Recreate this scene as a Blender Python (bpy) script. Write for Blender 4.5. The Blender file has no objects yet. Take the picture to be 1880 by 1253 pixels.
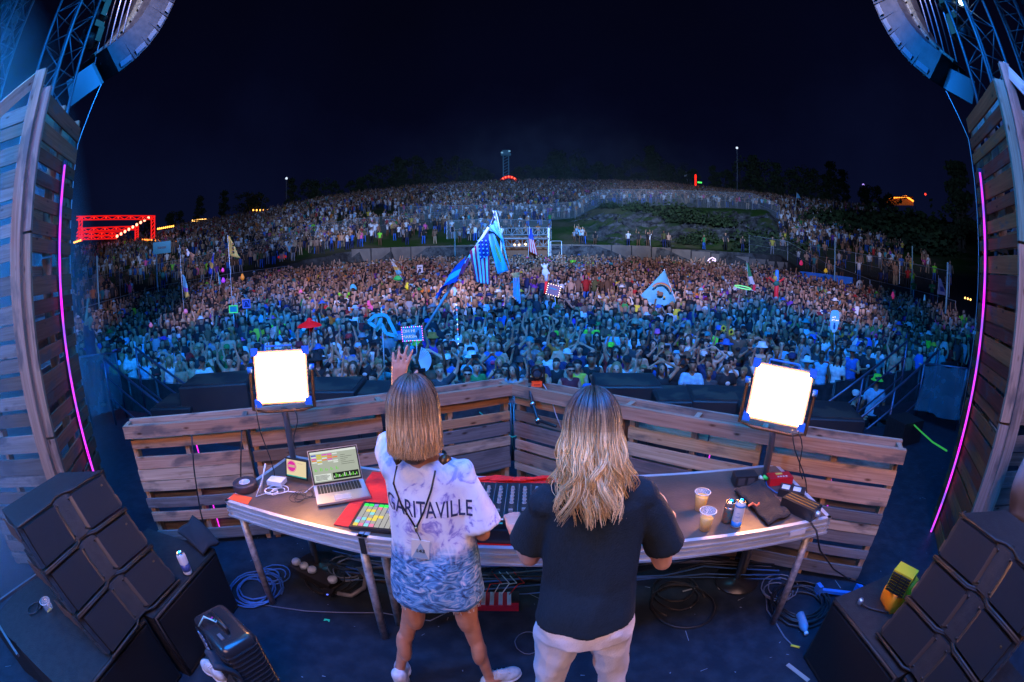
import bpy, math, random
import numpy as np
from mathutils import Vector, Matrix, noise as mnoise
from mathutils.bvhtree import BVHTree
R = math.radians
random.seed(11); rng_ = np.random.default_rng(5)
SC = bpy.context.scene
COL = SC.collection

# ------------------------------------------------------------------ camera (diagonal fisheye held overhead)
H = 2.15; FPX = 840.0; PITCH = R(10.5); ROLL = R(-.5)
cd = bpy.data.cameras.new('camera'); cam = bpy.data.objects.new('camera', cd); COL.objects.link(cam)
cd.type = 'PANO'
try:
    cd.cycles.panorama_type = 'FISHEYE_EQUISOLID'; cd.cycles.fisheye_lens = FPX*36/1880; cd.cycles.fisheye_fov = R(200)
except Exception: pass
for k, v in (('fisheye_lens', FPX*36/1880), ('fisheye_fov', R(200))):
    if hasattr(cd, k): setattr(cd, k, v)
cd.sensor_fit = 'HORIZONTAL'; cd.sensor_width = 36; cd.sensor_height = 24
cd.clip_start = .05; cd.clip_end = 3000
cam.location = (0, 0, H)
cam.rotation_euler = (Matrix.Rotation(R(90) - PITCH, 3, 'X') @ Matrix.Rotation(ROLL, 3, 'Z')).to_euler()
SC.camera = cam

# ------------------------------------------------------------------ night sky
w = bpy.data.worlds.new('World'); SC.world = w; w.use_nodes = True
nt = w.node_tree; nt.nodes.clear()
o_ = nt.nodes.new('ShaderNodeOutputWorld'); bg = nt.nodes.new('ShaderNodeBackground')
tc = nt.nodes.new('ShaderNodeTexCoord'); sx = nt.nodes.new('ShaderNodeSeparateXYZ'); cr = nt.nodes.new('ShaderNodeValToRGB')
no = nt.nodes.new('ShaderNodeTexNoise'); no.inputs['Scale'].default_value = 2.2; no.inputs['Detail'].default_value = 6
mm = nt.nodes.new('ShaderNodeMath'); mm.operation = 'MULTIPLY_ADD'; mm.inputs[1].default_value = .62; 
nt.links.new(tc.outputs['Generated'], sx.inputs[0]); nt.links.new(tc.outputs['Generated'], no.inputs['Vector'])
nt.links.new(no.outputs['Fac'], mm.inputs[0]); nt.links.new(sx.outputs['Z'], mm.inputs[2]); nt.links.new(mm.outputs[0], cr.inputs['Fac'])
e = cr.color_ramp.elements
e[0].position = .24; e[0].color = (.0034, .0060, .026, 1); e[1].position = .95; e[1].color = (.0009, .0011, .0058, 1)
q = e.new(.50); q.color = (.0021, .0034, .0165, 1)
q = e.new(.68); q.color = (.0011, .0016, .0090, 1)
nt.links.new(cr.outputs[0], bg.inputs[0]); bg.inputs[1].default_value = 1.0; nt.links.new(bg.outputs[0], o_.inputs[0])

# ------------------------------------------------------------------ stage lights and added fills
def look(o, p, t):
    o.location = p; o.rotation_euler = (Vector(t) - Vector(p)).to_track_quat('-Z', 'Y').to_euler()
def spot(n, p, t, c, W, deg, blend=.6, size=.25):
    l = bpy.data.lights.new(n, 'SPOT'); l.color = c; l.energy = W; l.spot_size = R(deg); l.spot_blend = blend; l.shadow_soft_size = size
    o = bpy.data.objects.new(n, l); COL.objects.link(o); look(o, p, t); return o
def area(n, p, t, c, W, sx_, sy_, spread=180):
    l = bpy.data.lights.new(n, 'AREA'); l.shape = 'RECTANGLE'; l.size = sx_; l.size_y = sy_; l.color = c; l.energy = W; l.spread = R(spread)
    o = bpy.data.objects.new(n, l); COL.objects.link(o); look(o, p, t); return o
# pinkish fill from an unseen source behind the camera, blue wash in the roof
area('rear_pink_fill', (0, -2.8, 4.9), (0, 1.7, .6), (1.0, .56, .52), 92, 6, 2.0, 95)
for s in (-1, 1): spot('tower_warm_fill', (-s*.8, -2.4, 4.6), (s*3.7, 2.0, 1.7), (1.0, .44, .22), 360, 52, .8)  # added warm pair that reddens the pallet towers, no such lamps in view
area('roof_blue_wash', (0, .6, 7.6), (0, 1.8, 0), (.002, .16, .75), 1900, 6, 3)
area('roof_cyan_back_wash', (0, 5.5, 8.5), (0, 1.5, 1.0), (.05, .45, .9), 200, 6, 1)
for s in (-1, 1):
    spot('crowd_cyan_spot', (s*1.6, 4.0, 8.8), (s*3.0, 13, -1), (.010, .25, 1.0), 5600, 84, .8)
    spot('crowd_cyan_side_spot', (s*2.4, 4.0, 8.8), (s*15, 13, -1), (.010, .24, 1.0), 4600, 70, .8)
    spot('crowd_front_white', (s*3.6, 1.5, 7.4), (s*4.8, 10.4, -1), (1.0, .75, .66), 800, 22, .6)
for a, k in ((-44, .65), (-15, 1.0), (15, 1.0), (44, .7)):
    spot('crowd_warm_spot', (a*.08, 1.5, 10.5), (31*math.sin(R(a)), 31*math.cos(R(a)), 0.), (1.0, .68, .54), 16500*k, 38, .7, .4)
    spot('crowd_blue_mid', (a*.08, 1.5, 10.), (26*math.sin(R(a)), 26*math.cos(R(a)), 0.), (.01, .20, 1.0), 13000*k, 60, .8, .4)
for a, k in ((-42, .40), (-17, .9), (6, 1.1), (27, .9), (50, .2)):
    spot('hill_flood', (a*.06, 1.5, 11), (85*math.sin(R(a)), 85*math.cos(R(a)), 11.5), (.33, .50, 1.0), 125000*k, 36, .9, .5)
spot('flag_white_spot', (0, 1.5, 9.5), (-1.1, 12.5, 4.0), (1.0, .75, .70), 14000, 13, .5)  # fill added to bring out the red flag stripes
spot('bank_fill_light', (2, 1.5, 11), (20, 52, 6), (.75, .85, .8), 20000, 22, .8, .5)  # extra light added to lift the rock bank
spot('hill_haze_blue', (0, 1.5, 11), (2, 60, 6), (.01, .35, 1.0), 70000, 34, .8, .5)
spot('array_blue_left', (-3.0, 0.5, 3.4), (-6.6, 5.0, 8.5), (.02, .22, .9), 110, 75, .7)
spot('array_blue_right', (3.0, 0.5, 3.4), (6.8, 4.6, 8.5), (.02, .22, .9), 110, 75, .7)
spot('wing_blue_left', (-2.6, -1.2, 5.6), (-5.4, 2.2, 1.2), (.005, .26, .9), 1500, 80, .8)
spot('smoke_blue_fill', (-6.8, -1.8, 4.6), (-5.0, 2.2, 1.6), (.005, .26, .9), 3600, 95, .8)  # unseen light added so the left smoke shows brighter
spot('wing_blue_right', (2.6, -1.2, 5.6), (5.6, 2.4, .4), (.01, .22, .9), 350, 80, .8)
SC.view_settings.view_transform = 'Standard'; SC.view_settings.look = 'None'
SC.view_settings.exposure = 0; SC.view_settings.gamma = 1
SC.cycles.use_denoising = True
try: SC.cycles.denoiser = 'OPENIMAGEDENOISE'
except Exception: pass
SC.cycles.max_bounces = 6; SC.cycles.diffuse_bounces = 2; SC.cycles.glossy_bounces = 3; SC.cycles.transmission_bounces = 6
SC.cycles.transparent_max_bounces = 12; SC.cycles.volume_bounces = 0; SC.cycles.sample_clamp_indirect = 4
SC.cycles.caustics_reflective = False; SC.cycles.caustics_refractive = False

# ------------------------------------------------------------------ pixel of the photo (1880 wide) -> a point at a real height, depth or range
def ray(px, py):
    x = px - 940.; y = -(py - 626.5); c, s = math.cos(ROLL), math.sin(ROLL); x, y = x*c - y*s, x*s + y*c
    r = math.hypot(x, y); th = 2*math.asin(min(1, r/(2*FPX)))
    a, b, d = math.sin(th)*x/r, math.cos(th), math.sin(th)*y/r; c, s = math.cos(PITCH), math.sin(PITCH)
    return a, b*c + d*s, -b*s + d*c
def onz(px, py, z):
    a, b, d = ray(px, py); t = (z - H)/d; return Vector((a*t, b*t, z))
def ony(px, py, y):
    a, b, d = ray(px, py); t = y/b; return Vector((a*t, y, H + d*t))
def rng(px, py, r):
    a, b, d = ray(px, py); t = r/math.hypot(a, b); return Vector((a*t, b*t, H + d*t))

# ------------------------------------------------------------------ materials
MATS = {}
def mat(name, c, rough=.6, metal=0, c2=None, scale=8., bump=0., bscale=40., emit=None, es=0., spec=None, alpha=None, trans=0., coat=0., stretch=None, detail=4, ramp=(.35, .65), sheen=0):
    if name in MATS: return MATS[name]
    m = bpy.data.materials.new(name); m.use_nodes = True; N = m.node_tree.nodes; L = m.node_tree.links; b = N['Principled BSDF']
    b.inputs['Base Color'].default_value = (*c, 1); b.inputs['Roughness'].default_value = rough; b.inputs['Metallic'].default_value = metal
    if spec is not None: b.inputs['Specular IOR Level'].default_value = spec
    if trans: b.inputs['Transmission Weight'].default_value = trans
    if coat: b.inputs['Coat Weight'].default_value = coat
    if sheen: b.inputs['Sheen Weight'].default_value = sheen
    if alpha is not None: b.inputs['Alpha'].default_value = alpha
    if emit: b.inputs['Emission Color'].default_value = (*emit, 1); b.inputs['Emission Strength'].default_value = es
    co = N.new('ShaderNodeTexCoord'); src = co.outputs['Object']
    if stretch:
        mp = N.new('ShaderNodeMapping'); mp.inputs['Scale'].default_value = stretch; L.new(src, mp.inputs[0]); src = mp.outputs[0]
    if c2 is not None:
        n = N.new('ShaderNodeTexNoise'); n.inputs['Scale'].default_value = scale; n.inputs['Detail'].default_value = detail; L.new(src, n.inputs['Vector'])
        rp = N.new('ShaderNodeValToRGB'); rp.color_ramp.elements[0].position, rp.color_ramp.elements[1].position = ramp
        rp.color_ramp.elements[0].color = (*c, 1); rp.color_ramp.elements[1].color = (*c2, 1)
        L.new(n.outputs['Fac'], rp.inputs[0]); L.new(rp.outputs[0], b.inputs['Base Color'])
    if bump:
        n = N.new('ShaderNodeTexNoise'); n.inputs['Scale'].default_value = bscale; n.inputs['Detail'].default_value = 5; L.new(src, n.inputs['Vector'])
        bp = N.new('ShaderNodeBump'); bp.inputs['Strength'].default_value = bump; bp.inputs['Distance'].default_value = .01
        L.new(n.outputs['Fac'], bp.inputs['Height']); L.new(bp.outputs[0], b.inputs['Normal'])
    MATS[name] = m; return m
def woodmat(name, rough=.75):
    m = bpy.data.materials.new(name); m.use_nodes = True; N = m.node_tree.nodes; L = m.node_tree.links; b = N['Principled BSDF']
    b.inputs['Roughness'].default_value = rough; b.inputs['Specular IOR Level'].default_value = .25
    a = N.new('ShaderNodeAttribute'); a.attribute_name = 'gr'; mp = N.new('ShaderNodeMapping'); mp.inputs['Scale'].default_value = (1.1, 34, 34); L.new(a.outputs['Vector'], mp.inputs[0])
    n = N.new('ShaderNodeTexNoise'); n.inputs['Scale'].default_value = 1.6; n.inputs['Detail'].default_value = 6; n.inputs['Distortion'].default_value = .8; L.new(mp.outputs[0], n.inputs['Vector'])
    rp = N.new('ShaderNodeValToRGB'); rp.color_ramp.elements[0].position = .3; rp.color_ramp.elements[1].position = .68
    rp.color_ramp.elements[0].color = (.62, .55, .50, 1); rp.color_ramp.elements[1].color = (1, 1, 1, 1); L.new(n.outputs['Fac'], rp.inputs[0])
    c = N.new('ShaderNodeAttribute'); c.attribute_name = 'Col'
    mx = N.new('ShaderNodeMix'); mx.data_type = 'RGBA'; mx.blend_type = 'MULTIPLY'; mx.inputs[0].default_value = 1
    L.new(c.outputs['Color'], mx.inputs[6]); L.new(rp.outputs[0], mx.inputs[7])
    # stains: weathered patches
    n2 = N.new('ShaderNodeTexNoise'); n2.inputs['Scale'].default_value = 1.0; n2.inputs['Detail'].default_value = 5
    mp2 = N.new('ShaderNodeMapping'); mp2.inputs['Scale'].default_value = (3.5, 9, 9); L.new(a.outputs['Vector'], mp2.inputs[0]); L.new(mp2.outputs[0], n2.inputs['Vector'])
    r2 = N.new('ShaderNodeValToRGB'); r2.color_ramp.elements[0].position = .54; r2.color_ramp.elements[1].position = .66
    r2.color_ramp.elements[0].color = (0, 0, 0, 1); r2.color_ramp.elements[1].color = (.75, .75, .75, 1); L.new(n2.outputs['Fac'], r2.inputs[0])
    m2 = N.new('ShaderNodeMix'); m2.data_type = 'RGBA'; L.new(r2.outputs[0], m2.inputs[0]); L.new(mx.outputs[2], m2.inputs[6]); m2.inputs[7].default_value = (.075, .07, .066, 1)
    vo = N.new('ShaderNodeTexVoronoi'); vo.inputs['Scale'].default_value = 1; mp3 = N.new('ShaderNodeMapping'); mp3.inputs['Scale'].default_value = (4.2, 11, 11); L.new(a.outputs['Vector'], mp3.inputs[0]); L.new(mp3.outputs[0], vo.inputs['Vector'])
    r3 = N.new('ShaderNodeValToRGB'); r3.color_ramp.elements[0].position = .05; r3.color_ramp.elements[1].position = .15; r3.color_ramp.elements[0].color = (.28, .18, .12, 1); r3.color_ramp.elements[1].color = (1, 1, 1, 1); L.new(vo.outputs['Distance'], r3.inputs[0])
    m3 = N.new('ShaderNodeMix'); m3.data_type = 'RGBA'; m3.blend_type = 'MULTIPLY'; m3.inputs[0].default_value = 1; L.new(m2.outputs[2], m3.inputs[6]); L.new(r3.outputs[0], m3.inputs[7]); L.new(m3.outputs[2], b.inputs['Base Color'])
    bp = N.new('ShaderNodeBump'); bp.inputs['Strength'].default_value = .35; bp.inputs['Distance'].default_value = .004; L.new(n.outputs['Fac'], bp.inputs['Height']); L.new(bp.outputs[0], b.inputs['Normal'])
    MATS[name] = m; return m
def emis(name, c, s):
    if name in MATS: return MATS[name]
    m = bpy.data.materials.new(name); m.use_nodes = True; N = m.node_tree.nodes; N.clear()
    o = N.new('ShaderNodeOutputMaterial'); e_ = N.new('ShaderNodeEmission'); e_.inputs[0].default_value = (*c, 1); e_.inputs[1].default_value = s
    m.node_tree.links.new(e_.outputs[0], o.inputs[0]); MATS[name] = m; return m
def attrmat(name, rough=.8, noise=.0, nscale=6, spec=.3):
    m = bpy.data.materials.new(name); m.use_nodes = True; N = m.node_tree.nodes; L = m.node_tree.links; b = N['Principled BSDF']; b.inputs['Roughness'].default_value = rough; b.inputs['Specular IOR Level'].default_value = spec
    c = N.new('ShaderNodeAttribute'); c.attribute_name = 'Col'
    if noise:
        n = N.new('ShaderNodeTexNoise'); n.inputs['Scale'].default_value = nscale; n.inputs['Detail'].default_value = 6
        co = N.new('ShaderNodeTexCoord'); L.new(co.outputs['Object'], n.inputs['Vector'])
        rp = N.new('ShaderNodeValToRGB'); rp.color_ramp.elements[0].position = .3; rp.color_ramp.elements[1].position = .7
        rp.color_ramp.elements[0].color = (1-noise, 1-noise, 1-noise, 1); rp.color_ramp.elements[1].color = (1, 1, 1, 1); L.new(n.outputs['Fac'], rp.inputs[0])
        mx = N.new('ShaderNodeMix'); mx.data_type = 'RGBA'; mx.blend_type = 'MULTIPLY'; mx.inputs[0].default_value = 1; L.new(c.outputs['Color'], mx.inputs[6]); L.new(rp.outputs[0], mx.inputs[7]); L.new(mx.outputs[2], b.inputs['Base Color'])
    else: L.new(c.outputs['Color'], b.inputs['Base Color'])
    MATS[name] = m; return m

# ------------------------------------------------------------------ objects
WL = {}          # world location of each parent (all parents are unrotated while parts are built)
def thing(name, label, cat, loc=(0, 0, 0), group=None):
    o = bpy.data.objects.new(name, None); COL.objects.link(o); o.location = loc; o.empty_display_size = .1
    o['label'] = label; o['category'] = cat
    if group: o['group'] = group
    WL[o] = Vector(loc); return o
def tag(o, label, cat, group=None):
    o['label'] = label; o['category'] = cat
    if group: o['group'] = group
    return o
def struct(o): o["kind"] = "structure"; return o
def stuff(o, label=None, cat=None):
    o['kind'] = 'stuff'
    if label: o['label'] = label; o['category'] = cat
    return o
def link(name, me, m, parent=None, loc=None):
    o = bpy.data.objects.new(name, me); COL.objects.link(o)
    if m is not None and len(me.materials) == 0: me.materials.append(m)
    if parent is not None: o.parent = parent; WL[o] = WL[parent].copy()
    else:
        WL[o] = Vector(loc) if loc is not None else Vector((0, 0, 0)); o.location = WL[o]
    return o
def copy_tree(o, parent=None):
    c = o.copy(); COL.objects.link(c); c.parent = parent; WL[c] = WL.get(o, Vector())
    for ch in list(o.children): copy_tree(ch, c)
    return c
def frame(d, up=(0, 0, 1)):
    d = Vector(d).normalized(); u = Vector(up)
    if abs(d.dot(u)) > .98: u = Vector((0, 1, 0)) if abs(d.y) < .9 else Vector((1, 0, 0))
    s = d.cross(u).normalized(); return d, s, s.cross(d).normalized()
class MB:
    def __init__(s, smooth=False): s.v = []; s.f = []; s.c = []; s.g = []; s.smooth = smooth; s.col = (.5, .5, .5); s.mi = []; s.m = 0
    def add(s, V, Fs, G=None):
        n = len(s.v); s.v += [tuple(p) for p in V]; s.f += [tuple(i + n for i in f) for f in Fs]
        s.c += [s.col]*len(Fs); s.mi += [s.m]*len(Fs); s.g += (G if G else [tuple(p) for p in V])
    def hexa(s, P, G=None):
        s.add(P, [(0, 3, 2, 1), (4, 5, 6, 7), (0, 1, 5, 4), (1, 2, 6, 5), (2, 3, 7, 6), (3, 0, 4, 7)], G)
    def box(s, c, d, M=None):
        x, y, z = d[0]/2, d[1]/2, d[2]/2; P = [Vector(q) for q in ((-x, -y, -z), (x, -y, -z), (x, y, -z), (-x, y, -z), (-x, -y, z), (x, -y, z), (x, y, z), (-x, y, z))]
        if M is not None: P = [M @ p for p in P]
        s.hexa([p + Vector(c) for p in P])
    def beam(s, a, b, w, h, up=(0, 0, 1), jit=0):
        a, b = Vector(a), Vector(b); d, sd, u = frame(b - a, up); L = (b - a).length; o = random.random()*40
        P = []; G = []
        for t, base in ((0, a), (L, b)):
            for i, j in ((-1, -1), (1, -1), (1, 1), (-1, 1)):
                P.append(base + sd*i*w/2 + u*j*h/2); G.append((t + o, i*w/2 + o*.37, j*h/2 + o*.73))
        s.add(P, [(0, 1, 2, 3), (7, 6, 5, 4), (0, 4, 5, 1), (1, 5, 6, 2), (2, 6, 7, 3), (3, 7, 4, 0)], G)
    def tube(s, pts, r, n=8, cap=True):
        pts = [Vector(p) for p in pts]; k = len(pts); rs = r if isinstance(r, (list, tuple)) else [r]*k
        V = []; prev = None
        for i, p in enumerate(pts):
            d = (pts[min(i+1, k-1)] - pts[max(i-1, 0)])
            if d.length < 1e-9: d = Vector((0, 0, 1))
            d.normalize()
            if prev is None: _, sd, u = frame(d)
            else:
                sd = prev - d*prev.dot(d)
                if sd.length < 1e-6: _, sd, u = frame(d)
                sd.normalize()
            u = sd.cross(d); prev = sd
            for j in range(n):
                a = 2*math.pi*j/n; V.append(p + sd*(math.cos(a)*rs[i]) + u*(math.sin(a)*rs[i]))
        Fs = [(i*n + j, i*n + (j+1) % n, (i+1)*n + (j+1) % n, (i+1)*n + j) for i in range(k-1) for j in range(n)]
        if cap: Fs += [tuple(range(n-1, -1, -1)), tuple((k-1)*n + j for j in range(n))]
        s.add(V, Fs)
    def lathe(s, c, prof, n=20, ax=(0, 0, 1)):
        d, a, b = frame(ax); c = Vector(c); V = []
        for r, z in prof:
            for j in range(n):
                t = 2*math.pi*j/n; V.append(c + d*z + a*(math.cos(t)*r) + b*(math.sin(t)*r))
        k = len(prof); Fs = [(i*n + j, i*n + (j+1) % n, (i+1)*n + (j+1) % n, (i+1)*n + j) for i in range(k-1) for j in range(n)]
        s.add(V, Fs)
    def ell(s, c, r, M=None, nu=14, nv=9):
        V = []; c = Vector(c)
        for i in range(nv+1):
            ph = math.pi*i/nv
            for j in range(nu):
                t = 2*math.pi*j/nu; p = Vector((r[0]*math.sin(ph)*math.cos(t), r[1]*math.sin(ph)*math.sin(t), r[2]*math.cos(ph)))
                V.append(c + (M @ p if M is not None else p))
        s.add(V, [(i*nu + j, (i+1)*nu + j, (i+1)*nu + (j+1) % nu, i*nu + (j+1) % nu) for i in range(nv) for j in range(nu)])
    def caps(s, a, b, ra, rb, n=12):       # tapered limb with round ends
        a, b = Vector(a), Vector(b); d = (b-a).normalized() if (b-a).length > 1e-6 else Vector((0, 0, 1)); P = []; Rr = []
        for t in (-.98, -.8, -.5, 0): P.append(a + d*(ra*t)); Rr.append(ra*math.sqrt(max(0.0004, 1-t*t)))
        for t in (0, .5, .8, .98): P.append(b + d*(rb*t)); Rr.append(rb*math.sqrt(max(.0004, 1-t*t)))
        s.tube(P, Rr, n)
    def quad(s, a, b, c, d): s.add([a, b, c, d], [(0, 1, 2, 3)])
    def grid(s, fn, nu, nv, thick=0.):
        V = [fn(i/nu, j/nv) for j in range(nv+1) for i in range(nu+1)]
        s.add(V, [(j*(nu+1)+i, j*(nu+1)+i+1, (j+1)*(nu+1)+i+1, (j+1)*(nu+1)+i) for j in range(nv) for i in range(nu)])
    def mesh(s, name, org):
        me = bpy.data.meshes.new(name); o = Vector(org)
        me.from_pydata([(p[0]-o.x, p[1]-o.y, p[2]-o.z) for p in s.v], [], s.f)
        if s.smooth: me.polygons.foreach_set('use_smooth', [True]*len(me.polygons))
        return me
    def build(s, name, m, parent=None, loc=None, attrs=False, mods=None):
        org = WL[parent] if parent is not None else (loc or (0, 0, 0))
        me = s.mesh(name, org)
        if mods: me = apply_mods(me, mods); me.polygons.foreach_set('use_smooth', [True]*len(me.polygons))
        elif attrs:
            ca = me.color_attributes.new('Col', 'FLOAT_COLOR', 'CORNER'); lt = [len(f) for f in s.f]
            arr = np.repeat(np.array([(*c, 1) for c in s.c], dtype=np.float32), lt, axis=0); ca.data.foreach_set('color', arr.ravel())
            ga = me.attributes.new('gr', 'FLOAT_VECTOR', 'POINT'); ga.data.foreach_set('vector', np.array(s.g, dtype=np.float32).ravel())
        if isinstance(m, (list, tuple)):
            for x in m: me.materials.append(x)
            if len(s.mi) == len(me.polygons): me.polygons.foreach_set('material_index', s.mi)
            m = None
        return link(name, me, m, parent, loc)
def apply_mods(me, mods):
    o = bpy.data.objects.new('tmp', me); COL.objects.link(o)
    for ty, kw in mods:
        md = o.modifiers.new(ty, ty)
        for k, v in kw.items(): setattr(md, k, v)
    dg = bpy.context.evaluated_depsgraph_get(); dg.update(); r = bpy.data.meshes.new_from_object(o.evaluated_get(dg))
    bpy.data.objects.remove(o); r.materials.clear(); return r
def REM(v, it=4, dec=None):
    l = [('REMESH', dict(mode='VOXEL', voxel_size=v)), ('SMOOTH', dict(iterations=it, factor=.5))]
    if dec: l.append(('DECIMATE', dict(ratio=dec)))
    return l
def textmesh(s, size, ext=.0, align='CENTER', bold=0):
    cu = bpy.data.curves.new('txt', 'FONT'); cu.body = s; cu.size = size; cu.extrude = ext; cu.align_x = align; cu.align_y = 'CENTER'; cu.resolution_u = 3; cu.offset = bold
    o = bpy.data.objects.new('txt', cu); COL.objects.link(o); dg = bpy.context.evaluated_depsgraph_get(); dg.update()
    me = bpy.data.meshes.new_from_object(o.evaluated_get(dg)); bpy.data.objects.remove(o); return me
def place_text(name, s, size, org, right, up, m, parent, ext=.001):
    me = textmesh(s, size, ext); right = Vector(right).normalized(); up = Vector(up).normalized(); n = right.cross(up); o = Vector(org) - WL[parent]
    for v in me.vertices: c = v.co.copy(); v.co = o + right*c.x + up*c.y + n*c.z
    me.materials.clear(); me.materials.append(m); return link(name, me, None, parent)
# ------------------------------------------------------------------ terrain
def tab(x, T): return float(np.interp(x, [a for a, _ in T], [b for _, b in T]))
RB = [(-75, 20), (-60, 23.5), (-54, 26.6), (-45, 33), (-31, 39), (-10, 43), (10, 43), (30, 41), (38, 36), (46, 31.6), (58, 25), (75, 20)]
ELT = [(-115, -1), (-75, 3.6), (-60, 4.4), (-52, 4.9), (-35, 6.2), (-23, 7.8), (-12, 8.7), (0, 9.2), (18, 9.0), (32, 8.0), (46, 7.5), (58, 7.0), (80, 5), (115, -1)]
JUMP = [(-40, .5), (-24, 2.0), (-20, 2.35), (34, 2.35), (37, .6)]
def sstep(a, b, x): t = min(1, max(0, (x-a)/(b-a))); return t*t*(3-2*t)
def gz(x, y):
    r = math.hypot(x, y); az = math.degrees(math.atan2(x, y))
    if r < 8 or abs(az) > 115: return -1.65
    k = sstep(115, 85, abs(az)); rb = tab(az, RB); zl = -1.65 + .068*(min(r, rb+3) - 8)
    if r <= rb + 3: return -1.65 + (zl + 1.65)*k
    zt = H + 112*math.tan(R(tab(az, ELT))); zb = zl + tab(az, JUMP); 
    if r >= 112: return (zt - (r-112)*.03 if r < 400 else zt - 8.6) * k + -1.65*(1-k)
    t = (r - rb - 3)/(109 - rb); z = zb + (zt - zb)*t
    c = sstep(6.5, 12, az)*sstep(35.5, 32, az)
    if c > 0:
        # steep rocky bank, then the terrace above it
        ze = H + 60*math.tan(R(6.55)); rr = r + .6*mnoise.noise(Vector((az*.4, 0, 0)))
        if r < 52: z2 = zb + (r-rb-3)*.05
        elif rr < 60: z2 = zb + .3 + (ze-zb-.3)*sstep(51.2, 60, rr)
        else: z2 = ze + (zt-ze)*(r-60)/52
        z = z*(1-c) + z2*c
    return z*k - 1.65*(1-k)
def build_terrain():
    azs = list(np.arange(-180, -66, 6)) + list(np.arange(-66, 5, 1.0)) + list(np.arange(5, 37, .4)) + list(np.arange(37, 66, 1.0)) + list(np.arange(66, 181, 6))
    rs = [.01, 5, 7.9, 8, 12, 16, 20] + list(np.arange(22, 50, .8)) + list(np.arange(50, 61, .4)) + list(np.arange(62, 112, 3)) + [112, 116, 125, 150, 200, 300, 400, 700, 1500]
    V = []; 
    for r in rs:
        for a in azs:
            x, y = r*math.sin(R(a)), r*math.cos(R(a)); z = gz(x, y)
            if 50.5 < r < 61 and 6 < a < 35: 
                n = mnoise.fractal(Vector((x*.5, y*.5, z*.7)), 1, 2, 4); x += n*.9; y += n*.9; z += n*.45*(1 if r < 60 else .3)
            V.append((x, y, z))
    n = len(azs); Fs = [(i*n + j, (i+1)*n + j, (i+1)*n + j+1, i*n + j+1) for i in range(len(rs)-1) for j in range(n-1)]
    me = bpy.data.meshes.new('hillside'); me.from_pydata(V, [], Fs)
    m = bpy.data.materials.new('hillside_ground'); m.use_nodes = True; N = m.node_tree.nodes; L = m.node_tree.links; b = N['Principled BSDF']; b.inputs['Roughness'].default_value = .95; b.inputs['Specular IOR Level'].default_value = .1
    g = N.new('ShaderNodeNewGeometry'); s = N.new('ShaderNodeSeparateXYZ'); L.new(g.outputs['Normal'], s.inputs[0])
    n1 = N.new('ShaderNodeTexNoise'); n1.inputs['Scale'].default_value = .22; n1.inputs['Detail'].default_value = 8; co = N.new('ShaderNodeTexCoord'); L.new(co.outputs['Object'], n1.inputs['Vector'])
    r1 = N.new('ShaderNodeValToRGB'); E = r1.color_ramp.elements; E[0].position = .47; E[0].color = (.030, .075, .012, 1); E[1].position = .64; E[1].color = (.11, .10, .055, 1); L.new(n1.outputs['Fac'], r1.inputs[0])
    n2 = N.new('ShaderNodeTexNoise'); n2.inputs['Scale'].default_value = 1.3; n2.inputs['Detail'].default_value = 10; n2.inputs['Roughness'].default_value = .7; L.new(co.outputs['Object'], n2.inputs['Vector'])
    r2 = N.new('ShaderNodeValToRGB'); E = r2.color_ramp.elements; E[0].position = .38; E[0].color = (.016, .015, .018, 1); E[1].position = .66; E[1].color = (.15, .15, .15, 1); L.new(n2.outputs['Fac'], r2.inputs[0])
    ad = N.new('ShaderNodeMath'); ad.operation = 'MULTIPLY_ADD'; ad.inputs[1].default_value = .5; L.new(n1.outputs['Fac'], ad.inputs[0]); L.new(s.outputs['Z'], ad.inputs[2])
    rr = N.new('ShaderNodeMapRange'); rr.inputs[1].default_value = 1.0; rr.inputs[2].default_value = 1.12; L.new(ad.outputs[0], rr.inputs[0])
    mx = N.new('ShaderNodeMix'); mx.data_type = 'RGBA'; L.new(rr.outputs[0], mx.inputs[0]); L.new(r2.outputs[0], mx.inputs[6]); L.new(r1.outputs[0], mx.inputs[7]); vl = N.new('ShaderNodeVectorMath'); vl.operation = 'LENGTH'; L.new(co.outputs['Object'], vl.inputs[0]); mr = N.new('ShaderNodeMapRange'); mr.inputs[1].default_value = 42; mr.inputs[2].default_value = 47; L.new(vl.outputs['Value'], mr.inputs[0])
    mx2 = N.new('ShaderNodeMix'); mx2.data_type = 'RGBA'; L.new(mr.outputs[0], mx2.inputs[0]); mx2.inputs[6].default_value = (.022, .021, .02, 1); L.new(mx.outputs[2], mx2.inputs[7]); L.new(mx2.outputs[2], b.inputs['Base Color'])
    struct(link('ground', me, m))
build_terrain()

# ------------------------------------------------------------------ stage deck
m_deck = mat('stage_deck_black', (.012, .018, .027), .5, c2=(.026, .036, .050), scale=9, bump=.25, bscale=30, ramp=(.40, .8), detail=12, spec=.15)
mb = MB()
mb.box((0, .5, -.06), (17.2, 8.0, .12))
for s_ in (-1, 1): mb.box((s_*7.3, 4.9, -.06), (2.6, .8, .12))
struct(mb.build('stage_floor', m_deck))
mb = MB()
for i in range(36): mb.box((-7.2 + 14.4*(i+.5)/36, 4.47, -.89), (.39, .03, 1.5))
struct(mb.build('stage_front', mat('stage_skirt', (.01, .01, .012), .9)))
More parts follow.
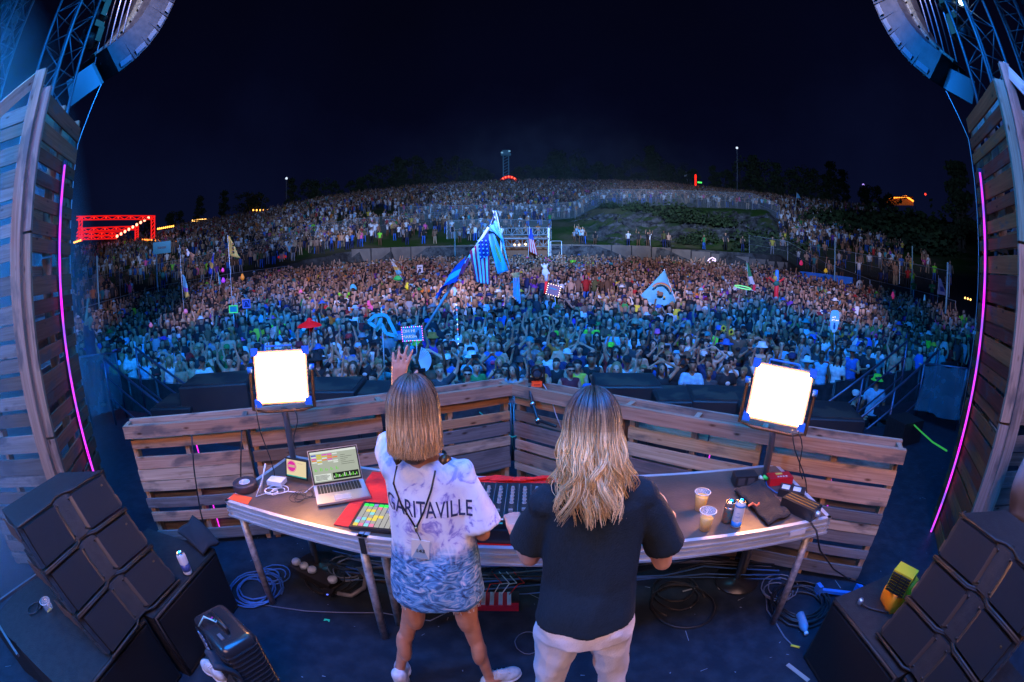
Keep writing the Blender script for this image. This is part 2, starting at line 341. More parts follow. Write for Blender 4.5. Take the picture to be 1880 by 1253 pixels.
# scuffs, tape scraps and litter lying on the deck
m_scuff = mat('scuff', (.16, .19, .22), .8); mb = MB()
for i in range(520):
    x = random.uniform(-3.4, 5.2); y = random.uniform(-.6, 4.2); a = random.gauss(.3, .9); L_ = random.choice([.008, .01, .015, .02, .03, .09])*random.uniform(.5, 1.3); wd = random.uniform(.0015, .005)
    d = Vector((math.cos(a), math.sin(a), 0)); n = Vector((-d.y, d.x, 0))*wd; p = Vector((x, y, .0025 + i*.000004))
    mb.quad(p - n, p + d*L_ - n*.5, p + d*L_ + n*.6, p + n)
o = mb.build('floor_scuffs', m_scuff); struct(o)
# ------------------------------------------------------------------ low polygon people for the mass of the crowd
def ringtube(cs, rx, ry, n=6):
    V = []
    for c, a, b in zip(cs, rx, ry):
        for j in range(n):
            t = 2*math.pi*(j+.5)/n; V.append((c[0] + a*math.cos(t), c[1] + b*math.sin(t), c[2]))
    k = len(cs); Fs = [(i*n + j, i*n + (j+1) % n, (i+1)*n + (j+1) % n, (i+1)*n + j) for i in range(k-1) for j in range(n)]
    if n == 6: Fs += [(0, 3, 2, 1), (0, 5, 4, 3)] + [((k-1)*6 + a, (k-1)*6 + b, (k-1)*6 + c, (k-1)*6 + d) for a, b, c, d in ((0, 1, 2, 3), (3, 4, 5, 0))]
    return V, Fs
def limb(a, b, ra, rb, n=5):
    d, s, u = frame(Vector(b) - Vector(a)); V = []
    for p, r in ((a, ra), (b, rb)):
        for j in range(n):
            t = 2*math.pi*j/n; q = Vector(p) + s*(r*math.cos(t)) + u*(r*math.sin(t)); V.append(tuple(q))
    Fs = [(j, (j+1) % n, n + (j+1) % n, n + j) for j in range(n)] + [(n, n+1, n+2, n+3)] + ([(n, n+3, n+4, n+4)] if n == 5 else [])
    return V, [f for f in Fs if len(set(f)) == 4]
def lowman(arms, legs=True, hair=0, hi=True):
    # faces the -y direction (towards the stage); parts: 0 skin, 1 shirt, 2 trousers, 3 hair, 4 sleeve
    P = []
    def put(vf, pid): P.append((vf[0], vf[1], pid))
    if legs:
        for s in (-1, 1): put(limb((s*.09, 0, .88), (s*.13, .02, .06), .085, .05), 2)
    put(ringtube([(0, 0, .86), (0, 0, 1.05), (0, .01, 1.3), (0, .01, 1.46)], [.17, .155, .21, .10], [.11, .10, .12, .07]), 1)
    put(ringtube([(0, 0, 1.42), (0, -.01, 1.52)], [.055, .055], [.055, .055]), 0)
    n = 6
    put(ringtube([(0, -.02, 1.49), (0, -.03, 1.53), (0, -.025, 1.60), (0, -.02, 1.67), (0, -.01, 1.71)], [.04, .062, .078, .075, .045], [.045, .075, .092, .088, .05]), 0)
    if hair == 0: put(ringtube([(0, .022, 1.585), (0, .006, 1.645), (0, .004, 1.69), (0, .0, 1.745)], [.080, .092, .092, .05], [.070, .096, .104, .055]), 3)
    elif hair == 1:
        put(ringtube([(0, .04, 1.36), (0, .04, 1.52), (0, .008, 1.65), (0, .0, 1.745)], [.115, .118, .100, .05], [.055, .072, .100, .055]), 3)
    else:
        put(ringtube([(0, -.01, 1.66), (0, -.01, 1.68), (0, -.005, 1.69), (0, 0, 1.76)], [.16, .16, .09, .07], [.17, .17, .10, .08]), 3)
    for s, (e, h) in zip((-1, 1), arms):
        sh = (s*.19, .01, 1.40); el = (s*e[0], e[1], e[2]); ha = (s*h[0], h[1], h[2])
        mid = tuple((np.array(sh)*.45 + np.array(el)*.55)); put(limb(sh, mid, .058, .052), 4); put(limb(mid, el, .042, .038), 0); put(limb(el, ha, .038, .03), 0)
        hv = tuple(np.array(ha) + (np.array(ha) - np.array(el))*.32); put(limb(ha, hv, .04, .028), 0)
    V = []; Fs = []; pid = []
    for v, f, p in P:
        n0 = len(V); V += v; Fs += [tuple(i + n0 for i in q) for q in f]; pid += [p]*len(f)
    return np.array(V, dtype=np.float32), np.array(Fs, dtype=np.int32), np.array(pid, dtype=np.int32)
DOWN = ((.26, .0, 1.14), (.25, -.12, .92)); FRONT = ((.25, -.10, 1.15), (.12, -.28, 1.22)); UP = ((.27, -.05, 1.62), (.22, -.10, 1.88)); UPW = ((.34, -.02, 1.60), (.38, -.05, 1.84))
PHONE = ((.24, -.22, 1.38), (.07, -.32, 1.62)); HEAD = ((.36, .0, 1.60), (.10, .02, 1.74)); CLAP = ((.25, -.16, 1.25), (.04, -.28, 1.45))
ARMS = [(DOWN, DOWN), (DOWN, FRONT), (UP, UP), (UP, DOWN), (DOWN, UPW), (PHONE, PHONE), (CLAP, CLAP), (FRONT, FRONT), (UPW, UPW), (DOWN, DOWN), (FRONT, DOWN)]
LOW = [lowman(a, True, h) for a in ARMS for h in (0, 1, 2)]
SKIN = np.array([(.50, .27, .17), (.42, .22, .13), (.56, .33, .22), (.30, .15, .08), (.14, .07, .04), (.46, .25, .16)])
HAIRC = np.array([(.012, .009, .008), (.03, .017, .01), (.06, .032, .015), (.28, .17, .07), (.015, .012, .012), (.35, .33, .3), (.02, .02, .025)])
CL = {'black': (.012, .012, .014), 'charcoal': (.035, .036, .04), 'white': (.62, .62, .62), 'grey': (.22, .22, .24), 'navy': (.015, .025, .09), 'blue': (.03, .12, .42), 'teal': (.03, .22, .24), 'light blue': (.22, .45, .62), 'red': (.40, .02, .02), 'orange': (.55, .16, .02), 'yellow': (.62, .48, .04), 'green': (.03, .20, .05), 'neon green': (.22, .70, .04), 'pink': (.70, .10, .30), 'purple': (.15, .04, .30), 'brown': (.12, .06, .03), 'olive': (.09, .09, .03), 'tan': (.40, .28, .17), 'maroon': (.13, .01, .02)}
CW = [('black', 26), ('charcoal', 14), ('white', 11), ('grey', 8), ('navy', 8), ('blue', 5), ('teal', 4), ('light blue', 4), ('red', 3), ('orange', 2.2), ('yellow', 1.6), ('green', 2), ('neon green', .9), ('pink', 1.8), ('purple', 2.4), ('brown', 3), ('olive', 3), ('tan', 3), ('maroon', 2)]
CN = [a for a, _ in CW]; CP = np.array([b for _, b in CW]); CP = CP/CP.sum(); CARR = np.array([CL[a] for a in CN])
near, far = [], []
def crowd_points():
    pts = []; cell = {}
    def ok(x, y, d):
        i, j = int(x//1), int(y//1)
        for a in (-1, 0, 1):
            for b in (-1, 0, 1):
                for p in cell.get((i+a, j+b), ()):
                    if (p[0]-x)**2 + (p[1]-y)**2 < d*d: return False
        return True
    def put(x, y): pts.append((x, y)); cell.setdefault((int(x//1), int(y//1)), []).append((x, y))
    # front row against the barrier
    x = -14.5
    while x < 14.5:
        y = 8.32 + random.uniform(0, .14)
        if abs(math.degrees(math.atan2(x, y))) < 61: put(x, y)
        x += random.uniform(.42, .56)
    for _ in range(75000):
        az = random.uniform(-62, 62); rb = tab(az, RB); r = math.sqrt(random.uniform(64, (rb-.6)**2)); x, y = r*math.sin(R(az)), r*math.cos(R(az))
        if y < 8.7: continue
        if mnoise.noise(Vector((x*.16, y*.16, 3.1))) < -.42 and r > 16: continue
        if ok(x, y, .385 if r < 20 else .43): put(x, y)
    return pts
LOWER = crowd_points()
LOWER.sort(key=lambda p: math.hypot(*p))
NNEAR = 300
def hill_points():
    out = []
    for _ in range(15500):
        az = random.uniform(-60, 58); rb = tab(az, RB); r = math.sqrt(random.uniform((rb+4.2)**2, 111**2)); x, y = r*math.sin(R(az)), r*math.cos(R(az))
        p = 1.0; el = math.degrees(math.atan2(gz(x, y) - H, r))
        if az > 5 and az < 36 and r < 61: p = .0 if r > 49 else .3
        if az > 34: p = .85 if el < tab(az, [(34, 9), (40, 6.6), (46, 4.2), (52, 2.4), (58, .4)]) else 0.0
        if az > 34 and el > 1.5 and el < 3.0: p *= .4
        if az > 41 and el < 6.5: p *= .7
        if 34 < az < 47 and el > 6.9: p = .55
        if az < -40: p *= .8*sstep(-58, -46, az) if el > 2.2 else .6
        if -12 < az < 5 and 2.5 < el < 4.9: p *= .45
        if -20 < az < 5 and r < rb+12 and el < 2.6: p *= .75
        if 5 <= az < 34 and 61 <= r < 66: p *= .8
        if el > 4.6 and el < 5.3 and az > -5: p *= .8
        p *= .62 + .9*mnoise.noise(Vector((x*.07, y*.07, 9)))*1.0 if el < 7.4 else 1.0
        if random.random() < p: out.append((x, y))
    return out
HILL = hill_points()
def build_crowd(points, name):
    Vs, Ps, Cs, Fs = [], [], [], []; nv = 0
    hs = rng_.normal(.965, .055, len(points))
    for (x, y), h in zip(points, hs):
        r = math.hypot(x, y); k = random.choices(range(11), [22, 10, 4, 4, 4, 4, 6, 10, 2, 20, 10] if r < 50 else [20, 8, 2, 3, 2, 1, 3, 4, 1, 20, 6])[0]*3 + random.choices((0, 1, 2), (56, 32, 12))[0]
        V, Fc, pid = LOW[k]; yaw = math.atan2(x, y)*-1 + random.gauss(0, .35); c, s = math.cos(yaw), math.sin(yaw); ln = random.gauss(0, .03)
        X = V[:, 0]*c*1.04 - V[:, 1]*s + V[:, 2]*ln; Y = V[:, 0]*s*1.04 + V[:, 1]*c; hz = h*(.99 if r < 48 else 1.0)
        Vs.append(np.stack([X*hz + x, Y*hz + y, V[:, 2]*hz + gz(x, y) - .02], 1)); Fs.append(Fc + nv); nv += len(V)
        sk = SKIN[rng_.choice(6, p=[.3, .22, .2, .13, .05, .1])]*rng_.uniform(.45, 1.1); sh = CARR[rng_.choice(len(CN), p=CP)]; bare = rng_.random() < .16
        sh = sk*.95 if bare else sh*rng_.uniform(.8, 1.2); pt = CARR[rng_.choice([0, 1, 3, 4, 5, 15, 17])]; hc = HAIRC[rng_.integers(0, 7)]
        if k % 3 == 2: hc = CARR[rng_.choice(len(CN), p=CP)]
        if r > 48 and not bare and rng_.random() < .22: sh = np.array([.62, .64, .66])
        sl = sh if rng_.random() < .65 else sk
        pal = np.array([sk, sh, pt, hc, sl]); Cs.append(pal[pid])
    V = np.concatenate(Vs).astype(np.float32); Fc = np.concatenate(Fs).astype(np.int32); C = np.concatenate(Cs).astype(np.float32)
    me = bpy.data.meshes.new(name); me.vertices.add(len(V)); me.vertices.foreach_set('co', V.ravel()); nf = len(Fc)
    me.loops.add(nf*4); me.loops.foreach_set('vertex_index', Fc.ravel()); me.polygons.add(nf); me.polygons.foreach_set('loop_start', np.arange(0, nf*4, 4, dtype=np.int32))
    me.polygons.foreach_set('use_smooth', np.ones(nf, dtype=bool))
    me.update(calc_edges=True)
    a = me.color_attributes.new('Col', 'FLOAT_COLOR', 'CORNER'); CC = np.concatenate([np.repeat(C, 4, axis=0), np.ones((nf*4, 1), dtype=np.float32)], 1); a.data.foreach_set('color', CC.ravel().astype(np.float32))
    return link(name, me, attrmat('crowd_cloth', .8))
stuff(build_crowd(LOWER[NNEAR:] + HILL, 'crowd'), 'dense night festival crowd facing the stage, filling the floor and the hillside', 'crowd')
# ------------------------------------------------------------------ people with a continuous remeshed body
def rotz(a): return Matrix.Rotation(a, 3, 'Z')
def head_prims(mb, c, M, k=1.0):
    def P(x, y, z): return c + M @ (Vector((x, y, z))*k)
    mb.ell(P(0, .012, .02), (.078*k, .095*k, .098*k), M); mb.ell(P(0, -.012, -.035), (.062*k, .078*k, .078*k), M)
    mb.ell(P(0, -.052, -.085), (.034*k, .034*k, .028*k), M); mb.ell(P(0, -.098, -.02), (.013*k, .02*k, .028*k), M)
    mb.ell(P(0, -.088, -.062), (.024*k, .012*k, .010*k), M)
    for s in (-1, 1): mb.ell(P(s*.079, .01, -.01), (.012*k, .02*k, .032*k), M)
def body_prims(mb, J, k=1.0, thin=1.0, hand=True):
    M = J.get('hM', Matrix.Identity(3)); head_prims(mb, J['head'], M, k)
    mb.caps(J['neck'], J['head'] - M @ Vector((0, 0, .05)), .056*k, .052*k)
    sl, sr = J['shL'], J['shR']; ch = J['chest']; pe = J['pelvis']; ax = (sr - sl).normalized(); T = J.get('tM', Matrix.Identity(3))
    mb.caps(sl, sr, .055*k*thin, .055*k*thin); mb.caps(sl*.5 + sr*.5, J['neck'], .08*k, .058*k)
    mb.ell(ch, (.155*k*thin, .105*k*thin, .17*k), T); mb.ell(ch*.45 + pe*.55, (.128*k*thin, .09*k*thin, .15*k), T); mb.ell(pe, (.155*k*thin, .11*k*thin, .115*k), T)
    for s in 'LR':
        mb.caps(J['sh'+s], J['el'+s], .05*k*thin, .038*k*thin); mb.caps(J['el'+s], J['wr'+s], .038*k*thin, .025*k*thin)
        if hand:
            d = J['wr'+s] - J['el'+s]; d.normalize(); hd = J.get('hd'+s, d); _, a, b = frame(hd); w_ = J['wr'+s]
            mb.caps(w_, w_ + hd*.07*k, .026*k, .032*k)
            for i in range(4): mb.caps(w_ + hd*.075*k + a*(i-1.5)*.019*k, w_ + hd*(.15 - .012*abs(i-1.3))*k + a*(i-1.5)*.026*k - b*.01, .0105*k, .009*k, 6)
            mb.caps(w_ + hd*.03*k + a*.03*k, w_ + hd*.085*k + a*.062*k, .012*k, .010*k, 6)
        lg = J.get('leg', 1)*k*thin; mb.caps(J['hi'+s], J['kn'+s], .083*lg, .055*lg); mb.caps(J['kn'+s], J['an'+s], .052*lg, .038*lg)
        mb.caps(J['kn'+s]*.68 + J['an'+s]*.32 + Vector((0, .012, 0)), J['kn'+s]*.5 + J['an'+s]*.5, .055*lg, .042*lg)
        mb.caps(J['an'+s] - Vector((0, 0, .03)), J['to'+s], .036*k, .03*k)
V3 = Vector
def stand(arms):
    # 1.74 m, facing -y; the person's own left is +x
    J = dict(head=V3((0, -.02, 1.62)), neck=V3((0, .01, 1.46)), chest=V3((0, .01, 1.27)), pelvis=V3((0, .01, .95)))
    for s, n, (e, h) in zip((-1, 1), 'LR', arms):
        J['sh'+n] = V3((s*.165, .01, 1.40)); J['el'+n] = V3((s*e[0], e[1], e[2])); J['wr'+n] = V3((s*h[0], h[1], h[2]))
        J['hi'+n] = V3((s*.09, .01, .90)); J['kn'+n] = V3((s*.11, -.01, .50)); J['an'+n] = V3((s*.12, .02, .09)); J['to'+n] = V3((s*.15, -.13, .04))
    return J
POSES = [('arms at the sides', (DOWN, DOWN)), ('hands on the barrier', (FRONT, FRONT)), ('both arms raised', (UP, UP)), ('one arm raised', (DOWN, UPW)), ('other arm waving', (UP, DOWN)),
         ('filming with a phone', (PHONE, PHONE)), ('hands behind the head', (HEAD, HEAD)), ('hands clapping', (CLAP, CLAP)), ('arms spread high', (UPW, UPW))]
PARTS = {}
def variant(i):
    J = stand(POSES[i][1]); b = MB(True); body_prims(b, J); body = apply_mods(b.mesh('person_body', (0, 0, 0)), REM(.02, 3))
    out = {'body': body}
    for kind in ('tee', 'tank'):
        s = MB(True); s.ell(J['chest'], (.178, .128, .185)); s.ell((0, .01, 1.08), (.160, .118, .19)); s.ell((0, .01, .97), (.172, .128, .13)); s.caps(J['shL'] + V3((.02, 0, .005)), J['shR'] - V3((.02, 0, -.005)), .062, .062)
        if kind == 'tee':
            for n in 'LR': s.caps(J['sh'+n], J['sh'+n]*.45 + J['el'+n]*.55, .068, .064)
        out[kind] = apply_mods(s.mesh('shirt', (0, 0, 0)), REM(.022, 3))
    for me in out.values(): me.polygons.foreach_set('use_smooth', [True]*len(me.polygons))
    return out
VAR = [variant(i) for i in range(len(POSES))]
def shared(fn, v=.02, it=3):
    b = MB(True); fn(b); me = apply_mods(b.mesh('x', (0, 0, 0)), REM(v, it)); me.polygons.foreach_set('use_smooth', [True]*len(me.polygons)); return me
def f_shorts(b):
    b.ell((0, .01, .93), (.168, .125, .12))
    for s in (-1, 1): b.caps((s*.09, .01, .88), (s*.105, 0, .62), .092, .085)
def f_long(b):
    b.ell((0, .01, .93), (.168, .125, .12))
    for s in (-1, 1): b.caps((s*.09, .01, .88), (s*.11, 0, .50), .092, .075); b.caps((s*.11, 0, .5), (s*.12, .02, .14), .073, .06)
def f_hshort(b): b.ell((0, .018, 1.658), (.092, .100, .094)); b.ell((0, -.050, 1.702), (.072, .052, .034))
def f_hlong(b):
    b.ell((0, .016, 1.66), (.094, .104, .096)); b.caps((0, .07, 1.62), (0, .085, 1.38), .080, .055)
    for s in (-1, 1): b.caps((s*.080, -.03, 1.66), (s*.105, -.02, 1.40), .032, .030)
def f_bun(b): f_hshort(b); b.ell((0, .08, 1.74), (.045, .045, .045))
SH = dict(shorts=shared(f_shorts), trousers=shared(f_long), hshort=shared(f_hshort, .016), hlong=shared(f_hlong, .016), hbun=shared(f_bun, .016))
def hatmesh(kind):
    b = MB(True); c = (0, .0, 1.66)
    if kind == 'cap': b.lathe(c, [(.096, 0), (.098, .03), (.088, .075), (.05, .1), (.001, .108)], 18); b.ell((0, -.115, 1.665), (.07, .075, .012))
    elif kind == 'bucket': b.lathe(c, [(.15, -.03), (.148, -.034), (.10, .012), (.088, .085), (.001, .092)], 20)
    else: b.lathe(c, [(.20, -.005), (.205, -.012), (.10, .01), (.085, .09), (.05, .115), (.001, .11)], 24)
    me = b.mesh('hat', (0, 0, 0)); return me
HAT = {k: hatmesh(k) for k in ('cap', 'bucket', 'brim')}
b = MB(True)
b.ell((.031, -.104, 1.630), (.014, .008, .010), nu=8, nv=5); EYES = b.mesh('eye', (0, 0, 0))
b = MB(True)
for s in (-1, 1): b.ell((s*.034, -.112, 1.63), (.029, .010, .020), nu=10, nv=6); b.beam((s*.06, -.1, 1.635), (s*.083, .0, 1.64), .006, .006)
b.beam((-.02, -.118, 1.638), (.02, -.118, 1.638), .006, .006); SUNG = b.mesh('sunglasses', (0, 0, 0))
PRT = []
for k in range(3):
    b = MB(True); b.ell((0, -.122 if k != 1 else -.121, 1.27), [(.06, .012, .045), (.075, .012, .018), (.035, .012, .06)][k], nu=10, nv=6); PRT.append(b.mesh('shirt_print', (0, 0, 0)))
SKM = [mat('skin_tone_%d' % i, tuple(c), .5, c2=tuple(c*np.array([.85, .8, .8])), scale=12, spec=.35) for i, c in enumerate(SKIN)]
HAIR_N = ['black', 'dark brown', 'brown', 'blond', 'dark', 'grey']
HM = [mat('crowd_hair_%d' % i, tuple(c), .6, c2=tuple(c*.6), scale=50, stretch=(1, 1, .15)) for i, c in enumerate(HAIRC[:6])]
CM = {k: mat('cloth_' + k.replace(' ', '_'), c, .85, c2=tuple(np.array(c)*.7), scale=14, bump=.5, bscale=18) for k, c in CL.items()}
m_dark = mat('dark_plastic', (.012, .012, .013), .35)
def omat(o, m):
    if len(o.data.materials) == 0: o.data.materials.append(None)
    o.material_slots[0].link = 'OBJECT'; o.material_slots[0].material = m
def near_person(x, y, h, yaw, A):
    t = thing('person', A['label'], 'person', (x, y, gz(x, y) - .01), 'festival goers in the nearest rows')
    v = VAR[A['pose']]
    o = link('body', v['body'], None, t); omat(o, SKM[A['skin']])
    if A['top'] != 'bare': o = link('shirt', v[A['top']], None, t); omat(o, CM[A['shirt']])
    o = link(A['legs'], SH[A['legs']], None, t); omat(o, CM[A['pants']])
    if A.get('print') is not None and A['top'] != 'bare': o = link('shirt_print', PRT[A['print'][0]], None, t); omat(o, CM[A['print'][1]])
    if A['hair'] is not None: o = link('hair', SH[A['hair']], None, t); omat(o, HM[A['hc']])
    if A['hat']: o = link('hat', HAT[A['hat']], None, t); omat(o, CM[A['hatc']])
    if A['sun']: o = link('sunglasses', SUNG, None, t); omat(o, m_dark)
    for c in t.children: c.location = (0, 0, 0)
    if not A['sun']:
        for dx in (0, -.062): o = link('eye', EYES, None, t); omat(o, m_dark); o.location = (dx, 0, 0)
    t.rotation_euler = (0, random.gauss(0, .03), yaw); t.scale = (h, h, h); return t
# people the photo shows clearly: head pixel, garment, colour, hair, hat, pose, sunglasses, skin
KEY = [(668, 655, 'tank', 'black', 'hshort', None, 8, 0, 0, 'printed white emblem'), (593, 668, 'tank', 'black', 'hlong', ('brim', 'black'), 1, 0, 2), (620, 687, 'tank', 'grey', 'hlong3', None, 1, 0, 0), (622, 648, 'bare', None, 'hshort', None, 6, 1, 1),
 (962, 674, 'tank', 'white', None, ('cap', 'light blue'), 2, 0, 0), (995, 645, 'tee', 'navy', 'hshort', None, 4, 0, 2), (1012, 670, 'tank', 'grey', 'hbun', None, 0, 0, 0), (1037, 674, 'tank', 'maroon', 'hshort', None, 0, 1, 0), (1066, 688, 'tank', 'yellow', 'hshort', None, 1, 0, 0),
 (1053, 662, 'tee', 'navy', None, ('cap', 'white'), 7, 0, 1), (1115, 688, 'tee', 'blue', 'hshort', None, 1, 0, 1), (1086, 668, 'tank', 'black', 'hshort', None, 0, 0, 3), (1146, 670, 'tee', 'white', None, ('cap', 'black'), 0, 0, 0), (1157, 688, 'tank', 'olive', 'hlong3', None, 3, 0, 2),
 (1202, 690, 'tank', 'black', 'hlong', None, 6, 0, 1), (1226, 652, 'tee', 'white', 'hshort', None, 0, 1, 1), (1283, 688, 'tee', 'light blue', 'hshort', None, 1, 0, 3), (1284, 660, 'tank', 'brown', None, ('brim', 'brown'), 5, 0, 0), (1335, 655, 'tee', 'white', 'hshort', None, 5, 0, 0),
 (1341, 688, 'tee', 'black', 'hshort', None, 0, 0, 1), (1365, 682, 'tank', 'charcoal', 'hshort', None, 1, 0, 3), (1592, 660, 'tee', 'black', 'hshort', None, 1, 0, 1), (1540, 652, 'tee', 'white', 'hlong', None, 0, 0, 1), (1526, 680, 'tank', 'light blue', 'hshort', None, 0, 0, 4),
 (1605, 636, 'tee', 'teal', 'hshort', None, 0, 0, 0), (427, 648, 'tee', 'blue', 'hshort', None, 5, 0, 0), (380, 664, 'tee', 'white', None, ('cap', 'black'), 1, 0, 1), (345, 650, 'tank', 'tan', 'hshort', None, 3, 0, 0), (300, 640, 'tee', 'light blue', None, ('bucket', 'light blue'), 0, 0, 0), (240, 640, 'tee', 'white', None, ('cap', 'black'), 1, 0, 1),
 (205, 620, 'tee', 'light blue', 'hlong', None, 0, 0, 0), (415, 630, 'tee', 'green', None, ('cap', 'green'), 0, 1, 1), (850, 686, 'tee', 'black', 'hshort', None, 0, 1, 2), (905, 680, 'tank', 'pink', 'hshort', None, 7, 0, 1), (822, 655, 'tank', 'blue', None, ('cap', 'white'), 1, 0, 1), (1211, 612, 'tee', 'charcoal', None, ('bucket', 'pink'), 8, 0, 1),
 (1120, 622, 'tank', 'red', None, ('cap', 'neon green'), 0, 0, 0), (1168, 586, 'tee', 'teal', None, ('brim', 'tan'), 6, 0, 1), (1330, 605, 'tee', 'white', 'hshort', None, 0, 0, 1), (340, 640, 'tee', 'red', 'hshort', None, 0, 0, 1), (465, 665, 'tank', 'purple', 'hlong', None, 1, 0, 1), (1140, 640, 'tank', 'purple', 'hlong', None, 0, 0, 0),
 (1100, 650, 'tank', 'white', 'hlong', None, 0, 0, 2), (1390, 640, 'bare', None, None, ('bucket', 'white'), 0, 0, 2), (630, 620, 'tank', 'white', 'hlong', None, 0, 1, 1), (700, 675, 'tee', 'teal', 'hbun', None, 5, 0, 1)]
LM = [(185, 'by the left mesh screen'), (245, 'behind the left stair rail'), (335, 'below the brown flag'), (385, 'near the left speaker boxes'), (430, 'below the yellow flag'), (485, 'left of the left work light'), (545, 'above the left work light'), (600, 'below the red umbrella'), (655, 'right of the left work light'), (702, 'by the cyan emblem pole'), (757, 'around the lit sign'),
      (815, 'below the striped flag'), (870, 'left of the booth corner'), (925, 'at the booth corner'), (985, 'behind the moving head lamp'), (1035, 'left of the blond head'), (1090, 'above the blond head'), (1150, 'right of the blond head'), (1205, 'below the rainbow flag'), (1265, 'right of the rainbow flag'), (1325, 'left of the right work light'), (1385, 'below the tricolour flag'),
      (1440, 'above the right work light'), (1490, 'right of the right work light'), (1532, 'below the white head cutout'), (1585, 'above the bucket hat crew'), (1640, 'above the right stair rail'), (1700, 'behind the right mesh screen'), (1765, 'beside the right tower')]
LMA = [(math.degrees(math.atan2(*ray(p, 650)[:2])), s) for p, s in LM]
ROWN = ['front row', 'second row', 'third row', 'fourth row', 'fifth row', 'sixth row', 'seventh row', 'eighth row', 'ninth row', 'tenth row', 'eleventh row', 'twelfth row', 'thirteenth row', 'back rows', 'back rows', 'back rows']
NP = LOWER[:NNEAR]; ANG = []
for (x, y) in NP: ANG.append((math.degrees(math.atan2(x, y)), math.degrees(math.atan2(gz(x, y) + 1.62 - H, math.hypot(x, y)))))
assign = {}
for kk in KEY:
    a, b_, c = ray(kk[0], kk[1]); az, el = math.degrees(math.atan2(a, b_)), math.degrees(math.asin(c))
    order = sorted(range(len(NP)), key=lambda i: (ANG[i][0]-az)**2 + (ANG[i][1]-el)**2)
    for i in order[:6]:
        if i not in assign: assign[i] = kk; break
USED = set()
def lab(A, az, y):
    lm = min(LMA, key=lambda q: abs(q[0]-az))[1]; row = ROWN[min(15, max(0, int((y-8.2)/.62)))]
    g = {'tee': A['shirt'] + ' t-shirt', 'tank': A['shirt'] + ' tank top', 'bare': 'shirtless'}[A['top']]
    hh = (A['hatc'] + ' ' + {'cap': 'cap', 'bucket': 'bucket hat', 'brim': 'brimmed hat'}[A['hat']]) if A['hat'] else ({'hlong': 'long %s hair', 'hshort': '', 'hbun': '%s bun', None: ''}[A['hair']] % HAIR_N[A['hc']] if A['hair'] in ('hlong', 'hbun') else '')
    ps = POSES[A['pose']][0]; s = 'person'
    if A['top'] == 'bare': s = 'shirtless person'
    else: s += ' in ' + g
    if hh: s += (' and ' if A['top'] != 'bare' else ' in ') + hh
    full = s + ', ' + ps + ', ' + row + ' ' + lm
    if len(full.split()) > 16: full = s + ', ' + ps + ', ' + lm
    if len(full.split()) > 16: full = s + ', ' + row + ' ' + lm
    if len(full.split()) > 16: full = s + ', ' + lm
    return full
phones = []
for i, (x, y) in enumerate(NP):
    r = math.hypot(x, y); kk = assign.get(i)
    for tr in range(60):
        A = dict(pose=random.choices(range(9), [26, 16 if y < 8.9 else 7, 5, 7, 6, 6, 3, 8, 2])[0], skin=random.choices(range(6), [30, 22, 20, 13, 5, 10])[0], top=random.choices(['tee', 'tank', 'bare'], [46, 36, 16])[0], shirt=random.choices(CN, CP)[0],
                 legs=random.choice(['shorts', 'shorts', 'trousers']), pants=random.choice(['black', 'charcoal', 'navy', 'grey', 'blue', 'tan', 'olive']), hair=random.choices(['hshort', 'hlong', 'hbun'], [52, 36, 8])[0], hc=random.choices(range(6), [25, 25, 16, 14, 16, 2])[0], hat=None, hatc='black', sun=random.random() < .14, print=(random.randrange(3), random.choice(['white', 'grey', 'black', 'yellow', 'light blue', 'red', 'pink'])) if random.random() < .4 else None)
        if random.random() < .24: A['hat'] = random.choices(['cap', 'bucket', 'brim'], [6, 4, 1.5])[0]; A['hatc'] = random.choices(CN, CP)[0]; A['hair'] = 'hlong' if A['hair'] == 'hlong' and A['hat'] != 'brim' else None
        if A['print'] and A['print'][1] == A['shirt']: A['print'] = None
        if kk:
            A['top'] = kk[2]; A['print'] = (0, 'white') if kk[3] == 'black' and kk[2] == 'tee' or kk[0] == 668 else None; A['shirt'] = kk[3] or 'black'; A['hair'] = kk[4]
            if kk[4] == 'hlong3': A['hair'] = 'hlong'; A['hc'] = 3
            if kk[5]: A['hat'], A['hatc'] = kk[5]
            else: A['hat'] = None
            A['pose'] = kk[6]; A['sun'] = bool(kk[7]); A['skin'] = kk[8]
        A['label'] = lab(A, math.degrees(math.atan2(x, y)), y)
        if A['label'] not in USED: break
        if kk: A['label'] = A['label'].replace('person', 'person with sunglasses' if A['sun'] else 'tall person', 1); 
        if A['label'] not in USED: break
    USED.add(A['label']); h = random.gauss(.965, .05)
    yaw = -math.atan2(x, y) + random.gauss(0, .28); t = near_person(x, y, h, yaw, A)
    if A['pose'] == 5: phones.append((t, A, h, yaw))
ph = MB(); ph.box((0, -.40, 1.72), (.15, .01, .075)); phone_me = ph.mesh('phone', (0, 0, 0)); sc_ = MB(); sc_.box((0, -.3935, 1.72), (.138, .003, .066)); scr_me = sc_.mesh('phone_screen', (0, 0, 0)); phone_me.materials.append(m_dark); scr_me.materials.append(emis('phone_screen', (.25, .6, 1), 1.3))
for t, A, h, yaw in phones:
    lm = A['label'].split(', ')[-1]; who = A['label'].split(' in ')[-1].split(',')[0] if ' in ' in A['label'] else 'shirtless person'
    p = thing('phone', ' '.join(('phone held up by person in ' + who + ' ' + lm).split()[:16]), 'phone', t.location, 'phones held up in the crowd'); p.rotation_euler = t.rotation_euler; p.scale = t.scale
    a = link('case', phone_me, None, p); b = link('screen', scr_me, None, p); a.location = b.location = (0, 0, 0)
